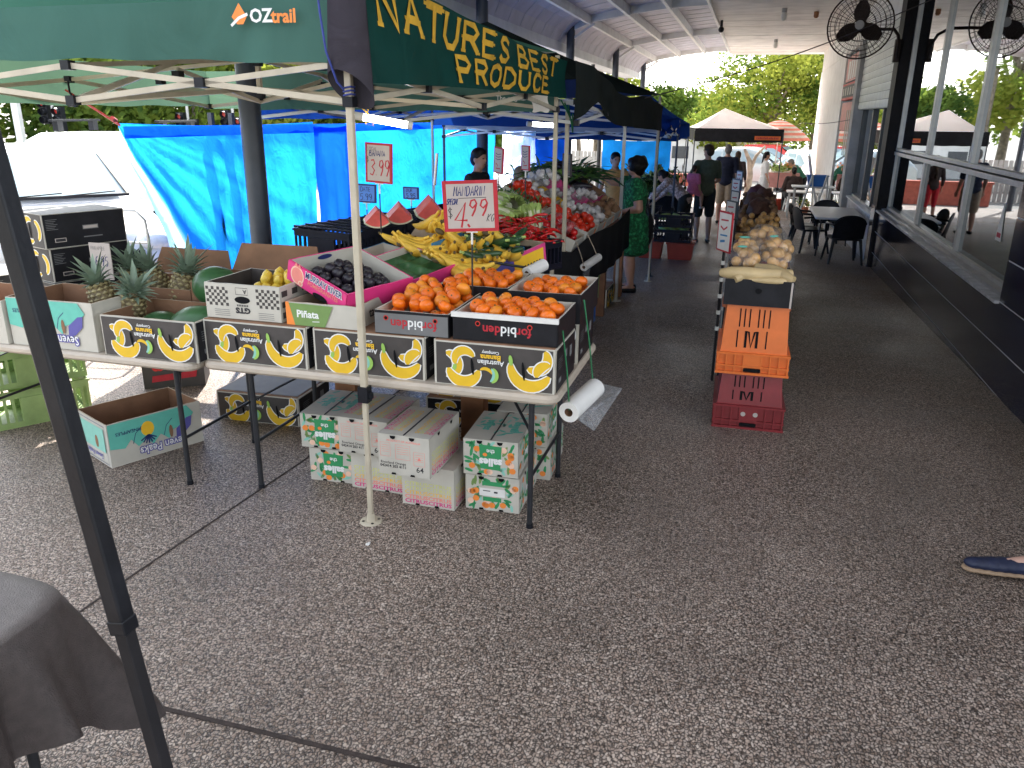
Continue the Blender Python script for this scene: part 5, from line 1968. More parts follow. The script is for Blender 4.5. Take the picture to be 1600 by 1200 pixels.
bt = tray('tray of bananas with blue edges and a pale cardboard liner', (-1.83, 4.88, .98), -4, .86, .62, .13, rim='ink_blue', out='ink_blue', inn='kraft_light', rx=14, name='banana_tray', sd=12)
mb = MB()
mb.add([(-.44, .30, .12), (.05, .30, .12), (.0, .40, .24), (-.38, .42, .22), (-.44, .306, .12), (.05, .306, .12), (.0, .406, .24), (-.38, .426, .22)],
       [(0, 1, 2, 3), (7, 6, 5, 4), (3, 2, 6, 7), (0, 3, 7, 4), (1, 5, 6, 2)], 'kraft_light')
mb.build('liner_flap', bt)
for k, (x, y, z, rz, rx, ry, n) in enumerate(((-2.08, 4.90, 1.16, 160, 10, 0, 6), (-1.94, 5.05, 1.25, 120, 10, 25, 6), (-1.82, 4.78, 1.15, -70, 0, 10, 7), (-1.60, 5.00, 1.22, 100, 15, 15, 6),
                                             (-1.68, 4.80, 1.17, -60, 10, -10, 6), (-1.50, 4.72, 1.12, -75, 10, 0, 7), (-2.00, 4.78, 1.16, 30, 5, 10, 6), (-1.74, 5.10, 1.28, -100, 0, 30, 6), (-1.56, 4.55, 1.08, -20, 0, 0, 6), (-1.72, 4.62, 1.12, 60, 10, 5, 7), (-1.86, 4.92, 1.22, 80, 20, 20, 7))):
    bunch('yellow banana bunch lying in the sloping blue edged tray', (x, y, z), rz, rx, ry, n, k)
gt = tray('pink and white tray lined with dark green moulded cups, behind the plums', (-1.96, 4.38, 1.03), -24, .44, .58, .12, rim='ink_pink', out='ink_pink', inn='box_white', rx=8, ry=8, name='cup_tray', sd=13)
mb = MB()


def cups(u, v):
    x, y = (u - .5) * .42, (v - .5) * .56
    h = .03 * abs(math.sin(u * PI * 4)) * abs(math.sin(v * PI * 5))
    return (x, y, .075 - h)


mb.grid(cups, 32, 40, 'cucumber')
mb.build('moulded_cups', gt)
wt = tray('white tray with blue rim between the cup tray and the bananas', (-2.30, 4.62, 1.02), -24, .34, .62, .11, rim='ink_blue', rx=8, ry=5, name='empty_tray', out='box_white', inn='box_white', sd=14)


def crate(name, label, loc, rz, L, W, H, m, group=None, slots=True, inner=None):
    """ventilated plastic crate, open on top"""
    t = thing(name, label, 'crate', loc, rz, group)
    mb = MB()
    th = .012
    l, w = L / 2, W / 2
    mb.box(-l, l, -w, w, 0, .012, m)
    for s in (-1, 1):
        mb.box(-l, l, s * w - (th if s > 0 else 0), s * w + (0 if s > 0 else th), .0125, .04, m)
        mb.box(-l, l, s * w - (th if s > 0 else 0), s * w + (0 if s > 0 else th), H - .05, H, m)
        mb.box(s * l - (th if s > 0 else 0), s * l + (0 if s > 0 else th), -w + th + .001, w - th - .001, .0125, .04, m)
        mb.box(s * l - (th if s > 0 else 0), s * l + (0 if s > 0 else th), -w + th + .001, w - th - .001, H - .05, H, m)
        n = int(L / .045)
        for k in range(n + 1):
            x = -l + L * k / n
            x = max(-l + .009, min(l - .009, x))
            mb.box(x - .008, x + .008, s * w - (th if s > 0 else 0) + .001, s * w + (0 if s > 0 else th) - .001, .04, H - .05, m)
        n = int(W / .045)
        for k in range(1, n):
            y = -w + W * k / n
            mb.box(s * l - (th if s > 0 else 0) + .001, s * l + (0 if s > 0 else th) - .001, y - .008, y + .008, .04, H - .05, m)
        mb.box(-.12, .12, s * w - .008, s * w + .008, .04, H - .05, m) if slots else None
    mb.box(-l - .008, l + .008, -w - .008, -w, H - .014, H, m)
    mb.box(-l - .008, l + .008, w, w + .008, H - .014, H, m)
    mb.box(-l - .008, -l, -w, w, H - .014, H, m)
    mb.box(l, l + .008, -w, w, H - .014, H, m)
    mb.build('crate_body', t)
    return t


k1 = crate('black_crate', 'black ventilated crate under the watermelon wedges, nearest one', (-2.66, 5.12, 1.05), -15, .50, .56, .205, 'crate_black', 'black crates under the watermelon')
dup(k1, (-2.50, 5.71, 1.06), -15, 'black ventilated crate under the watermelon wedges, middle one')
dup(k1, (-2.35, 6.28, 1.07), -15, 'black ventilated crate behind the watermelon wedges, farthest one')
for k, (x, y, l) in enumerate(((-2.66, 5.12, 'ribbed black lid grid on the nearest crate'), (-2.50, 5.71, 'ribbed black lid grid under the watermelon wedges'))):
    t = thing('crate_lid', l, 'lid', (x, y, 1.258), -15, 'lids on the black crates')
    mb = MB()
    for q in range(12):
        mb.box(-.25 + q * .0444, -.25 + q * .0444 + .008, -.28, .28, 0, .010, 'crate_black')
    for q in range(6):
        mb.box(-.25, .25, -.28 + q * .11, -.28 + q * .11 + .008, .0105, .018, 'crate_black')
    mb.build('grid', t)


def wedge(label, loc, rz, s=1.0, rx=0):
    """pie-shaped slice standing on its rind, apex up"""
    t = thing('watermelon_wedge', label, 'watermelon', loc, rz, 'watermelon wedges on the black crates', rx=rx)
    R, D = .20 * s, .15 * s
    arc = [R_(228 + 84 * i / 12) for i in range(13)]
    P = lambda q, y, a: (q * R * math.cos(a), y, R + q * R * math.sin(a))
    mb = MB()
    vs = [P(1 - .06 * abs(v - 2) ** 1.5 / 2.8, -D / 2 + D * v / 4, a) for v in range(5) for a in arc]
    mb.add(vs, [(v * 13 + i, v * 13 + i + 1, (v + 1) * 13 + i + 1, (v + 1) * 13 + i) for v in range(4) for i in range(12)], 'rind', True)
    mb.build('rind', t)
    mb = MB()
    for sg in (-1, 1):
        y = sg * D / 2
        f = [P(.94, y, a) for a in arc]
        w = [P(.86, y, a) for a in arc]
        mb.add(f + w, [(i, i + 1, 14 + i, 13 + i) for i in range(12)], 'rind_white')
        mb.poly([(0, y, R)] + w, 'melon_red')
    for a in (arc[0], arc[-1]):
        mb.add([(0, -D / 2, R), (0, D / 2, R), P(.86, D / 2, a), P(.86, -D / 2, a), P(.955, D / 2, a), P(.955, -D / 2, a)], [(0, 1, 2, 3)], 'melon_red')
        mb.add([P(.86, -D / 2, a), P(.86, D / 2, a), P(.955, D / 2, a), P(.955, -D / 2, a)], [(0, 1, 2, 3)], 'rind_white')
    mb.build('flesh', t)
    return t


wedge('watermelon wedge behind the banana sign pole, leftmost', (-2.40, 5.02, 1.275), 30, .68, 12)
wedge('watermelon wedge standing in the middle of the three', (-2.34, 5.26, 1.275), 28, .72, 14)
wedge('tallest watermelon wedge at the right end of the three', (-2.20, 5.48, 1.28), 32, .84, 14)


def ell_mesh(name, m, r, n=12, g=8, wob=.08, seed=1):
    mb = MB()
    mb.ball((0, 0, 0), r, m, n=n, rings=g, wob=wob, seed=seed)
    return mb.mesh(name)


ZUC = []
for k in range(3):
    mb = MB()
    pts = [(-.10 + .04 * i, .006 * math.sin(i + k), .004 * math.cos(i)) for i in range(6)]
    mb.tube(pts, .022, 'zucchini', n=9, rs=[.012, .021, .023, .023, .021, .013])
    mb.cyl(pts[-1], (.125, 0, 0), .009, 'cabbage_leaf', n=7)
    ZUC.append(mb.mesh('zucchini'))
zt = tray('purple and pink printed tray of dark green zucchini', (-1.545, 4.95, 1.03), -24, .44, .56, .15, rx=9, name='zucchini_tray', out='ink_magenta', inn='kraft_light', rim='kraft_edge', sd=15)
mb = MB()
mb.box(.222, .224, -.27, -.05, .01, .14, 'ink_purple')
mb.box(.222, .225, -.045, .25, .012, .125, 'ink_yellow')
for q in range(6):
    mb.box(.2255, .2265, .05 + q * .03, .062 + q * .03, .03, .06, 'ink_black')
mb.build('printed_side', zt)
mb = MB()
mb.box(-.235, -.228, -.30, .30, .05, .25, 'ink_blue')
ar = Art(mb, Matrix(((0, 0, -1, -.236), (-1, 0, 0, 0), (0, 1, 0, .18), (0, 0, 0, 1))))
ar.rect(.15, .24, -.02, .06, 'ink_mint')
mb.build('blue_flap', zt)


def pile(meshes, name, label, cat, group, M, w, d, n, z0, zr, rot=(.4, .3, 3.1), seed=1, sc=(.85, 1.15)):
    rr = random.Random(seed)
    for k in range(n):
        o = bpy.data.objects.new(name, rr.choice(meshes))
        COL.objects.link(o)
        o.location = M @ Vector((rr.uniform(-w / 2, w / 2), rr.uniform(-d / 2, d / 2), z0 + zr * k / n))
        o.rotation_euler = (M.to_euler().x + rr.uniform(-rot[0], rot[0]), M.to_euler().y + rr.uniform(-rot[1], rot[1]), rr.uniform(-rot[2], rot[2]))
        q = rr.uniform(*sc)
        o.scale = (q, q, q)
        tag(o, label, cat, group)


M1 = TR(-1.545, 4.95, 1.03) @ (RZ(-24) @ RX(9))
pile(ZUC, 'zucchini', 'dark green zucchini in the purple and pink printed tray', 'zucchini', 'zucchini in the purple tray', M1, .26, .42, 60, .06, .17, rot=(.3, .4, 3.1))
tray('plain tray of zucchini just behind the purple one', (-1.72, 5.42, 1.07), -20, .46, .42, .12, rx=12, name='zucchini_tray', out='ink_blue', inn='kraft_light', rim='ink_blue', sd=16)
pile(ZUC, 'zucchini', 'dark green zucchini in the blue tray behind the purple one', 'zucchini', 'zucchini in the rear tray', TR(-1.72, 5.42, 1.07) @ (RZ(-20) @ RX(12)), .26, .28, 22, .06, .10, seed=4)
CH = []
for k in range(2):
    mb = MB()
    mb.tube([(-.05, 0, 0), (-.02, .004, .004), (.02, .002, .006), (.05, -.006, 0), (.065, -.014, -.006)], .009, 'chilli', n=6, rs=[.006, .011, .010, .006, .001])
    mb.cyl((-.05, 0, 0), (-.075, .004, .01), .003, 'herb', n=5)
    CH.append(mb.mesh('chilli'))
crate('black_crate', 'black crate full of red chillies beside the twin cream poles', (-1.43, 5.36, .985), -20, .30, .42, .20, 'crate_black')
pile(CH, 'chilli', 'long red chilli heaped in the black crate', 'chilli', 'red chillies in the black crate', TR(-1.43, 5.36, .985) @ RZ(-20), .27, .36, 90, .17, .11, seed=6)
tray('sloping tray of red chillies under the pale cabbages', (-1.64, 5.70, 1.11), -20, .44, .34, .12, rx=10, ry=8, name='chilli_tray', out='crate_black', inn='crate_black', rim='crate_black', sd=17)
pile(CH, 'chilli', 'long red chilli in the sloping tray below the cabbages', 'chilli', 'red chillies in the sloping tray', TR(-1.64, 5.70, 1.12) @ (RZ(-20) @ RX(10)), .42, .32, 90, .08, .10, seed=7)


def cabbage(label, P, Q, r, seed):
    P, Q = Vector(P), Vector(Q)
    t = thing('long_cabbage', label, 'cabbage', tuple(P), group='long pale cabbages')
    rr = random.Random(seed)
    M = Matrix.Identity(4)
    d = (Q - P)
    q = d.to_track_quat('X', 'Z').to_matrix().to_4x4()
    L = d.length
    mb = MB()
    mb.T = q
    mb.tube([(L * u, 0, 0) for u in (0, .1, .35, .6, .8)], r, 'cabbage_white', n=12, rs=[r * .45, r * .8, r, r * .95, r * .6])
    mb.build('heart', t)
    for k in range(9):
        a = 2 * PI * k / 9 + rr.uniform(-.2, .2)
        mb = MB()
        mb.T = q @ Matrix.Rotation(a, 4, 'X')

        def fn(u, v, k=k):
            w = r * (.55 + .5 * u) * (1 - .5 * max(0, u - .8) / .2)
            th = (v - .5) * w / r * 1.4
            rad = r * (.62 + .48 * math.sin(PI * (.15 + .6 * u))) + .022 * u * math.sin(v * 19 + k) + .03 * u * u
            return (L * (.02 + .98 * u) - .02 * abs(v - .5), rad * math.sin(th), rad * math.cos(th))
        W = 9
        mb.grid(fn, 12, W, 'cabbage_white')
        n0 = len(mb.f)
        ki = mb._m('cabbage_leaf')
        for fi in range(n0):
            col, row = fi % 12, fi // 12
            if col > 9 or ((row < 1 or row > 7) and col > 5):
                mb.mi[fi] = ki
        mb.build('leaf', t)
    return t


cabbage('long pale cabbage lying at the top of the heap with a white stem end', (-2.08, 6.25, 1.40), (-1.66, 5.86, 1.33), .065, 1)
cabbage('long pale cabbage in the middle, pointing down at the chillies', (-2.05, 6.05, 1.33), (-1.58, 5.70, 1.22), .07, 2)
cabbage('long cabbage with a bright green tip standing by the twin cream poles', (-1.44, 5.72, 1.06), (-1.56, 5.85, 1.36), .05, 3)
cabbage('long pale cabbage lowest in the heap behind the mandarin sign', (-2.10, 5.75, 1.22), (-1.72, 5.60, 1.17), .065, 4)


def leafy(name, label, cat, loc, R, n, m, L=.09, w=.012, seed=1, group=None, up=.5, m2=None, flat=1.0):
    """bunch of separate blades and leaflets"""
    rr = random.Random(seed)
    t = thing(name, label, cat, loc, group=group)
    mb = MB()
    for k in range(n):
        p = Vector((rr.gauss(0, .45) * R[0], rr.gauss(0, .45) * R[1], abs(rr.gauss(0, .5)) * R[2]))
        d = Vector((rr.uniform(-1, 1), rr.uniform(-1, 1), rr.uniform(-.2, 1) * flat + up)).normalized()
        s = d.orthogonal().normalized()
        s = (s * math.cos(k) + d.cross(s) * math.sin(k))
        l, ww = L * rr.uniform(.6, 1.3), w * rr.uniform(.6, 1.4)
        q = p + d * l * .5 + Vector((0, 0, .01))
        e = p + d * l + Vector((0, 0, -l * .2))
        mb.add([p - s * ww * .3, p + s * ww * .3, q + s * ww, q - s * ww, e], [(0, 1, 2, 3), (3, 2, 4)], (m2 if m2 and k % 3 == 0 else m))
    mb.build('leaves', t)
    return t


leafy('herb_bunch', 'dark green feathery herbs behind the mandarin sign', 'herbs', (-1.92, 6.5, 1.25), (.24, .22, .13), 900, 'herb', .07, .006, 3, m2='herb_pale')

# ------------------------------------------------------------------ price signs
def price_sign(label, base, top, w, h, rz, border, card, draw, pole='leg_grey', tilt=0, white=True, group=None):
    """board on a thin upright; base is the foot point, top the z of the board's lower edge"""
    t = thing('price_sign', label, 'price sign', base, rz, group)
    mb = MB()
    hh = top - base[2]
    mb.cyl((0, 0, 0), (0, 0, hh * .8), .0045, pole, n=8)
    mb.cyl((0, 0, hh * .8), (0, 0, hh), .006, 'white_plastic' if white else pole, n=8)
    mb.box(-.03, .03, -.004, .004, hh - .006, hh + .004, 'white_plastic')
    mb.build('pole', t)
    mb = MB()
    mb.T = TR(0, 0, hh) @ RY(tilt)
    mb.box(-w / 2, w / 2, -.006, .006, 0, h, border)
    b = .05 * w + .006
    F = mb.T @ front(0, -.0062, h / 2)
    a = Art(mb, F)
    a.rect(-w / 2 + b, w / 2 - b, -h / 2 + b * .8, h / 2 - b * .8, card).up()
    draw(a, w, h)
    mb.build('board', t)
    return t


def d_mand(a, w, h):
    scrawl(a, 'MANDARIN', -.085, .052, .0165, .046, .0052, 'ink_navy', gap=.34, slant=.15, jit=.03)
    scrawl(a, 'SPECIAL', -.125, .010, .0085, .028, .0045, 'ink_navy', gap=.15, slant=.3, jit=.04, rise=0)
    a.line([(-.06, .040), (.085, .042)], .003, 'ink_black')
    scrawl(a, '$', -.120, -.055, .026, .046, .004, 'ink_black', jit=.02)
    scrawl(a, '4', -.092, -.108, .066, .128, .0105, 'ink_red', slant=.2, jit=.01)
    a.line([(-.018, -.09), (-.008, -.105)], .011, 'ink_red')
    scrawl(a, '99', -.018, -.050, .044, .082, .0095, 'ink_red', gap=.25, slant=.2, jit=.01)
    scrawl(a, 'KG', .082, -.078, .015, .038, .0035, 'ink_black', gap=.3, slant=.3, jit=.03)


price_sign('large handwritten white price card with red border on a thin pole among the mandarins', (-1.345, 3.93, 1.10), 1.435, .285, .255, 6, 'ink_red', 'sign_card', d_mand, tilt=-3)


def d_ban(a, w, h):
    scrawl(a, 'BANANA', -.070, .042, .017, .034, .0055, 'ink_navy', gap=.25, slant=.1, jit=.1)
    scrawl(a, 'LOCAL', -.09, .075, .014, .022, .003, 'ink_grey', gap=.2, slant=.2, jit=.1)
    scrawl(a, '$', -.09, .005, .015, .03, .003, 'ink_black')
    scrawl(a, '3.99', -.068, -.075, .038, .095, .009, 'ink_red', gap=.2, slant=.1, jit=.02)


price_sign('handwritten price card with red border on a thin pole in front of the watermelon', (-2.265, 4.80, 1.25), 1.585, .205, .245, -12, 'ink_red', 'sign_card', d_ban, tilt=2)


def d_blue(t1, t2):
    def f(a, w, h):
        scrawl(a, t1, -w * .28, h * .1, w * .11, h * .25, .004, 'ink_navy', gap=.2, jit=.1)
        scrawl(a, t2, -w * .3, -h * .36, w * .15, h * .34, .005, 'ink_navy', gap=.2, jit=.06)
    return f


def d_line(a, w, h):
    for q in range(3):
        a.line([(-w * .3, h * (.26 - .1 * q)), (-w * .05, h * (.22 - .1 * q)), (w * .3, h * (.27 - .1 * q))], .005, 'ink_navy')
    a.line([(-w * .25, -h * .12), (0, -h * .2), (-w * .2, -h * .32), (w * .25, -h * .3)], .008, 'ink_red')


price_sign('small blue price card left of the watermelon wedges', (-2.95, 6.0, 1.05), 1.325, .17, .145, 4, 'ink_navy', 'sign_blue', d_blue('DATE', '5.99'), tilt=2, group=None)
price_sign('small blue price card above the tallest watermelon wedge', (-2.56, 6.0, 1.1), 1.365, .135, .095, -3, 'ink_navy', 'sign_blue', d_blue('DUR', '5.95'))
price_sign('dull price card with a red edge beside the man in dark green', (-1.84, 6.0, 1.30), 1.585, .13, .19, -42, 'ink_red', 'sign_card', d_line, tilt=5)
price_sign('dull red edged price card above the man in the cap', (-1.72, 6.35, 1.30), 1.59, .11, .19, -40, 'ink_red', 'sign_card', d_line)
price_sign('dark price card between the cream poles and the far steel column', (-1.46, 6.7, 1.25), 1.53, .10, .18, -30, 'box_brown', 'ink_grey', d_line)
t = thing('steel_skewer', 'thin metal pole with a clear sleeve standing beside the watermelon', 'pole', (-2.40, 6.0, 1.08))
mb = MB()
mb.cyl((0, 0, 0), (.04, 0, .40), .005, 'alu', n=8)
mb.build('rod', t)
mb = MB()
mb.cyl((.04, 0, .40), (.065, 0, .64), .013, 'chrome', n=10)
mb.build('sleeve', t)
mb = MB()
mb.T = TR(-3.72, 3.95, .98)
mb.box(-.075, .075, -.003, .003, .05, .27, 'sign_card')
ar = Art(mb, mb.T @ front(0, -.0035, .16))
scrawl(ar, 'PINEAPPLE', -.062, .068, .010, .022, .002, 'ink_grey', gap=.25, jit=.08)
scrawl(ar, '$', -.066, .0, .012, .03, .003, 'ink_grey')
scrawl(ar, '6.95', -.045, -.03, .022, .06, .005, 'ink_navy', gap=.3, slant=.1, jit=.04)
scrawl(ar, 'EA', .02, -.075, .012, .018, .002, 'ink_grey')
mb.cyl((0, .004, -.1), (0, .004, .1), .004, 'leg_grey', n=6)
mb.build('price_card', None, 'plain white handwritten price card standing among the pineapples', 'price sign')

# ------------------------------------------------------------------ bag rolls
def bag_roll(label, P, Q, r, hang=(), flap=None, cordm='rope_green', stick=None):
    P, Q = Vector(P), Vector(Q)
    t = thing('bag_roll', label, 'bag roll', tuple(P), group=None)
    d = (Q - P).normalized()
    mb = MB()
    n = 24
    u = d.orthogonal().normalized()
    w = d.cross(u)
    for ra, m in ((r, 'paper'), (r * .42, 'kraft')):
        vs = [p + ra * (math.cos(2 * PI * k / n) * u + math.sin(2 * PI * k / n) * w) for p in (Vector((0, 0, 0)), Q - P) for k in range(n)]
        mb.add(vs, [(k, (k + 1) % n, n + (k + 1) % n, n + k) for k in range(n)], m, True)
    for e in (Vector((0, 0, 0)), Q - P):
        vs = [e + ra * (math.cos(2 * PI * k / n) * u + math.sin(2 * PI * k / n) * w) for ra in (r, r * .42) for k in range(n)]
        mb.add(vs, [(k, (k + 1) % n, n + (k + 1) % n, n + k) for k in range(n)], 'paper')
    mb.build('roll', t)
    if flap:
        mb = MB()
        A = [Vector(p) - P for p in flap]
        mb.add(A + [p + Vector((.002, 0, .002)) for p in A], [(0, 1, 2, 3), (7, 6, 5, 4)], 'clear_bag')
        mb.build('loose_bag', t)
    for h in hang:
        mb = MB()
        mb.tube([Vector(h[0]) - P, (Vector(h[0]) + Vector(h[1])) / 2 - P + Vector((.004, 0, 0)), Vector(h[1]) - P], .0045, cordm, n=6)
        mb.build('cord', t)
    if stick:
        mb = MB()
        mb.cyl(Vector(stick[0]) - P, Vector(stick[1]) - P, .008, 'leg_grey', n=8)
        mb.build('rod', t)
    return t


bag_roll('white roll of clear bags hung on two green cords at the front table corner', (-.735, 3.58, .635), (-.665, 3.90, .665), .052,
         hang=(((-.77, 3.55, 1.05), (-.735, 3.60, .64)), ((-.745, 3.92, 1.12), (-.675, 3.90, .67))),
         flap=((-.70, 3.60, .60), (-.62, 3.66, .52), (-.53, 3.95, .66), (-.63, 3.93, .68)))
bag_roll('roll of bags on a rod sticking out beside the zucchini tray', (-1.235, 4.62, 1.10), (-1.17, 4.78, 1.13), .038, stick=((-1.45, 4.55, 1.17), (-1.19, 4.72, 1.11)))
bag_roll('roll of bags hung on pale cords over the black skirt of the rear stall', (-1.33, 6.92, .74), (-1.26, 7.25, .78), .036,
         hang=(((-1.37, 6.75, .98), (-1.33, 6.93, .75)), ((-1.37, 7.25, .98), (-1.27, 7.24, .79))), cordm='kraft_edge',
         flap=((-1.34, 6.95, .72), (-1.30, 7.05, .72), (-1.30, 7.06, .56), (-1.35, 6.96, .56)))

# ------------------------------------------------------------------ rear stall beside the walkway
rs = thing('rear_stall', 'long produce stall with a black cloth skirt along the walkway', 'stall', (-1.9, 8.3, gz(8.3)))
mb = MB()
mb.T = TR(1.9, -8.3, -gz(8.3))
mb.box(-2.6, -1.40, 6.62, 10.1, .80, .86, 'wood')
for y in (6.75, 7.5, 8.3, 9.1, 9.9):
    mb.add([(-1.42, y - .03, .86), (-2.6, y - .03, .86), (-2.6, y - .03, 1.25), (-1.42, y + .03, .86), (-2.6, y + .03, .86), (-2.6, y + .03, 1.25)],
           [(0, 1, 2), (3, 5, 4), (0, 2, 5, 3), (1, 4, 5, 2)], 'wood')
mb.build('bench', rs)
mb = MB()
mb.T = TR(1.9, -8.3, -gz(8.3))
mb.grid(lambda u, v: (-1.372 + .012 * math.sin(u * 40) * (1 - v), 6.6 + 3.4 * u, .46 + .46 * v + .03 * math.sin(u * 7)), 50, 5, 'cloth_black')
mb.grid(lambda u, v: (-1.372 - 1.2 * u, 6.6 + .01 * math.sin(u * 30) * (1 - v), .40 + .52 * v), 20, 4, 'cloth_black')
mb.build('skirt', rs)
for x, y in ((-1.45, 7.6), (-1.45, 8.55), (-2.4, 6.9), (-1.45, 9.8)):
    mb = MB()
    mb.T = TR(1.9, -8.3, -gz(8.3))
    mb.box(x - .05, x + .05, y - .05, y + .05, gz(y) + .005, .80, 'wood')
    mb.build('post', rs)
for x, y, z, m, l in ((-1.62, 8.0, 0, 'tub_blue', 'blue crate low under the rear stall skirt'), (-1.60, 8.02, .25, 'crate_green', 'pale green crate stacked under the rear stall skirt'),
                      (-1.62, 7.1, 0, 'crate_black', 'black crate on the paving under the near end of the rear stall')):
    crate('storage_crate', l, (x, y, gz(y) + z), 90, .52, .36, .24, m)
banana_box('banana carton on the paving under the rear stall near the green dress', (-1.65, 9.25, gz(9.25)), 90, L=.5, W=.4, H=.22, group='cartons under the rear stall', bg='box_black')
notch_box('fruit_carton', 'leaf printed carton under the rear stall beside the sandals', (-1.70, 9.72, gz(9.7)), 90, *SL, 'cartons under the rear stall', lambda a, L, H: salles_art(a, L, H, 22))
# sloping trays on the stall: carton fronts face the walkway
TOM = [ell_mesh('tomato', 'tomato', (.040, .040, .034), wob=.06, seed=1), ell_mesh('tomato', 'tomato', (.042, .038, .035), wob=.08, seed=3)]
APP = [ell_mesh('apple', 'chilli', (.036, .036, .034), seed=2)]
GAR = [ell_mesh('garlic', 'garlic', (.032, .032, .028), wob=.3, seed=2)]
POT = [ell_mesh('potato', 'potato', (.05, .036, .032), wob=.2, seed=2), ell_mesh('potato', 'potato', (.045, .04, .034), wob=.3, seed=5)]
ONI = [ell_mesh('onion', 'onion', (.036, .036, .033), wob=.06, seed=2)]
ONR = [ell_mesh('red_onion', 'onion_red', (.036, .036, .033), wob=.06, seed=2)]


def slope_tray(label, y, x0, z0, w=.42, d=.50, tilt=20, out='box_white', meshes=None, nm_=None, n=30, lab='', grp='', seed=1, h=.11, art=None):
    t = tray(label, (x0 - d / 2 * math.cos(R_(tilt)), y, z0 + d / 2 * math.sin(R_(tilt))), 90, w, d, h, rx=tilt, out=out, inn='kraft_light', rim='kraft_edge', sd=seed, name='produce_tray',
             art=art, group='sloping trays on the rear stall')
    M = TR(x0 - d / 2 * math.cos(R_(tilt)), y, z0 + d / 2 * math.sin(R_(tilt))) @ (RZ(90) @ RX(tilt))
    if meshes:
        pile(meshes, nm_, lab, nm_.replace('_', ' '), grp, M, w - .09, d - .09, n, .06, .11, rot=(1, 1, 3), seed=seed)
    return t


def notch_art(a, L, H):
    a.rect(-L * .4, L * .4, -H * .2, H * .25, 'sign_card').up()
    a.oval(-.08, -H / 2 + .01, .014, .012, 'slot').oval(.08, -H / 2 + .01, .014, .012, 'slot')
    a.rect(.1, .18, -.03, .04, 'ink_orange')


slope_tray('sloping white tray of tomatoes at the walkway edge of the rear stall', 7.48, -1.40, .90, meshes=TOM, nm_='tomato', n=46, lab='red tomato in the lower sloping tray of the rear stall', grp='tomatoes in the lower tray', seed=21, art=notch_art, w=.52)
slope_tray('sloping tray of garlic in clear bags beside the tomatoes', 8.02, -1.40, .90, meshes=GAR, nm_='garlic_bulb', n=40, lab='white garlic bulb in the sloping tray beside the tomatoes', grp='garlic bulbs in the tray', seed=22, art=notch_art, w=.50)
slope_tray('sloping tray of potatoes near the green dress', 8.54, -1.40, .90, meshes=POT, nm_='potato', n=30, lab='brown potato in the sloping tray near the green dress', grp='potatoes in the tray', seed=23, art=notch_art, w=.46)
slope_tray('sloping tray of ginger coloured potatoes under the reaching arm', 9.04, -1.40, .90, meshes=POT, nm_='potato', n=26, lab='small potato in the tray under the reaching arm', grp='potatoes under the reaching arm', seed=24, art=notch_art, w=.46)
slope_tray('white tray of tomatoes higher on the stall, behind the twin poles', 7.15, -1.76, 1.12, meshes=TOM, nm_='tomato', n=34, lab='red tomato in the upper tray behind the twin cream poles', grp='tomatoes in the upper tray', seed=25, w=.44, d=.42, tilt=30)
slope_tray('low white tray of apples in clear bags at the near corner of the rear stall', 6.88, -1.40, .90, w=.40, meshes=APP, nm_='apple', n=30, lab='dark red apple at the near corner of the rear stall', grp='apples at the rear stall corner', seed=26, d=.36)
slope_tray('upper tray of garlic in the middle of the rear stall', 7.95, -1.88, 1.10, meshes=GAR, nm_='garlic_bulb', n=36, lab='white garlic bulb in the upper tray of the rear stall', grp='garlic bulbs in the upper tray', seed=27, w=.6, d=.44, tilt=30)
for y, x, z, m, l in ((8.6, -1.86, 1.18, 'ink_magenta', 'tilted pink carton high on the rear stall under the eggplants'), (8.35, -2.0, 1.14, 'ink_yellow', 'tilted yellow carton beside the pink one on the rear stall'), (9.1, -1.84, 1.16, 'ink_magenta', 'second tilted pink carton beside the reaching hand')):
    tray(l, (x, y, z), 90, .46, .46, .15, rx=32, out=m, inn='kraft', rim='kraft_edge', name='printed_tray', sd=3)
mb = MB()
mb.tube([(-.09, 0, 0), (-.04, .0, .006), (.02, 0, .006), (.07, 0, 0), (.10, 0, -.01)], .03, 'plum', n=9, rs=[.014, .026, .034, .034, .012])
EGG = [mb.mesh('eggplant')]
pile(EGG, 'eggplant', 'glossy black eggplant in the tilted pink carton', 'eggplant', 'eggplants on the rear stall', TR(-1.86, 8.72, 1.26) @ RZ(90) @ RX(32), .44, .44, 16, .08, .08, seed=31)
MR = TR(-1.90, 9.2, 1.38) @ RZ(20)
t = leafy('leek_bundle', 'spray of long dark green leaves above the reaching hand', 'greens', (-1.92, 9.15, 1.34), (.30, .34, .05), 260, 'herb', .38, .014, 5, m2='zucchini', up=.0, flat=.3)
leafy('leek_bundle', 'second spray of long green leaves left of the reaching hand', 'greens', (-2.05, 8.6, 1.36), (.26, .26, .06), 200, 'herb', .30, .014, 6, m2='herb_pale', up=.05, flat=.4)


def bag(name, label, loc, r, m, contents, n, cr, seed, group=None, cat='bag', rz=0, film='clear_bag', tie=True):
    """net or film bag with its fruit inside"""
    rr = random.Random(seed)
    t = thing(name, label, cat, loc, rz, group)
    for k in range(n):
        for _ in range(30):
            p = Vector((rr.uniform(-1, 1), rr.uniform(-1, 1), rr.uniform(-1, 1)))
            if p.length < 1:
                break
        o = bpy.data.objects.new(contents[1], contents[0][k % len(contents[0])])
        COL.objects.link(o)
        o.parent = t
        p = p.normalized() * p.length ** .4
        o.location = (p.x * (r[0] - cr), p.y * (r[1] - cr), r[2] + p.z * (r[2] - cr))
        o.rotation_euler = (rr.uniform(0, 3), rr.uniform(0, 3), rr.uniform(0, 3))
    if film:
        mb = MB()
        mb.ball((0, 0, r[2]), (r[0] * 1.01, r[1] * 1.01, r[2] * 1.02), film, n=24, rings=14, wob=.16, seed=seed)
        mb.build('film', t)
    return t


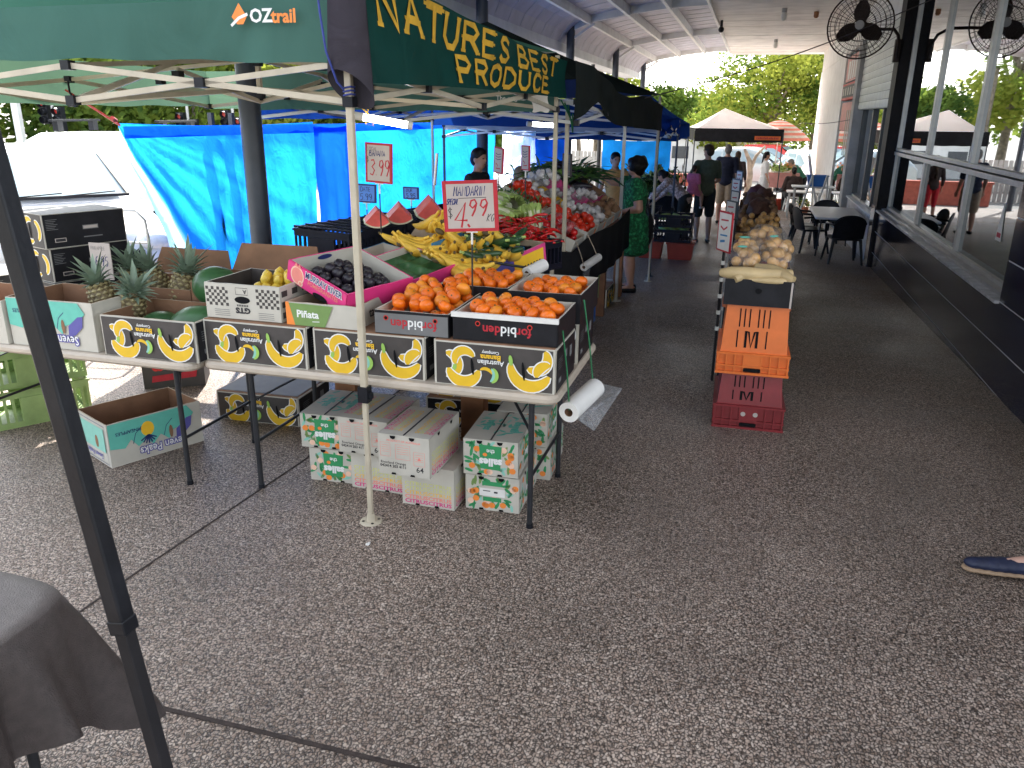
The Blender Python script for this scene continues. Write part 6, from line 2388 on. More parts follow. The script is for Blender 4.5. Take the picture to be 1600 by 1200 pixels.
for k, (y, x, z) in enumerate(((6.85, -1.50, 1.02), (6.98, -1.62, 1.06))):
    bag('apple_bag', 'shiny clear bag of dark red apples at the near stall corner, ' + ('front one' if k == 0 else 'rear one'), (x, y, z), (.12, .14, .07), None, (APP, 'apple'), 9, .03, 40 + k, 'apple bags')
for k, (y, x, z, l) in enumerate(((7.9, -1.95, 1.34, 'big bluish clear bag of white bulbs high on the rear stall'), (8.15, -1.70, 1.17, 'clear bag of white bulbs in the middle of the rear stall'),
                                  (8.1, -1.50, 1.03, 'small clear bag of white bulbs at the stall edge above the notched cartons'), (8.45, -1.62, 1.14, 'clear bag of pale bulbs next to the green dress'))):
    bag('bulb_bag', l, (x, y, z), (.17, .19, .09) if k < 2 else (.13, .14, .07), None, (GAR, 'garlic_bulb'), 12, .03, 50 + k, 'clear bags of white bulbs')

# ------------------------------------------------------------------ the crate stack and the row of root vegetables in the walkway
def m_crate(label, loc, rz, m, rib, lower, H1=.20, Htot=.38, L=.46, dots=False):
    """nesting crate stood upside down: tapering walls with slots, ribbed rim band at the bottom"""
    t = thing('slotted_crate', label, 'crate', loc, rz, 'stacked slotted crates')
    mb = MB()
    W = .62
    l, l2 = L / 2, L / 2 - .03
    y0, y1 = -.0, W
    v = [(-l + .012, y0 + .012, H1), (l - .012, y0 + .012, H1), (l - .012, y1 - .012, H1), (-l + .012, y1 - .012, H1),
         (-l2, y0 + .035, Htot), (l2, y0 + .035, Htot), (l2, y1 - .03, Htot), (-l2, y1 - .03, Htot)]
    mb.add(v, [(0, 1, 5, 4), (1, 2, 6, 5), (2, 3, 7, 6), (3, 0, 4, 7), (4, 5, 6, 7)], m)
    mb.box(-l + .006, l - .006, y0 + .010, y1, .012, H1, m)
    # rim band with ribs
    mb.box(-l - .012, l + .012, y0 - .012, y1 + .006, H1 - .018, H1 - .004, m)
    mb.box(-l - .012, l + .012, y0 - .012, y1 + .006, 0, .016, m)
    mb.box(-l - .010, l + .010, y0 - .010, y1, .050, .062, m)
    for k in range(9):
        x = -l + 2 * l * k / 8
        if k == 4:
            continue
        mb.box(x - .005, x + .005, y0 - .011, y0 + .012, .017, H1 - .019, m)
    for k in range(8):
        y = y0 + .05 + k * .075
        mb.box(l - .006, l + .011, y - .005, y + .005, .017, H1 - .019, m)
        mb.box(-l - .011, -l + .006, y - .005, y + .005, .017, H1 - .019, m)
    mb.box(-.062, .062, y0 - .008, y0 + .011, .063, H1 - .019, m)
    a = Art(mb, front(0, y0 - .0085, 0))
    a.rect(-.055, .055, .030, .050, 'slot') if False else None
    mb.box(-.055, .055, y0 - .013, y0 - .0105, .022, .046, 'slot')
    sl = math.atan2(.023, Htot - H1)
    F = Matrix(((1, 0, 0, 0), (0, math.sin(sl), -math.cos(sl), y0 + .0105), (0, math.cos(sl), math.sin(sl), H1), (0, 0, 0, 1)))
    a = Art(mb, F @ TR(0, 0, .001))
    hh = Htot - H1
    z0 = hh * .50
    for x in (-.105, -.075, -.043, .013, .045, .080):
        a.rect(x - .004, x + .004, z0 + .01, min(hh - .02, z0 + .01 + hh * .38), 'slot')
    for x in (-.112, .072):
        a.rect(x - .004, x + .004, .03, z0 - .012, 'slot')
    a.line([(-.058, .03), (-.058, z0 - .016)], .016, 'slot')
    a.line([(.012, .03), (.012, z0 - .016)], .016, 'slot')
    a.line([(-.058, z0 - .022), (-.042, z0 - .022), (-.023, .035), (-.004, z0 - .022), (.012, z0 - .022)], .013, 'slot')
    if dots:
        for x in (-.035, .045):
            Art(mb, front(x, y0 - .0125, .11)).oval(0, 0, .016, .016, 'sign_card')
    mb.build('crate_body', t)
    return t


m_crate('dark red slotted crate at the bottom of the walkway stack', (.145, 5.30, 0), 1.5, 'crate_red', 0, 0, .17, .385, .445, True)
m_crate('bright orange slotted crate in the middle of the walkway stack', (.135, 5.29, .388), 1.0, 'crate_orange', 0, 0, .15, .465, .445)
t = thing('black_carton', 'plain black carton on top of the orange crate with a round hand hole', 'carton', (.125, 5.56, .853), 0)
mb = MB()
open_box(mb, .425, .56, .17, 'box_black', 'box_black', 'kraft_edge', sd=31)
Art(mb, front(0, -.2845, .10)).oval(.0, .0, .020, .017, 'slot')
mb.box(.195, .207, -.2835, -.2805, 0, .165, 'sign_card')
mb.build('carton', t)


def root(name, label, cat, pts, r, m, group, rs=None, seed=1):
    o = Vector(pts[0])
    mb = MB()
    mb.tube([Vector(p) - o for p in pts], r, m, n=12, rs=rs)
    ob = mb.build(name, None, label, cat, group)
    ob.location = o
    return ob


root('white_radish', 'long pale radish lying across the front of the black carton', 'radish', [(-.12, 5.36, 1.045), (-.06, 5.33, 1.05), (.02, 5.32, 1.055), (.15, 5.33, 1.05), (.25, 5.35, 1.055), (.32, 5.37, 1.06)], .035, 'daikon', 'long pale radishes on the black carton', [.026, .042, .043, .041, .038, .028])
root('white_radish', 'pale radish with a blunt end hanging over the left corner of the carton', 'radish', [(-.03, 5.28, 1.02), (.0, 5.31, 1.035), (.08, 5.36, 1.04), (.2, 5.40, 1.04)], .03, 'daikon', 'long pale radishes on the black carton', [.024, .038, .036, .024])
root('white_radish', 'pale radish crossing the right corner of the black carton', 'radish', [(.33, 5.30, 1.03), (.27, 5.34, 1.05), (.2, 5.42, 1.07), (.1, 5.5, 1.07)], .03, 'daikon', 'long pale radishes on the black carton', [.026, .04, .038, .024])
root('white_radish', 'lowest pale radish along the front rim of the black carton', 'radish', [(.05, 5.30, 1.02), (.15, 5.29, 1.022), (.26, 5.30, 1.02), (.33, 5.33, 1.02)], .02, 'daikon', 'long pale radishes on the black carton', [.012, .02, .022, .016])
for k, (x, y, z, l) in enumerate(((.03, 5.62, 1.02, 'clear bag of brown onions at the front left of the root row'), (.22, 5.62, 1.02, 'clear bag of brown onions at the front right of the root row'),
                                  (.04, 5.86, 1.05, 'clear bag of brown onions in the second rank, left'), (.23, 5.90, 1.06, 'clear bag of brown onions in the second rank, right'),
                                  (.14, 6.12, 1.10, 'clear bag of brown onions at the top of the near heap'), (.20, 6.40, 1.06, 'clear bag of brown onions behind the near heap'))):
    bag('onion_bag', l, (x, y, z), (.115, .13, .085), None, (ONI, 'onion'), 14, .033, 60 + k, 'clear bags of brown onions')
    mb = MB()
    mb.ball((x - .03, y - .02, z + .165), (.035, .02, .008), 'ink_teal', n=8, rings=4, wob=.5, seed=k)
    if k in (0, 2, 3):
        mb.build('bag_tag', None, 'crumpled teal ' + ['label on the front left onion bag', '', 'label on the second rank left onion bag', 'label on the second rank right onion bag'][k], 'label')
t = thing('row_table', 'low trestle row carrying onions and roots down the middle of the walkway', 'stand', (.13, 8.9, gz(8.9)))
mb = MB()
mb.T = TR(-.13, -8.9, -gz(8.9))
for y in range(7):
    yy = 6.3 + y * .98
    zt_ = .66
    mb.box(-.11, .40, yy, yy + .9, zt_ - .05, zt_, 'crate_black' if y % 2 else 'pallet_orange')
mb.build('shelf', t)
for y in range(7):
    yy = 6.35 + y * .98
    mb = MB()
    mb.T = TR(-.13, -8.9, -gz(8.9))
    mb.box(-.10, .39, yy, yy + .8, gz(yy + .4) + .02, .60, 'crate_red' if y % 2 else 'crate_black')
    mb.build('base_crate', t)
for k in range(7):
    yy = 6.75 + k * .95
    z = .67
    tray('open carton number of the root row' if False else ['carton of red onions behind the clear onion bags', 'reddish carton of red onions in the root row', 'carton of brown onions loose in the root row', 'carton of loose onions halfway along the root row',
          'carton of netted potatoes in the root row', 'carton of dark roots far along the root row', 'last carton at the far end of the root row'][k], (.145, yy, z), 0, .50, .62, .16, rx=3, out='box_black' if k % 2 else 'pallet_orange', inn='kraft', rim='kraft_edge', name='root_carton', sd=50 + k)
    M = TR(.145, yy, z) @ RX(3)
    ms, nm_, cat = ((ONR, 'red_onion'), (ONR, 'red_onion'), (ONI, 'onion'), (ONI, 'onion'), (POT, 'potato'), (POT, 'potato'), (POT, 'potato'))[k] + ('',)
    pile(ms, nm_, ['red onion loose behind the clear onion bags', 'red onion in the reddish carton', 'brown onion in the third carton of the root row', 'brown onion halfway along the root row', 'potato in the fifth carton of the root row', 'dark root far along the root row', 'root at the far end of the root row'][k],
         nm_.replace('_', ' '), 'produce in carton %s of the root row' % ('one two three four five six seven'.split()[k]), M, .42, .52, 34, .12, .16, rot=(1, 1, 3), seed=70 + k)
for k, (x, y, l, m) in enumerate(((.28, 6.72, 'dark purple net bag beside the onions on the right', 'net_purple'), (.0, 6.75, 'dark net bag beside the sign posts on the left', 'net_purple'), (.14, 10.4, 'brown net sack of potatoes near the far end', 'net_brown'),
                                  (.10, 11.2, 'brown net sack heaped on the far cartons', 'net_brown'), (.22, 11.9, 'topmost brown net sack at the far end of the row', 'net_brown'), (.12, 12.5, 'farthest dark sack of the root row', 'net_purple'))):
    mb = MB()
    mb.ball((0, 0, .09), (.14, .2, .12) if k > 1 else (.10, .12, .09), m, n=18, rings=12, wob=.35, seed=k * 3)
    o = mb.build('net_sack', None, l, 'sack', 'net sacks on the root row')
    o.location = (x, y, .82 + (.05 if k > 1 else .02))


# price placards beside the row
def placard(label, x, y, z0, z1, w, h, border, rz=-62, base=True):
    g = gz(y)
    t = thing('placard_stand', label, 'price sign', (x, y, g), rz, 'placards standing along the root row')
    mb = MB()
    mb.cyl((0, 0, 0), (0, 0, z1 - g), .011, 'alu' if border != 'ink_red' else 'black_matte', n=8)
    for q in range(5):
        mb.cyl((0, 0, .42 + q * .13), (0, 0, .45 + q * .13), .017, 'white_plastic', n=8)
    mb.build('pole', t)
    mb = MB()
    mb.box(-w / 2, w / 2, -.012, -.004 + .004, z1 - g - h, z1 - g, border)
    a = Art(mb, front(0, -.0122, z1 - g - h / 2))
    a.rect(-w / 2 + .012, w / 2 - .012, -h / 2 + .012, h / 2 - .012, 'paper').up()
    a.line([(-w * .3, h * .28), (w * .25, h * .30)], .012, 'ink_red')
    a.line([(-w * .3, h * .12), (-w * .05, h * .05), (w * .2, h * .14)], .014, 'ink_red')
    a.line([(-w * .28, -h * .1), (w * .25, -h * .08)], .012, 'ink_blue')
    a.line([(-w * .25, -h * .26), (w * .1, -h * .22)], .018, 'ink_blue')
    mb.build('board', t)
    return t


placard('red framed price placard nearest the viewer beside the root row', -.135, 6.35, 0, 1.33, .22, .30, 'ink_red')
placard('dark framed price placard just behind the red framed one', -.115, 7.2, 0, 1.19, .18, .28, 'black_matte')
placard('tall narrow silver placard third in the line', -.13, 7.9, 0, 1.27, .2, .28, 'alu_dark')
placard('silver placard fourth in the line beside the net sacks', -.12, 8.9, 0, 1.28, .18, .34, 'alu_dark')
placard('small silver placard fifth in the line', -.135, 9.8, 0, 1.34, .2, .24, 'alu_dark')
placard('farthest silver placard at the top of the line', -.12, 11.0, 0, 1.36, .16, .24, 'alu_dark')
# ------------------------------------------------------------------ people
def blob(mb, name, m, vox, parent, smooth=4):
    """fuse overlapping capsules into one continuous skin"""
    mb.mats = ["skin"]
    mb.mi = [0] * len(mb.f)
    me = mb.mesh(name)
    o = bpy.data.objects.new(name, me)
    COL.objects.link(o)
    r = o.modifiers.new("remesh", 'REMESH')
    r.mode = 'VOXEL'
    r.voxel_size = vox
    q = o.modifiers.new("smooth", 'SMOOTH')
    q.factor, q.iterations = .6, smooth
    dg = bpy.context.evaluated_depsgraph_get()
    dg.update()
    out = bpy.data.meshes.new_from_object(o.evaluated_get(dg))
    o.modifiers.clear()
    out.materials.clear()
    out.materials.append(mat(m))
    out.polygons.foreach_set("use_smooth", [True] * len(out.polygons))
    o.data = out
    bpy.data.meshes.remove(me)
    o.parent = parent
    return o


BASE = dict(pelvis=(0, 0, .95), waist=(0, 0, 1.10), chest=(0, 0, 1.29), neck=(0, -.01, 1.46), head=(0, .015, 1.62),
            shR=(.175, -.01, 1.41), elR=(.235, -.02, 1.13), wrR=(.25, .08, .89), shL=(-.175, -.01, 1.41), elL=(-.235, -.02, 1.13), wrL=(-.25, .08, .89),
            hipR=(.09, 0, .92), knR=(.105, .03, .50), anR=(.11, -.01, .085), toR=(.125, .15, .03), hipL=(-.09, 0, .92), knL=(-.105, .03, .50), anL=(-.11, -.01, .085), toL=(-.125, .15, .03))


def caps(mb, a, b, r0, r1, m='skin'):
    a, b = Vector(a), Vector(b)
    mb.cyl(a, b, r0, m, r1=r1, n=12)
    mb.ball(a, r0, m, n=12, rings=8)
    mb.ball(b, r1, m, n=12, rings=8)


def person(label, loc, rz, H, skin, hair, outfit, pose=None, lean=0, turn=0, nod=0, female=False, vox=.013, group=None, fat=1.0, name='person', seat=False):
    J = {k: Vector(v) for k, v in BASE.items()}
    if lean:
        M = TR(0, 0, .95) @ RX(-lean) @ TR(0, 0, -.95)
        for k in ('waist', 'chest', 'neck', 'head', 'shR', 'shL', 'elR', 'elL', 'wrR', 'wrL'):
            J[k] = M @ J[k]
    for k, v in (pose or {}).items():
        J[k] = Vector(v)
    s = H / 1.74
    t = thing(name, label, 'person', loc, rz, group)
    t.scale = (s, s, s)
    up = (J['head'] - J['neck']).normalized()
    HM = TR(*J['head']) @ RX(-lean * .5 - nod) @ RZ(turn)
    # one continuous body
    mb = MB()
    f = fat
    mb.T = HM
    mb.ball((0, .0, .02), (.073, .092, .098), 'skin', n=16, rings=12)
    mb.ball((0, .028, -.045), (.052, .058, .062), 'skin', n=14, rings=10)
    mb.cyl((0, .09, .012), (0, .108, -.022), .008, 'skin', r1=.014, n=8)
    for sx in (-1, 1):
        mb.ball((sx * .074, -.005, -.005), (.012, .02, .03), 'skin', n=8, rings=6)
    mb.T = Matrix.Identity(4)
    caps(mb, J['neck'] - up * .03, J['head'] - up * .05, .056, .052)
    ud = (J['neck'] - J['pelvis']).normalized()
    for a, rx, ry in ((J['pelvis'], .155, .105), (J['waist'], .135, .095), ((J['waist'] + J['chest']) / 2, .145, .10), (J['chest'], .155, .11), (J['chest'].lerp(J['neck'], .55), .145, .085)):
        mb.T = Matrix.Translation(a) @ RX(-lean)
        mb.ball((0, 0, 0), (rx * f * (.93 if female else 1), ry * f, .12), 'skin', n=16, rings=10)
    mb.T = Matrix.Identity(4)
    for q, sg in (('R', 1), ('L', -1)):
        sh, el, wr = J['sh' + q], J['el' + q], J['wr' + q]
        caps(mb, J['chest'].lerp(J['neck'], .6), sh, .065, .055 * f)
        caps(mb, sh, el, .050 * f, .040 * f)
        caps(mb, el, wr, .040 * f, .026)
        d = (wr - el).normalized()
        side_ = d.cross(Vector((0, 1, 0))) if abs(d.y) < .8 else d.cross(Vector((0, 0, 1)))
        side_.normalize()
        nrm = d.cross(side_).normalized()
        caps(mb, wr, wr + d * .06, .026, .030)
        for k in range(4):
            o = wr + d * .075 + side_ * (k - 1.5) * .019
            l = (.06, .072, .068, .052)[k]
            c1_ = o + d * l * .55 + nrm * .006
            caps(mb, o - d * .02, c1_, .0095, .0088)
            caps(mb, c1_, c1_ + (d * .8 + nrm * .55) * l * .5, .0088, .0075)
        caps(mb, wr + d * .03 + side_ * .026 * sg, wr + d * .075 + side_ * .052 * sg + nrm * .012, .011, .009)
        hip, kn, an, to = J['hip' + q], J['kn' + q], J['an' + q], J['to' + q]
        caps(mb, hip, kn, .085 * f, .056 * f)
        caps(mb, kn, kn.lerp(an, .35), .054 * f, .056 * f)
        caps(mb, kn.lerp(an, .35), an, .056 * f, .036)
        caps(mb, an, to, .038, .028)
        caps(mb, an, an + (an - to).normalized() * .04 - Vector((0, 0, .035)), .036, .03)
    blob(mb, 'body', skin, vox, t)
    # eyes, brows and mouth
    for sx in (-1, 1):
        mb = MB()
        mb.T = HM
        mb.ball((sx * .030, .083, .012), (.012, .008, .007), 'hair_black', n=8, rings=6)
        mb.build('eye', t)
    mb = MB()
    mb.T = HM
    mb.ball((0, .088, -.055), (.020, .006, .005), 'ink_red' if female else 'onion_red', n=8, rings=6)
    mb.build('mouth', t)
    # hair
    style, hc = hair
    if style:
        mb = MB()
        mb.T = HM
        mb.ball((0, -.012, .045), (.083, .096, .090), 'h', n=16, rings=12)
        mb.ball((0, -.045, .0), (.078, .070, .085), 'h', n=14, rings=10)
        if style == 'bob':
            mb.ball((0, -.035, .035), (.125, .135, .125), 'h', n=16, rings=10, wob=.25, seed=2)
            mb.ball((0, -.055, -.045), (.095, .075, .07), 'h', n=14, rings=10)
        if style == 'long':
            for k in range(7):
                mb.ball((.01 * math.sin(k), -.06 - .010 * k, -.04 - .065 * k), (.085 - .006 * k, .045, .06), 'h', n=12, rings=8)
        if style == 'bun':
            mb.ball((0, -.11, .02), (.05, .045, .05), 'h', n=12, rings=8)
        if style == 'tail':
            for k in range(5):
                mb.ball((0, -.10 - .005 * k, .0 - .05 * k), (.035 - .003 * k, .03, .04), 'h', n=10, rings=8)
        if style == 'short':
            mb.ball((0, .02, .085), (.062, .07, .045), 'h', n=12, rings=8, wob=.2, seed=1)
        blob(mb, 'hair', hc, .012, t, 2)
    # clothes
    for kind, m, a in outfit:
        mb = MB()
        g = .018
        if kind in ('top', 'vest', 'dress'):
            for c, rx, ry in ((J['waist'], .140, .102), ((J['waist'] + J['chest']) / 2, .152, .108), (J['chest'], .166, .120), (J['chest'].lerp(J['neck'], .5), .158, .095), (J['pelvis'].lerp(J['waist'], .35), .158, .112)):
                mb.T = Matrix.Translation(c) @ RX(-lean)
                mb.ball((0, 0, 0), ((rx * f + g * .6) * (.96 if female else 1), ry * f + g * .6, .125), 'c', n=16, rings=10)
            mb.T = Matrix.Identity(4)
            if kind != 'vest':
                for q in 'RL':
                    sh, el, wr = J['sh' + q], J['el' + q], J['wr' + q]
                    caps(mb, J['chest'].lerp(J['neck'], .6), sh, .078, .068 * f)
                    caps(mb, sh, sh.lerp(el, min(a, 1)), .068 * f, .060 * f)
                    if a > 1:
                        caps(mb, el, el.lerp(wr, a - 1), .056 * f, .044 * f)
            if kind == 'top':
                mb.T = Matrix.Translation(J['pelvis'] - Vector((0, 0, .02)))
                mb.ball((0, 0, 0), (.17 * f + g * .5, .12 * f + g, .10), 'c', n=16, rings=8)
            if kind == 'dress':
                mb.T = Matrix.Identity(4)
                zk = (J['knR'].z + J['knL'].z) / 2 - .05
                p = J['pelvis']
                for k in range(7):
                    u = k / 6
                    mb.T = TR(p.x, p.y, p.z + .02 + (zk + .1 - p.z) * u)
                    mb.ball((0, 0, 0), (.185 * f + .02 * u, .145 * f + .03 * u, .10), 'c', n=18, rings=8)
        if kind in ('shorts', 'trousers'):
            mb.T = Matrix.Translation(J['pelvis'])
            mb.ball((0, 0, .0), (.170 * f, .122 * f, .12), 'c', n=16, rings=8)
            mb.T = Matrix.Identity(4)
            for q in 'RL':
                hip, kn, an = J['hip' + q], J['kn' + q], J['an' + q]
                if kind == 'shorts':
                    caps(mb, hip, hip.lerp(kn, a), .105 * f, .088 * f)
                else:
                    caps(mb, hip, kn, .103 * f, .072 * f)
                    caps(mb, kn, kn.lerp(an, a), .070 * f, .052 * f)
        if kind == 'shoes':
            for q in 'RL':
                an, to = J['an' + q], J['to' + q]
                d = (to - an)
                d.z = 0
                d.normalize()
                b_ = Vector((an.x, an.y, to.z + .012)) - d * .045
                caps(mb, b_, b_ + d * .10 + Vector((0, 0, .0)), .040, .042)
                caps(mb, b_ + d * .10, to + d * .03, .042, .034)
                if a:
                    caps(mb, an - d * .01, b_ + Vector((0, 0, .01)), .042, .04)
        if kind == 'cap':
            mb.T = HM
            mb.ball((0, -.005, .055), (.092, .106, .085), 'c', n=16, rings=10)
            mb.ball((0, .11, .045), (.065, .055, .012), 'c', n=12, rings=6)
        if kind == 'glasses':
            mb.T = HM
            for sx in (-1, 1):
                mb.tube([(sx * .032 + .022 * math.cos(k * PI / 5), .102, .012 + .018 * math.sin(k * PI / 5)) for k in range(10)], .003, m, n=5, closed=True)
                mb.bar((sx * .054, .10, .015), (sx * .078, .0, .012), .004, .004, m)
            mb.bar((-.01, .104, .015), (.01, .104, .015), .004, .004, m)
            mb.build('glasses', t)
            continue
        if kind == 'jewel':
            continue
        blob(mb, {'top': 'shirt', 'vest': 'singlet', 'dress': 'dress', 'shorts': 'shorts', 'trousers': 'trousers', 'shoes': 'shoes', 'cap': 'cap'}[kind], m, .014, t, 3)
    return t


person('woman in a green patterned dress with short dark hair reaching over the rear stall', (-1.36, 10.25, gz(10.3)), 98, 1.67, 'skin', ('bob', 'hair_black'),
       [('dress', 'dress_green', .5), ('shoes', 'black_matte', 0)],
       pose=dict(elR=(.22, .30, 1.42), wrR=(.20, .60, 1.60), elL=(-.26, -.06, 1.12), wrL=(-.12, .17, 1.06), toR=(.12, .14, .03), toL=(-.11, .17, .03)), turn=6, female=True, fat=1.42, vox=.010)
t = thing('shoulder_bag', 'black shoulder bag hanging behind the woman in green', 'bag', (-1.17, 10.42, .52))
mb = MB()
mb.ball((0, 0, .12), (.05, .10, .20), 'black_matte', n=14, rings=10)
mb.build('pouch', t)
mb = MB()
mb.tube([(0, -.04, .28), (-.05, -.03, .5), (-.14, -.02, .66), (-.10, .04, .5), (0, .06, .28)], .010, 'black_matte')
mb.build('strap', t)
person('tall man in an olive T-shirt and dark shorts seen from behind carrying a toddler', (-.80, 16.3, gz(16.3)), 14, 1.86, 'skin', ('short', 'hair_brown'),
       [('top', 'cloth_olive', .75), ('shorts', 'cloth_dark', .92), ('shoes', 'cloth_dark', 0)],
       pose=dict(elL=(-.30, .02, 1.12), wrL=(-.14, .22, 1.08), elR=(.23, .04, 1.13), wrR=(.18, .25, 1.05)), turn=38, vox=.012)
person('toddler in a pink top carried on the hip of the tall man', (-1.03, 16.12, .62 - .75 * .62), -28, .98, 'skin', ('short', 'hair_brown'),
       [('top', 'cloth_pink', .8), ('shorts', 'cloth_pink', .6), ('shoes', 'cloth_white', 0)],
       pose=dict(knR=(.22, .22, .78), anR=(.25, .20, .38), toR=(.26, .33, .34), knL=(-.20, .20, .76), anL=(-.2, .16, .36), toL=(-.2, .29, .31), elL=(-.26, .12, 1.2), wrL=(-.2, .3, 1.28)), turn=-10, vox=.018, fat=1.25)
person('broad man in a navy T-shirt and khaki shorts standing with his back to the viewer', (-.56, 20.8, gz(20.8)), -6, 1.88, 'skin', ('short', 'hair_grey'),
       [('top', 'cloth_navy', .8), ('shorts', 'cloth_khaki', .95), ('shoes', 'cloth_dark', 0)], fat=1.14, vox=.014)
person('woman with very long brown hair in a red skirt beside the broad man', (-.37, 24.0, gz(24)), -10, 1.72, 'skin', ('long', 'hair_brown'),
       [('top', 'cloth_brown', 1.6), ('trousers', 'cloth_red', .3), ('shoes', 'cloth_dark', 0)], female=True, vox=.016, fat=.95)
person('woman in a white dress with tied dark hair walking towards the far table', (.42, 26.2, gz(26.2)), -78, 1.72, 'skin', ('tail', 'hair_black'),
       [('dress', 'cloth_white', .9), ('trousers', 'cloth_white', .6), ('shoes', 'cloth_white', 0)], female=True, vox=.016)
t = thing('shopping_bag', 'pale plastic shopping bag held low by the woman in white', 'bag', (.33, 26.05, -.28))
mb = MB()
mb.ball((0, 0, 0), (.14, .12, .24), 'white_plastic', n=14, rings=10, wob=.3, seed=4)
mb.build('bag_body', t)
mb = MB()
mb.ball((0, 0, 0), (.07, .06, .2), 'cloth_red', n=10, rings=8, wob=.3, seed=2)
o = mb.build('red_bag', None, 'small red bag hanging beside the pale shopping bag', 'bag')
o.location = (.17, 26.1, -.2)
person('woman in a patterned pale blouse bending forward over the black crates', (-1.12, 15.6, gz(15.6)), 70, 1.62, 'skin', ('bun', 'hair_black'),
       [('top', 'blouse_print', 1.2), ('trousers', 'cloth_dark', .95), ('shoes', 'cloth_dark', 0)], lean=52, female=True,
       pose=dict(elR=(.24, .62, .98), wrR=(.20, .80, .80), elL=(-.25, .60, .98), wrL=(-.22, .80, .82)), vox=.013, fat=1.05)
person('man in a dark green shirt standing with his back to the blue tarpaulin', (-3.02, 9.05, gz(9)), -100, 1.74, 'skin', ('short', 'hair_black'),
       [('top', 'cloth_dark', .8), ('trousers', 'cloth_dark', .95)], turn=-10, vox=.012)
person('man in a tan cap and glasses stooping behind the herbs', (-2.70, 9.35, gz(9.35)), -140, 1.60, 'skin', ('short', 'hair_grey'),
       [('top', 'cloth_dark', .8), ('trousers', 'cloth_dark', .95), ('cap', 'cap_tan', 0), ('glasses', 'black_plastic', 0)], lean=22, nod=12, vox=.012)
person('woman in a light blue top with dark hair behind the tomatoes', (-2.66, 10.5, gz(10.5)), -125, 1.62, 'skin', ('bun', 'hair_black'),
       [('top', 'cloth_blue', 1.0), ('trousers', 'cloth_dark', .95)], lean=18, nod=10, female=True, vox=.013)
person('woman in a peach top standing at the far side of the rear stall', (-2.06, 13.0, gz(13)), -150, 1.70, 'skin', ('bun', 'hair_black'),
       [('top', 'cloth_peach', .3), ('trousers', 'cloth_dark', .95)], female=True, vox=.014)
person('person in a brown coat sitting on the white stool with the back turned', (1.27, 25.9, gz(25.9)), 8, 1.74, 'skin_dark', ('bun', 'hair_black'),
       [('top', 'cloth_brown', 1.8), ('trousers', 'cloth_dark', .95), ('shoes', 'cloth_dark', 0)],
       pose=dict(pelvis=(0, 0, .50), waist=(0, .02, .65), chest=(0, .06, .84), neck=(0, .09, 1.01), head=(0, .12, 1.17), shR=(.175, .06, .96), elR=(.24, .12, .70), wrR=(.16, .36, .62), shL=(-.175, .06, .96), elL=(-.24, .12, .70), wrL=(-.16, .36, .62),
                 hipR=(.10, 0, .48), knR=(.16, .42, .48), anR=(.16, .40, .085), toR=(.17, .56, .03), hipL=(-.10, 0, .48), knL=(-.16, .42, .48), anL=(-.16, .40, .085), toL=(-.17, .56, .03)), vox=.018, fat=1.15)
person('grey haired person in a teal singlet bending over the far table', (1.62, 27.4, gz(27.4)), 80, 1.66, 'skin', ('short', 'hair_grey'),
       [('vest', 'cloth_teal', 0), ('trousers', 'cloth_dark', .95), ('shoes', 'cloth_dark', 0)], lean=40,
       pose=dict(elR=(.26, .52, 1.0), wrR=(.2, .68, .82), elL=(-.26, .50, 1.0), wrL=(-.2, .68, .82)), vox=.016, fat=1.1)
# passer-by whose leading shoe enters the picture at the right edge
w = person('passer-by walking in at the right picture edge, only one navy shoe in view', (1.77, 3.655, 0), 92, 1.68, 'skin_pale', ('short', 'hair_brown'),
           [('top', 'cloth_white', .8), ('trousers', 'cloth_dark', .35)],
           pose=dict(knR=(.10, .16, .50), anR=(.10, .34, .105), toR=(.11, .55, .045), knL=(-.10, -.06, .50), anL=(-.1, -.14, .12), toL=(-.1, -.02, .03)), vox=.012)
for q, (an, to) in {'R': ((.10, .34, .105), (.11, .55, .045)), 'L': ((-.1, -.14, .12), (-.1, -.02, .03))}.items():
    an, to = Vector(an), Vector(to)
    mb = MB()
    d = (to - an)
    d.z = 0
    d.normalize()
    b_ = Vector((an.x, an.y, to.z + .02)) - d * .05
    for k in range(9):
        u = k / 8
        p = b_.lerp(to + d * .055, u)
        mb.ball((p.x, p.y, p.z + .012 - .006 * u), (.052 - .014 * max(0, u - .7) / .3, .052, .050 - .022 * u), 'c', n=14, rings=8)
    sh = blob(mb, 'shoe', 'shoe_navy', .006, w, 3)
    mb = MB()
    for k in range(9):
        u = k / 8
        p = b_.lerp(to + d * .062, u)
        mb.ball((p.x, p.y, p.z - .022), (.058 - .014 * max(0, u - .7) / .3, .052, .017), 'c', n=14, rings=6)
    blob(mb, 'sole', 'shoe_sole', .006, sh, 3)
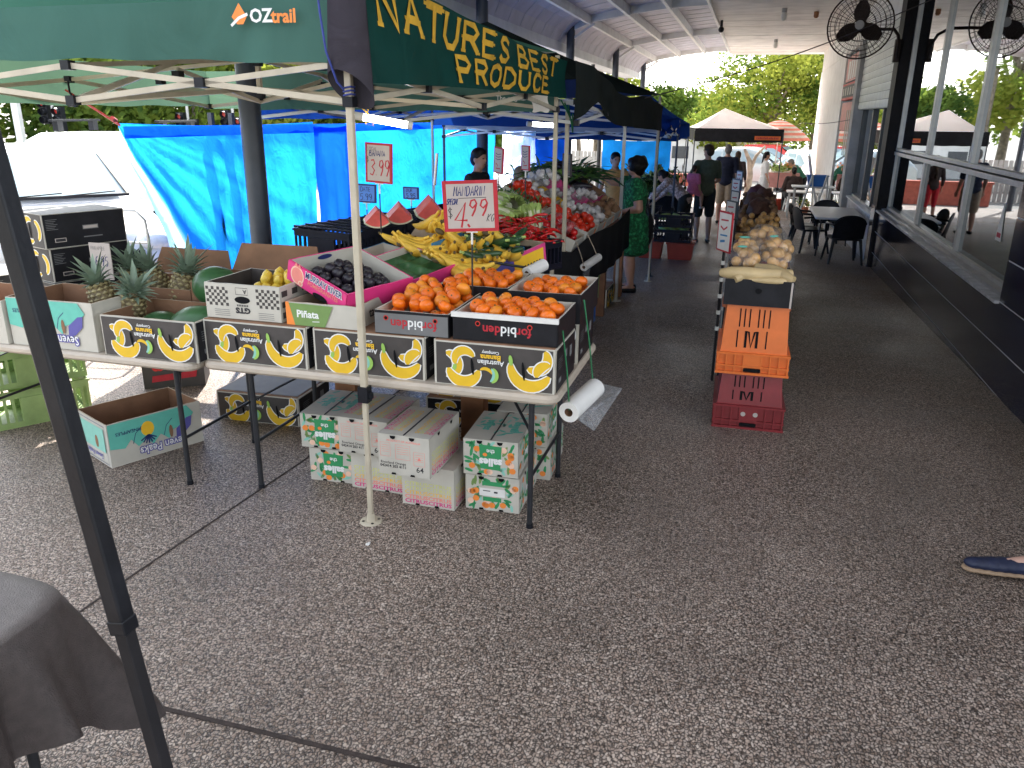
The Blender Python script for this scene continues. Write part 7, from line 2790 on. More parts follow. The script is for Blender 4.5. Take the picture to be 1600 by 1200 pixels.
# ------------------------------------------------------------------ plastic chairs and the folding table by the shop
def plastic_chair(label, loc, rz):
    """monobloc armchair facing +y"""
    t = thing('plastic_chair', label, 'chair', loc, rz, 'black plastic chairs around the white table')
    m = 'black_plastic'
    mb = MB()
    mb.grid(lambda u, v: ((u - .5) * (.46 - .04 * (1 - v)), (v - .5) * .44, .435 - .018 * math.sin(PI * u) * math.sin(PI * v) + .0), 8, 8, m)
    mb.rbox(-.23, .23, -.22, .22, .395, .425, .05, m)
    mb.build('seat', t)
    mb = MB()

    def back(u, v):
        th = (u - .5) * 2
        x = .245 * math.sin(th * 1.25) / math.sin(1.25)
        y = -.20 - .05 * math.cos(th * 1.4) - .07 * v
        top = .80 - .13 * abs(th) ** 2.2
        return (x, y, .43 + (top - .43) * v)
    mb.grid(back, 18, 8, m)
    mb.grid(lambda u, v: tuple(Vector(back(u, v)) + Vector((0, .012, 0))), 18, 8, m)
    mb.tube([Vector(back(k / 24, 1)) + Vector((0, .006, 0)) for k in range(25)], .014, m, n=6)
    mb.build('backrest', t)
    for sx in (-1, 1):
        mb = MB()
        mb.tube([(sx * .235, -.24, .64), (sx * .27, -.12, .655), (sx * .28, .02, .65), (sx * .275, .15, .64), (sx * .262, .205, .60), (sx * .25, .21, .42)], .019, m, n=8)
        mb.build('armrest', t)
        for sy in (-1, 1):
            mb = MB()
            top = Vector((sx * .215, sy * .20, .42))
            bot = Vector((sx * .27, sy * .27, .0))
            for dx, dy in ((.0, 0), (-sx * .018, 0), (0, -sy * .018)):
                mb.cyl(top + Vector((dx, dy, 0)), bot + Vector((dx * .5, dy * .5, 0)), .018, m, r1=.013, n=8)
            mb.build('leg', t)
    return t


pc = plastic_chair('black plastic chair nearest the viewer, its back to the viewer', (1.60, 14.35, gz(14.35)), 8)
dup(pc, (1.16, 15.7, gz(15.7)), -72, 'black plastic chair on the left side of the white table')
dup(pc, (1.55, 17.6, gz(17.6)), 176, 'black plastic chair at the far side of the white table')
dup(pc, (1.10, 16.5, gz(16.5)), -100, 'second black plastic chair on the left, partly hidden by the first')
t = thing('white_table', 'white folding table between the black plastic chairs and the wall', 'table', (1.58, 15.9, gz(15.9)))
mb = MB()
mb.rbox(-.42, .40, -.95, .95, .68, .72, .04, 'white_plastic')
mb.build('tabletop', t)
for sx in (-.34, .32):
    for sy in (-.8, .8):
        mb = MB()
        mb.cyl((sx, sy, 0), (sx * .9, sy, .68), .014, 'leg_grey', n=8)
        mb.build('leg', t)
# far tables and clutter near the white end wall
t = thing('blue_tub', 'blue plastic tub standing on a light folding table by the grey pilaster', 'tub', (1.52, 20.6, .50))
mb = MB()
mb.add([(-.18, -.14, 0), (.18, -.14, 0), (.18, .14, 0), (-.18, .14, 0), (-.23, -.18, .24), (.23, -.18, .24), (.23, .18, .24), (-.23, .18, .24)],
       [(3, 2, 1, 0), (0, 1, 5, 4), (1, 2, 6, 5), (2, 3, 7, 6), (3, 0, 4, 7)], 'tub_blue')
mb.add([(-.17, -.13, .01), (.17, -.13, .01), (.17, .13, .01), (-.17, .13, .01), (-.22, -.17, .24), (.22, -.17, .24), (.22, .17, .24), (-.22, .17, .24)],
       [(0, 1, 2, 3), (4, 5, 1, 0), (5, 6, 2, 1), (6, 7, 3, 2), (7, 4, 0, 3)], 'tub_blue')
mb.build('tub_body', t)
mb = MB()
mb.box(-.25, .25, -.20, -.18, .225, .25, 'tub_blue')
mb.box(-.25, .25, .18, .20, .225, .25, 'tub_blue')
mb.box(-.25, -.23, -.18, .18, .225, .25, 'tub_blue')
mb.box(.23, .25, -.18, .18, .225, .25, 'tub_blue')
mb.build('rim', t)


def trestle(label, x, y, w, d, h, cloth=None, rz=0, top='white_plastic', name='trestle_table'):
    t = thing(name, label, 'table', (x, y, gz(y)), rz)
    mb = MB()
    mb.rbox(-w / 2, w / 2, -d / 2, d / 2, h - .03, h, .02, top)
    mb.build('tabletop', t)
    for sx in (-1, 1):
        for sy in (-1, 1):
            mb = MB()
            mb.cyl((sx * (w / 2 - .08), sy * (d / 2 - .06), 0), (sx * (w / 2 - .08), sy * (d / 2 - .06), h - .03), .015, 'alu', n=8)
            mb.build('leg', t)
    if cloth:
        mb = MB()
        mb.box(-w / 2 - .01, w / 2 + .01, -d / 2 - .012, -d / 2 - .002, h - .45, h + .003, cloth)
        mb.box(-w / 2 - .012, -w / 2 - .002, -d / 2, d / 2, h - .6, h + .003, cloth)
        mb.build('cloth', t)
    return t


trestle('light folding table under the blue tub', 1.45, 20.6, .95, .6, 1.0 - .02)
trestle('far market table of greens with a pink cloth', 1.0, 27.9, .95, 1.6, 1.12, 'poster_pink')
trestle('white laminated table beside the far chair and the stool', 1.45, 23.6, .9, .7, .72)
leafy('greens_pile', 'pale green vegetables heaped on the far pink clothed table', 'greens', (.85, 27.6, .42), (.30, .5, .12), 260, 'cabbage_leaf', .14, .03, 11, m2='herb_pale')
leafy('flower_pile', 'orange brown produce heaped at the back of the far table', 'produce', (1.15, 28.4, .46), (.26, .4, .10), 160, 'onion', .12, .03, 12, m2='crate_orange')
t = thing('white_stool', 'white plastic stool under the person in the brown coat', 'stool', (1.27, 25.9, gz(25.9)), 10)
mb = MB()
mb.rbox(-.17, .17, -.17, .17, .42, .45, .03, 'white_plastic')
mb.build('seat', t)
for sx in (-1, 1):
    for sy in (-1, 1):
        mb = MB()
        mb.bar((sx * .14, sy * .14, .42), (sx * .19, sy * .19, 0), .04, .04, 'white_plastic')
        mb.build('leg', t)
mb = MB()
for s in (-1, 1):
    mb.box(-.16, .16, s * .158 - .01, s * .158 + .01, .2, .25, 'white_plastic')
    mb.box(s * .158 - .01, s * .158 + .01, -.14, .14, .201, .249, 'white_plastic')
mb.build('rail', t)
t = thing('red_bucket', 'red round bucket on the paving left of the white stool', 'bucket', (.98, 26.6, gz(26.6)))
mb = MB()
mb.lathe([(0, .01), (.17, .01), (.22, .30), (.235, .30), (.235, .32), (.215, .32), (.165, .02), (0, .02)], 'tub_red', 20)
mb.build('bucket_body', t)
t = thing('step_ladder', 'white aluminium folding frame leaning left of the blue tub', 'ladder', (1.45, 20.0, gz(20)))
for sx in (-.16, .16):
    mb = MB()
    mb.bar((sx - .2, .0, 0), (sx + .1, .15, 1.25), .025, .035, 'white_steel')
    mb.build('rail', t)
    mb = MB()
    mb.bar((sx + .2, .2, 0), (sx + .1, .15, 1.25), .02, .03, 'white_steel')
    mb.build('rear_rail', t)
t = thing('white_easel', 'white leaning display board against the shopfront beyond the blue tub', 'board', (1.78, 22.0, gz(22)), 0, ry=-14)
mb = MB()
mb.box(-.02, .02, -.3, .3, .0, 1.7, 'paper')
mb.box(-.024, -.0205, -.24, .24, .9, 1.6, 'ink_purple')
mb.build('panel', t)
t = thing('pot_plant', 'small yellow green pot plant beside the stool', 'plant', (1.62, 25.2, gz(25.2)))
mb = MB()
mb.lathe([(0, 0), (.09, 0), (.12, .2), (.1, .2), (0, .18)], 'pallet_orange', 14)
mb.build('pot', t)
l_ = leafy('foliage', '', '', (0, 0, .2), (.16, .16, .2), 120, 'herb_pale', .1, .02, 8, m2='lemon')
l_.parent = t
for k in ('label', 'category'):
    if k in l_:
        del l_[k]

# second stall behind the woman in green
for k, (x, y, z, rz, l) in enumerate(((-1.12, 13.6, .30, 0, 'upper black crate of long pale marrows beside the bending woman'), (-1.13, 13.62, .06, 0, 'lower black crate of green marrows on the red bins'),
                                      (-1.75, 14.4, .32, 0, 'black crate behind and left of the marrow crates'))):
    crate('black_crate', l, (x, y, z), rz, .60, .44, .20, 'crate_black', 'black crates at the second stall')
mb = MB()
mb.tube([(-.10, 0, 0), (-.04, 0, .004), (.03, 0, .004), (.10, 0, 0)], .028, 'cabbage_leaf', n=9, rs=[.018, .03, .032, .02])
MAR = [mb.mesh('marrow')]
pile(MAR, 'marrow', 'pale green marrow in the lower black crate by the bending woman', 'marrow', 'marrows in the lower crate', TR(-1.12, 13.6, .06), .4, .28, 14, .16, .06, seed=81)
pile(MAR, 'marrow', 'pale green marrow in the upper black crate by the bending woman', 'marrow', 'marrows in the upper crate', TR(-1.12, 13.6, .30), .4, .28, 10, .12, .05, seed=82)


def bin_(label, loc, w, d, h, m, rz=0):
    t = thing('plastic_bin', label, 'bin', loc, rz, 'red plastic bins under the black crates')
    mb = MB()
    a, b = w / 2, d / 2
    mb.add([(-a * .85, -b * .85, 0), (a * .85, -b * .85, 0), (a * .85, b * .85, 0), (-a * .85, b * .85, 0), (-a, -b, h), (a, -b, h), (a, b, h), (-a, b, h)],
           [(3, 2, 1, 0), (0, 1, 5, 4), (1, 2, 6, 5), (2, 3, 7, 6), (3, 0, 4, 7), (4, 5, 6, 7)], m)
    mb.build('bin_body', t)
    mb = MB()
    mb.box(-a - .015, a + .015, -b - .015, b + .015, h - .03, h + .001, m)
    mb.build('rim', t)
    return t


bin_('red plastic bin under the marrow crates, right one', (-1.0, 13.75, gz(13.75)), .44, .44, .29, 'tub_red')
bin_('red plastic bin under the marrow crates, left one beside the green dress', (-1.50, 13.75, gz(13.75)), .40, .44, .29, 'tub_red')
trestle('long table of leafy greens behind the marrow crates', -2.1, 17.6, 1.8, 2.6, .92, 'cloth_black', name='market_table')
leafy('greens_pile', 'mixed leafy greens heaped on the table left of the bending woman', 'greens', (-1.75, 17.0, .55), (.5, .7, .30), 700, 'herb', .20, .03, 21, m2='cabbage_leaf')
leafy('greens_pile', 'pale leafy heads on the same table nearer the cream pole', 'greens', (-2.3, 16.4, .55), (.3, .5, .30), 400, 'herb_pale', .18, .03, 22, m2='herb')
for k in range(4):
    bag('greens_bag', 'clear bag of leafy stalks standing ' + ('at the front left', 'at the front right', 'at the back left', 'at the back right')[k] + ' of the second stall', (-1.95 + .22 * (k % 2), 14.2 + .5 * (k // 2), .32), (.12, .12, .14), None, (ZUC, 'stalk'), 4, .03, 90 + k, 'clear bags at the second stall')

# ------------------------------------------------------------------ near left: black gazebo leg and the cloth covered table
gzb = thing('black_gazebo', 'black gazebo frame whose slanting leg crosses the left of the picture', 'gazebo', (-1.0, .95, 0))
O = TR(1.0, -.95, 0)
A, B, T = Vector((-.820, .940, 0)), Vector((-1.0, .982, 1.13)), Vector((-1.19, 1.025, 2.30))
mb = MB()
mb.T = O
mb.bar(B - Vector((.0, 0, 0)), T, .033, .033, 'black_plastic', up=(0, 1, 0))
mb.build('upper_leg', gzb, bevel=.004)
mb = MB()
mb.T = O
mb.bar(A, B + (T - B) * .1, .026, .026, 'black_matte', up=(0, 1, 0))
mb.bar(B - (T - B) * .012, B + (T - B) * .012, .036, .036, 'black_plastic', up=(0, 1, 0))
mb.build('lower_leg', gzb, bevel=.003)
mb = MB()
mb.T = O
cc = [(-1.19, 1.025), (-1.19, -1.9), (-4.1, -1.9), (-4.1, 1.025)]
for i in range(4):
    a, b = cc[i], cc[(i + 1) % 4]
    mb.bar((*a, 2.28), (*b, 2.28), .03, .03, 'black_plastic')
    mb.bar((*a, 2.28), (-2.65, -.44, 2.9), .025, .025, 'black_plastic')
mb.build('roof_frame', gzb)
for (x, y), (dx, dy) in zip(cc[1:], ((.25, -.1), (-.25, -.1), (-.25, .1))):
    mb = MB()
    mb.T = O
    mb.bar((x + dx, y + dy, 0), (x, y, 2.28), .036, .036, 'black_plastic', up=(0, 1, 0))
    mb.build('far_leg', gzb)
mb = MB()
mb.T = O
for i in range(4):
    a, b = cc[i], cc[(i + 1) % 4]
    mb.add([(*a, 2.31), (*b, 2.31), (-2.65, -.44, 2.95)], [(0, 1, 2)], 'canopy_black')
mb.build('roof_cloth', gzb)  # roof lies out of view, modelled to shade the near paving
t = thing('cloth_table', 'table under a dark grey cloth in the lower left corner', 'table', (-2.25, .95, 0), 0)
O = TR(2.25, -.95, 0)
tx0, tx1, ty0, ty1, tz = -2.95, -1.60, .62, 1.44, .80
mb = MB()
mb.T = O
mb.rbox(tx0, tx1, ty0, ty1, tz - .03, tz, .13, 'table_plastic', 6)
mb.build('tabletop', t)
for x, y in ((tx0 + .1, ty0 + .1), (tx1 - .06, ty0 + .12), (tx0 + .1, ty1 - .1), (tx1 - .10, ty1 - .14)):
    mb = MB()
    mb.T = O
    mb.cyl((x, y, 0), (x, y, tz - .03), .014, 'leg_grey')
    mb.build('leg', t)
mb = MB()


def cloth(u, v):
    # rounded-rectangle skirt: u runs round the edge, v from the top centre outwards and down
    cx, cy = (tx0 + tx1) / 2, (ty0 + ty1) / 2
    hx, hy = (tx1 - tx0) / 2 + .012, (ty1 - ty0) / 2 + .012
    a = 2 * PI * u
    c, s = math.cos(a), math.sin(a)
    k = (abs(c) ** 9 + abs(s) ** 9) ** (-1 / 9)
    ex, ey = hx * c * k, hy * s * k
    crn = min(abs(ex) / hx, abs(ey) / hy) ** 4
    if v < .5:
        q = v / .5
        return (cx + ex * q, cy + ey * q, tz + .006 + .004 * math.sin(ex * 7 * q) * math.sin(ey * 9 * q))
    q = (v - .5) / .5
    drop = (.27 + .36 * crn + .03 * math.sin(a * 5)) * q
    fold = .042 * math.sin(a * 17) * q * (1 + crn) + .018 * math.sin(a * 31 + 1) * q
    out = .02 * math.sin(min(1, q * 3) * PI / 2) + (.04 + .10 * crn) * q ** 1.3 + fold
    return (cx + ex + out * c * k * .8, cy + ey + out * s * k * .8, tz + .004 - drop)


mb.grid(cloth, 180, 26, 'cloth_grey')
mb.build('tablecloth', None, 'dark grey cloth draped over the table in the lower left corner', 'tablecloth')
# green crates at the far left
g1 = crate('green_crate', 'large light green ventilated crate on the paving at the left edge, upper one', (-4.62, 4.12, .26), 58, .60, .42, .25, 'crate_green', 'green crates at the left edge')
dup(g1, (-4.60, 4.10, 0), 57, 'large light green ventilated crate at the left edge, lower one on the paving')
mb = MB()
mb.box(-.26, .26, -.18, .18, 0, .03, 'herb_pale')
o = mb.build('green_liner', None, 'bright green liner sheet inside the upper green crate', 'liner')
o.location, o.rotation_euler = (-4.62, 4.12, .44), (0, 0, R_(58))
t = thing('printed_carton', 'dark carton printed with red and green fruit under the left table', 'carton', (-4.15, 5.0, 0), 30)
mb = MB()
mb.box(-.22, .22, -.15, .15, 0, .3, 'box_brown')
a = Art(mb, front(0, -.151, .15))
rr = random.Random(4)
for q in range(9):
    a.oval(rr.uniform(-.18, .18), rr.uniform(.0, .12), .03, .028, 'ink_red' if q % 2 else 'chilli').up()
for q in range(5):
    a.oval(rr.uniform(-.18, .18), rr.uniform(.02, .12), .035, .015, 'g_leaf_print', rot=q * 40).up()
a.poly([(-.16, -.10), (.16, -.07), (.17, -.02), (-.15, -.05)], 'ink_red').up()
mb.build('carton', t)
mb = MB()
mb.ball((0, 0, 0), (.012, .02, .004), 'paper', n=8, rings=4, wob=.4)
o = mb.build('scrap', None, 'tiny pale scrap lying on the paving in front of the cream pole', 'litter')
o.location = (-1.62, 3.14, .006)
t = thing('hand_trolley', 'tubular steel hand trolley standing in the sun left of the blue tarpaulin', 'trolley', (-5.25, 5.9, 0), 12)
mb = MB()
mb.tube([(-.2, 0, .05), (-.2, 0, .95), (-.19, 0, 1.10), (-.12, 0, 1.18), (.12, 0, 1.18), (.19, 0, 1.10), (.2, 0, .95), (.2, 0, .05)], .014, 'alu', n=8)
mb.tube([(-.24, -.02, .2), (-.26, -.04, .9), (-.30, -.02, 1.02), (-.26, 0, 1.14), (-.18, 0, 1.17)], .012, 'alu', n=8)
for z in (.3, .6, .9):
    mb.cyl((-.2, 0, z), (.2, 0, z), .009, 'alu', n=8)
mb.build('frame', t)
mb = MB()
mb.box(-.22, .22, -.24, .0, .03, .04, 'alu')
mb.build('toe_plate', t)
for sx in (-1, 1):
    mb = MB()
    mb.cyl((sx * .23, .08, .11), (sx * .27, .08, .11), .11, 'tyre', n=18)
    mb.build('wheel', t)


# ------------------------------------------------------------------ vehicles
def car(name, label, loc, rz, paint, L=4.5, W=1.85, H=1.68, van=False, s=1, cat='car'):
    """front towards -y"""
    t = thing(name, label, cat, loc, rz)
    w = W / 2
    if van:
        prof = [(-2.45, .35), (-2.48, .75), (-2.30, 1.05), (-1.85, 1.20), (-1.15, 1.88), (-.9, 2.0), (2.35, 2.02), (2.48, 1.9), (2.5, .5), (2.45, .35)]
    else:
        prof = [(-2.2, .35), (-2.28, .62), (-2.18, .88), (-1.2, 1.06), (-.95, 1.10), (-.25, 1.60), (.1, 1.68), (1.4, 1.66), (2.05, 1.12), (2.2, .95), (2.22, .5), (2.15, .35)]
    mb = MB()
    n = len(prof)
    lay = [(0, 1.0), (.55, 1.0), (.85, .985), (1, .94)]
    vs = []
    for sgn in (-1, 1):
        for q, k in lay:
            for y, z in prof:
                tuck = 1 - .16 * max(0, (z - 1.0)) / .7 * (1 if not van else .45)
                yy = y * (1 - .03 * q * (1 if abs(y) > 1.8 else 0))
                vs.append((sgn * w * q * tuck * 1.0 if q else 0, yy, z * (1 if q < 1 else .985) if z > .6 else z))
    fs = []
    for g in range(2):
        for l in range(3):
            a0 = (g * 4 + l) * n
            b0 = a0 + n
            for i in range(n - 1):
                f_ = (a0 + i, a0 + i + 1, b0 + i + 1, b0 + i)
                fs.append(f_ if g == 0 else f_[::-1])
        e = (g * 4 + 3) * n
        fs.append(list(range(e, e + n)) if g == 0 else list(range(e, e + n))[::-1])
    mb.add(vs, fs, paint)
    body = mb.build('body', t)
    b = body.modifiers.new('bevel', 'BEVEL')
    b.width, b.segments, b.limit_method, b.angle_limit = .05, 3, 'ANGLE', R_(25)
    tk = lambda z: w * .97 * (1 - .16 * max(0, z - 1.0) / .7 * (1 if not van else .45))
    if van:
        (y0, z0), (y1, z1) = (-1.80, 1.24), (-1.20, 1.84)
    else:
        (y0, z0), (y1, z1) = (-.98, 1.12), (-.26, 1.60)
    mb = MB()
    ny, nz = -(z1 - z0), (y1 - y0)
    ql = math.hypot(ny, nz)
    ny, nz = ny / ql * .02, nz / ql * .02
    a = tk(z0) * .90
    c = tk(z1) * .86
    mb.add([(-a, y0 + .04 + ny, z0 + .03 + nz), (a, y0 + .04 + ny, z0 + .03 + nz), (c, y1 - .03 + ny, z1 - .03 + nz), (-c, y1 - .03 + ny, z1 - .03 + nz)], [(0, 1, 2, 3)], 'car_glass')
    ws = mb.build('windscreen', t)
    mb = MB()
    mb.bar((-a, y0 + ny, z0 + .02 + nz), (a, y0 + ny, z0 + .02 + nz), .05, .03, 'black_matte')
    mb.bar((-.5, y0 - .02 + ny, z0 + .03 + nz), (.1, y0 + .02 + ny, z0 + .06 + nz), .012, .012, 'black_matte')
    mb.bar((.1, y0 - .02 + ny, z0 + .03 + nz), (.65, y0 + .02 + ny, z0 + .06 + nz), .012, .012, 'black_matte')
    mb.bar((a, y0 + ny, z0 + .02 + nz), (c, y1 - .03 + ny, z1 - .03 + nz), .03, .012, 'black_matte')
    mb.bar((-a, y0 + ny, z0 + .02 + nz), (-c, y1 - .03 + ny, z1 - .03 + nz), .03, .012, 'black_matte')
    mb.build('wiper', ws)
    for sx in (-1, 1):
        wins = ((-.75, .05, .35, 1.10, 1.52), (.42, .42, 1.15, 1.10, 1.55), (1.22, 1.22, 1.5, 1.12, 1.5)) if not van else ((-1.35, -1.05, -.6, 1.22, 1.75),)
        for q, (ya, yb, yc, za, zb) in enumerate(wins):
            mb = MB()
            xa, xb = tk(za) + .028, tk(zb) + .028
            pts = [(sx * xa, ya, za), (sx * xa, yc + (0 if q < 2 else .3), za), (sx * xb, yc, zb), (sx * xb, yb, zb)]
            mb.poly(pts if sx > 0 else pts[::-1], 'car_glass')
            mb.build('side_window', t)
        for sy in (-1.42, 1.38):
            mb = MB()
            mb.cyl((sx * (w - .20), sy, .34), (sx * (w + .012), sy, .34), .34, 'tyre', n=24)
            wh = mb.build('wheel', t)
            mb = MB()
            mb.cyl((sx * (w + .013), sy, .34), (sx * (w + .02), sy, .34), .21, 'rim', n=18)
            mb.build('rim', wh)
        mb = MB()
        fy = prof[1][0]
        mb.ball((sx * w * .74, fy + .06, .78), (.17, .07, .09), 'headlamp', n=14, rings=8)
        mb.build('headlight', t)
        mb = MB()
        mb.ball((sx * (w + .10), (-.85 if not van else -1.45), 1.12 if not van else 1.35), (.12, .05, .08), 'black_plastic' if van else paint, n=12, rings=8)
        mb.build('wing_mirror', t)
    mb = MB()
    mb.box(-.55, .55, prof[1][0] - .012, prof[1][0] + .05, .50, .70, 'black_matte')
    mb.build('grille', t)
    if s != 1:
        t.scale = (s,) * 3
    return t


car('parked_car', 'white car at the far left, its windscreen facing the stall', (-8.15, 7.8, -.06), 55, 'car_white')
v = car('parked_van', 'white van with a black roof rack between the white car and the blue tarpaulin', (-11.3, 12.6, -.22), -76, 'car_white', van=True, cat='van', s=.93)
for y in (-.6, 1.4):
    mb = MB()
    for sx in (-1, 1):
        mb.box(sx * .62 - .09, sx * .62 + .09, y - .05, y + .05, 2.03, 2.2, 'black_plastic')
    mb.box(-.85, .85, y - .04, y + .04, 2.2, 2.24, 'black_plastic')
    mb.build('roof_rack', v)
car('parked_car', 'grey silver car parked beyond the far canopy behind the bare trunk', (.1, 37.0, -.85), 78, 'car_silver')
car('parked_car', 'dull red car beyond the far canopy, farther than the grey silver one', (1.2, 42.0, -.85), 74, 'car_red')
car('parked_car', 'white car glaring in the sun beside the white end wall', (2.6, 34.5, -.85), 22, 'car_white')
car('parked_van', 'white van parked behind the second stall at the far left side', (-9.5, 24, -.80), 80, 'car_white', van=True, cat='van')

# ------------------------------------------------------------------ far walls, fence, lights
t = thing('far_building', 'long pale building wall behind the people at the far end', 'building', (-3.4, 47, -.85))
mb = MB()
mb.box(-3.6, 4.6, 0, .4, 0, 1.75, 'wall_white')
mb.box(-3.7, 4.7, -.1, .5, 1.75, 1.85, 'concrete_grey')
mb.build('wall', t)
for x in (-2.8, -.9, 1.0, 2.9):
    mb = MB()
    mb.box(x, x + .9, -.03, .0, .7, 1.35, 'alu_dark')
    mb.build('window', t)
t = thing('slatted_fence', 'grey brown slatted fence left of the pale building', 'fence', (-5.2, 34, -.85))
mb = MB()
for k in range(24):
    mb.box(-2.2 + k * .17, -2.2 + k * .17 + .14, 0, .03, 0, 1.5, 'fence_grey')
for z in (.3, 1.2):
    mb.box(-2.2, 1.9, .03, .07, z, z + .08, 'fence_grey')
mb.build('panel', t)
t = thing('brick_wall', 'low red brick wall behind the greens table', 'wall', (-2.4, 32, -.85))
mb = MB()
mb.box(-1.4, 1.5, 0, .25, 0, .75, 'red_brick')
mb.box(-1.45, 1.55, -.03, .28, .75, .82, 'red_brick')
mb.build('brickwork', t)


def signal(label, x, y, z0, h, arm=True):
    t = thing('traffic_signal', label, 'traffic light', (x, y, z0), 8, 'traffic signals beyond the car park')
    mb = MB()
    mb.cyl((0, 0, 0), (0, 0, h), .06, 'alu', n=10)
    mb.cyl((0, 0, h), (0, 0, h + .12), .08, 'white_steel', n=10)
    mb.build('pole', t)
    for dx, dz in ((-.28, -.35), (.24, -.6)):
        mb = MB()
        mb.box(dx - .15, dx + .15, -.12, .12, h + dz - .85, h + dz, 'black_plastic')
        for q in range(3):
            mb.cyl((dx, -.12, h + dz - .15 - .27 * q), (dx, -.28, h + dz - .17 - .27 * q), .12, 'black_plastic', n=12, caps=False)
        hd = mb.build('signal_head', t)
        mb = MB()
        mb.cyl((dx, -.121, h + dz - .15), (dx, -.13, h + dz - .15), .09, 'lens_red', n=12)
        mb.build('lens', hd)
    return t


signal('traffic signal on a grey pole above the white car', -24.2, 24.5, -.85, 3.6)
signal('traffic signal seen between the tarpaulin and the canopy edge, left one', -21.6, 28.5, -.85, 3.2)
signal('traffic signal seen between the tarpaulin and the canopy edge, right one', -19.2, 28.0, -.85, 3.3)
t = thing('bus_shelter', 'small shelter with pale posts and a green roof edge at the far left', 'shelter', (-27.5, 25, -.85), 12)
mb = MB()
mb.box(-1.8, 1.8, -1, 1, 3.3, 3.5, 'canopy_green')
mb.build('roof', t)
for x in (-1.5, -.2, 1.5):
    mb = MB()
    mb.box(x - .12, x + .12, -.9, -.7, 0, 3.3, 'white_steel')
    mb.build('post', t)
mb = MB()
mb.box(-1.5, -.2, -.75, -.72, .4, 2.9, 'steel_blue')
mb.build('panel', t)


# ------------------------------------------------------------------ trees
def leaf_mass(mb, c, r, n, size, mats, rr, shell=.55, squash=1):
    for k in range(n):
        while True:
            p = Vector((rr.uniform(-1, 1), rr.uniform(-1, 1), rr.uniform(-1, 1)))
            if shell < p.length < 1:
                break
        q = 1 + .35 * mnoise.noise(p * 2.2 + Vector(c))
        p = Vector((c[0] + p.x * r[0] * q, c[1] + p.y * r[1] * q, c[2] + p.z * r[2] * q))
        d = Vector((rr.gauss(0, 1), rr.gauss(0, 1), rr.gauss(0, 1) * .7)).normalized()
        s = d.orthogonal().normalized()
        l = size * rr.uniform(.6, 1.5)
        e = p + d * l
        w = s * l * rr.uniform(.3, .5)
        mb.add([p, p + d * l * .5 + w, e, p + d * l * .5 - w], [(0, 1, 2, 3)], mats)


def tree(label, x, y, h, r, m='leaf_a', seed=1, n=2600, size=.22, trunk=.16, lean=0, group='trees beyond the car park', lumps=11, low=.25, m2=None):
    rr = random.Random(seed)
    t = thing('tree', label, 'tree', (x, y, gz(y) - .05), rr.uniform(0, 300), group)
    mb = MB()
    top = Vector((lean, 0, h * .62))
    mb.tube([(0, 0, 0), (lean * .2, .05, h * .2), (lean * .6, -.04, h * .42), top], trunk, 'bark', n=9, rs=[trunk * 1.25, trunk, trunk * .8, trunk * .4])
    L = []
    for k in range(lumps):
        a = 2 * PI * k / lumps + rr.uniform(-.4, .4)
        q = rr.uniform(.25, .85)
        z = h * (low + (1 - low) * rr.uniform(.12, .88))
        L.append(Vector((lean + math.cos(a) * r * q * .8, math.sin(a) * r * q * .8, z)))
    for c in L:
        b = Vector((0, 0, h * rr.uniform(.2, .4))).lerp(top, .3)
        mb.tube([b, b.lerp(c, .5) + Vector((0, 0, .1)), c], .05, 'bark', n=5, rs=[trunk * .5, trunk * .3, trunk * .12])
    mb.build('trunk', t)
    mb = MB()
    for c in L + [Vector((lean, 0, h * .8))]:
        rad = r * rr.uniform(.34, .55)
        leaf_mass(mb, c, (rad, rad, rad * .72), n // (lumps + 1), size, m2 if (m2 and rr.random() < .4) else m, rr, shell=.15)
    mb.build('crown', t)
    return t


def palm(label, x, y, h, seed, m='leaf_a'):
    rr = random.Random(seed)
    t = thing('palm_tree', label, 'tree', (x, y, gz(y) - .05), group='trees beyond the car park')
    mb = MB()
    mb.tube([(0, 0, 0), (.1, 0, h * .5), (.05, 0, h)], .12, 'bark', n=8, rs=[.17, .12, .10])
    mb.build('trunk', t)
    mb = MB()
    for k in range(26):
        a = rr.uniform(0, 2 * PI)
        up = rr.uniform(-.3, 1)
        L = rr.uniform(1.3, 1.9)
        P = [Vector((.05 + math.cos(a) * L * u * (1 - .3 * up * 0), math.sin(a) * L * u, h + L * (up * u - .9 * u * u))) for u in (0, .2, .4, .6, .8, 1)]
        s = Vector((-math.sin(a), math.cos(a), 0))
        for i in range(5):
            for sg in (-1, 1):
                for j in range(3):
                    b = P[i].lerp(P[i + 1], j / 3)
                    d = (P[i + 1] - P[i]).normalized()
                    e = b + (d * .5 + s * sg * .9 - Vector((0, 0, .35))).normalized() * .42 * (1 - .12 * i)
                    mb.add([b - d * .02, b + d * .03, e], [(0, 1, 2)], m)
    mb.build('crown', t)
    return t


tree('broad sunlit yellow green tree filling the gap left of the white end wall', .6, 44, 6.6, 3.3, 'leaf_c', 3, 9000, .19, .20, m2='leaf_a', lumps=16, low=.30)
tree('tall green tree directly beside the white end wall', 3.0, 46, 7.4, 3.0, 'leaf_a', 5, 8000, .19, .22, m2='leaf_c', lumps=16, low=.2)
tree('rounded yellow green tree left of the broad sunlit one', -2.2, 48, 4.6, 2.3, 'leaf_c', 7, 5000, .18, .18, low=.2, m2='leaf_a')
tree('darker round tree behind the black and blue canopies', -5.0, 52, 4.9, 2.6, 'leaf_b', 9, 4500, .2, .2, m2='leaf_a', low=.2)
tree('low green tree right behind the pale building', -3.6, 56, 4.2, 2.8, 'leaf_a', 11, 3600, .22, .2, low=.15)
palm('shaggy palm seen between the first two awning columns', -10.2, 46, 6.2, 1)
palm('shaggy palm seen just left of the last awning column', -7.6, 50, 5.6, 2)
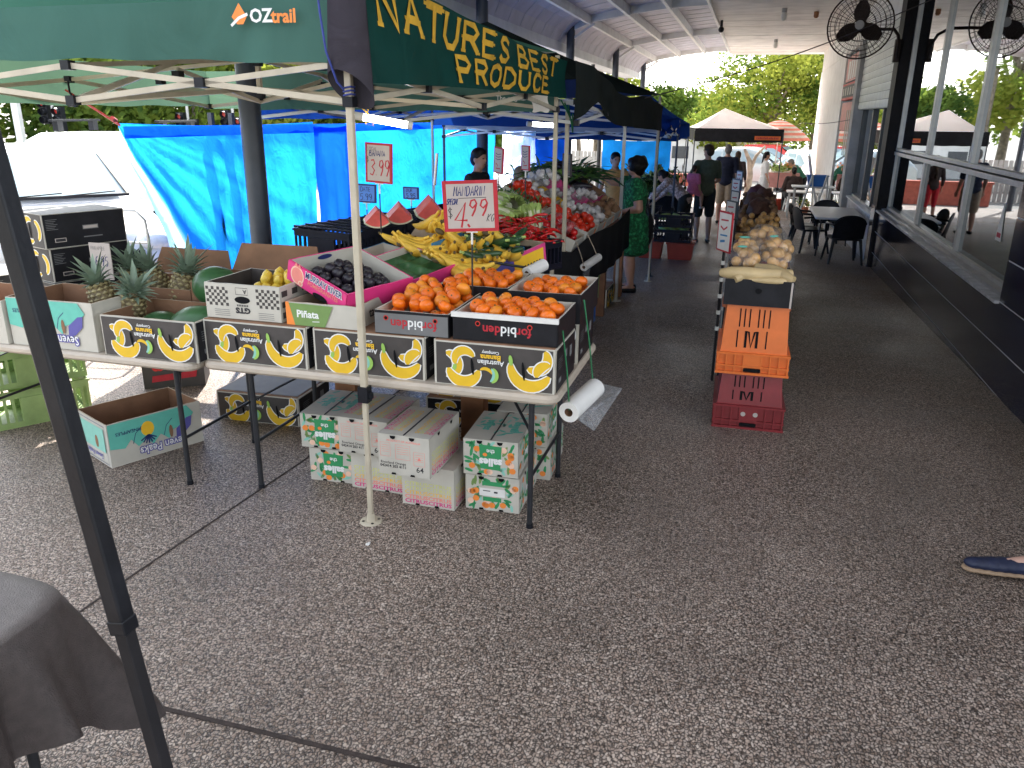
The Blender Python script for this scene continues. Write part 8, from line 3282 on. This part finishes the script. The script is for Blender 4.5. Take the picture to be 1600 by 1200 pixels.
tree('thin bright tree between the awning columns', -12.6, 42, 6.8, 2.2, 'leaf_c', 13, 3000, .2, .14, low=.35)
tree('thin spreading tree behind the downpipe', -9.0, 44, 5.0, 1.8, 'leaf_a', 15, 2200, .2, .13, low=.3)
for k, (x, y, h, r, m, l) in enumerate(((-33, 27, 7.5, 4, 'leaf_b', 'dark green tree at the left picture edge behind the shelter'), (-28.5, 31, 8, 3.8, 'leaf_a', 'tall leafy tree above the white car at the far left'),
                                        (-24.5, 33, 7, 3.6, 'leaf_b', 'dark dense tree behind the nearest traffic signal'), (-20.6, 34, 7.2, 3.6, 'leaf_c', 'bright sunlit tree above the left end of the tarpaulin'),
                                        (-17.4, 36, 7.5, 3.6, 'leaf_a', 'green tree above the tarpaulin beside the signals'), (-14.6, 40, 7.4, 3.4, 'leaf_c', 'yellow green tree behind the steel column'),
                                        (-36, 40, 9, 5, 'leaf_a', 'big tree farthest left in the back row'), (-26, 44, 9.5, 5, 'leaf_c', 'big pale tree in the back row above the signals'))):
    tree(l, x, y, h, r, m, 20 + k, 5200, .36, .22, m2='leaf_a' if m != 'leaf_a' else 'leaf_b', lumps=14, low=.08)
for k, (x, y, h, l) in enumerate(((-17.5, 54, 15, 'very tall tree rising behind the canopies, mirrored in the shop windows'), (-10.5, 58, 13, 'tall tree seen between the first awning columns'), (-23, 50, 15, 'tallest tree of the back row behind the tarpaulin'))):
    tree(l, x, y, h, 5.4, 'leaf_a', 40 + k, 8000, .38, .25, m2='leaf_c', lumps=16, low=.12)
for k, (x, y, l) in enumerate(((-27.0, 23.0, 'strappy yellow green garden plants behind the white car, left clump'), (-24.6, 23.6, 'strappy yellow green garden plants behind the white car, middle clump'),
                               (-22.2, 24.2, 'strappy yellow green garden plants behind the white car, right clump'), (-19.6, 25.6, 'low green garden plants left of the tarpaulin corner'))):
    t = leafy('garden_plant', l, 'plant', (x, y, gz(y)), (1.3, .9, .5), 900, 'leaf_c', .9, .06, 60 + k, m2='leaf_a', group='garden plants beyond the car park', up=.9)
t = thing('bare_tree', 'pale bare forked trunk standing in front of the grey silver car', 'tree', (-.05, 33.0, -.85))
mb = MB()
mb.tube([(0, 0, 0), (.05, 0, .8), (-.02, 0, 1.3), (-.25, 0, 1.75)], .1, 'bark', n=8, rs=[.13, .11, .09, .05])
mb.tube([(.03, 0, 1.0), (.2, 0, 1.5), (.5, .1, 1.85)], .06, 'bark', n=8, rs=[.08, .06, .04])
mb.build('trunk', t)
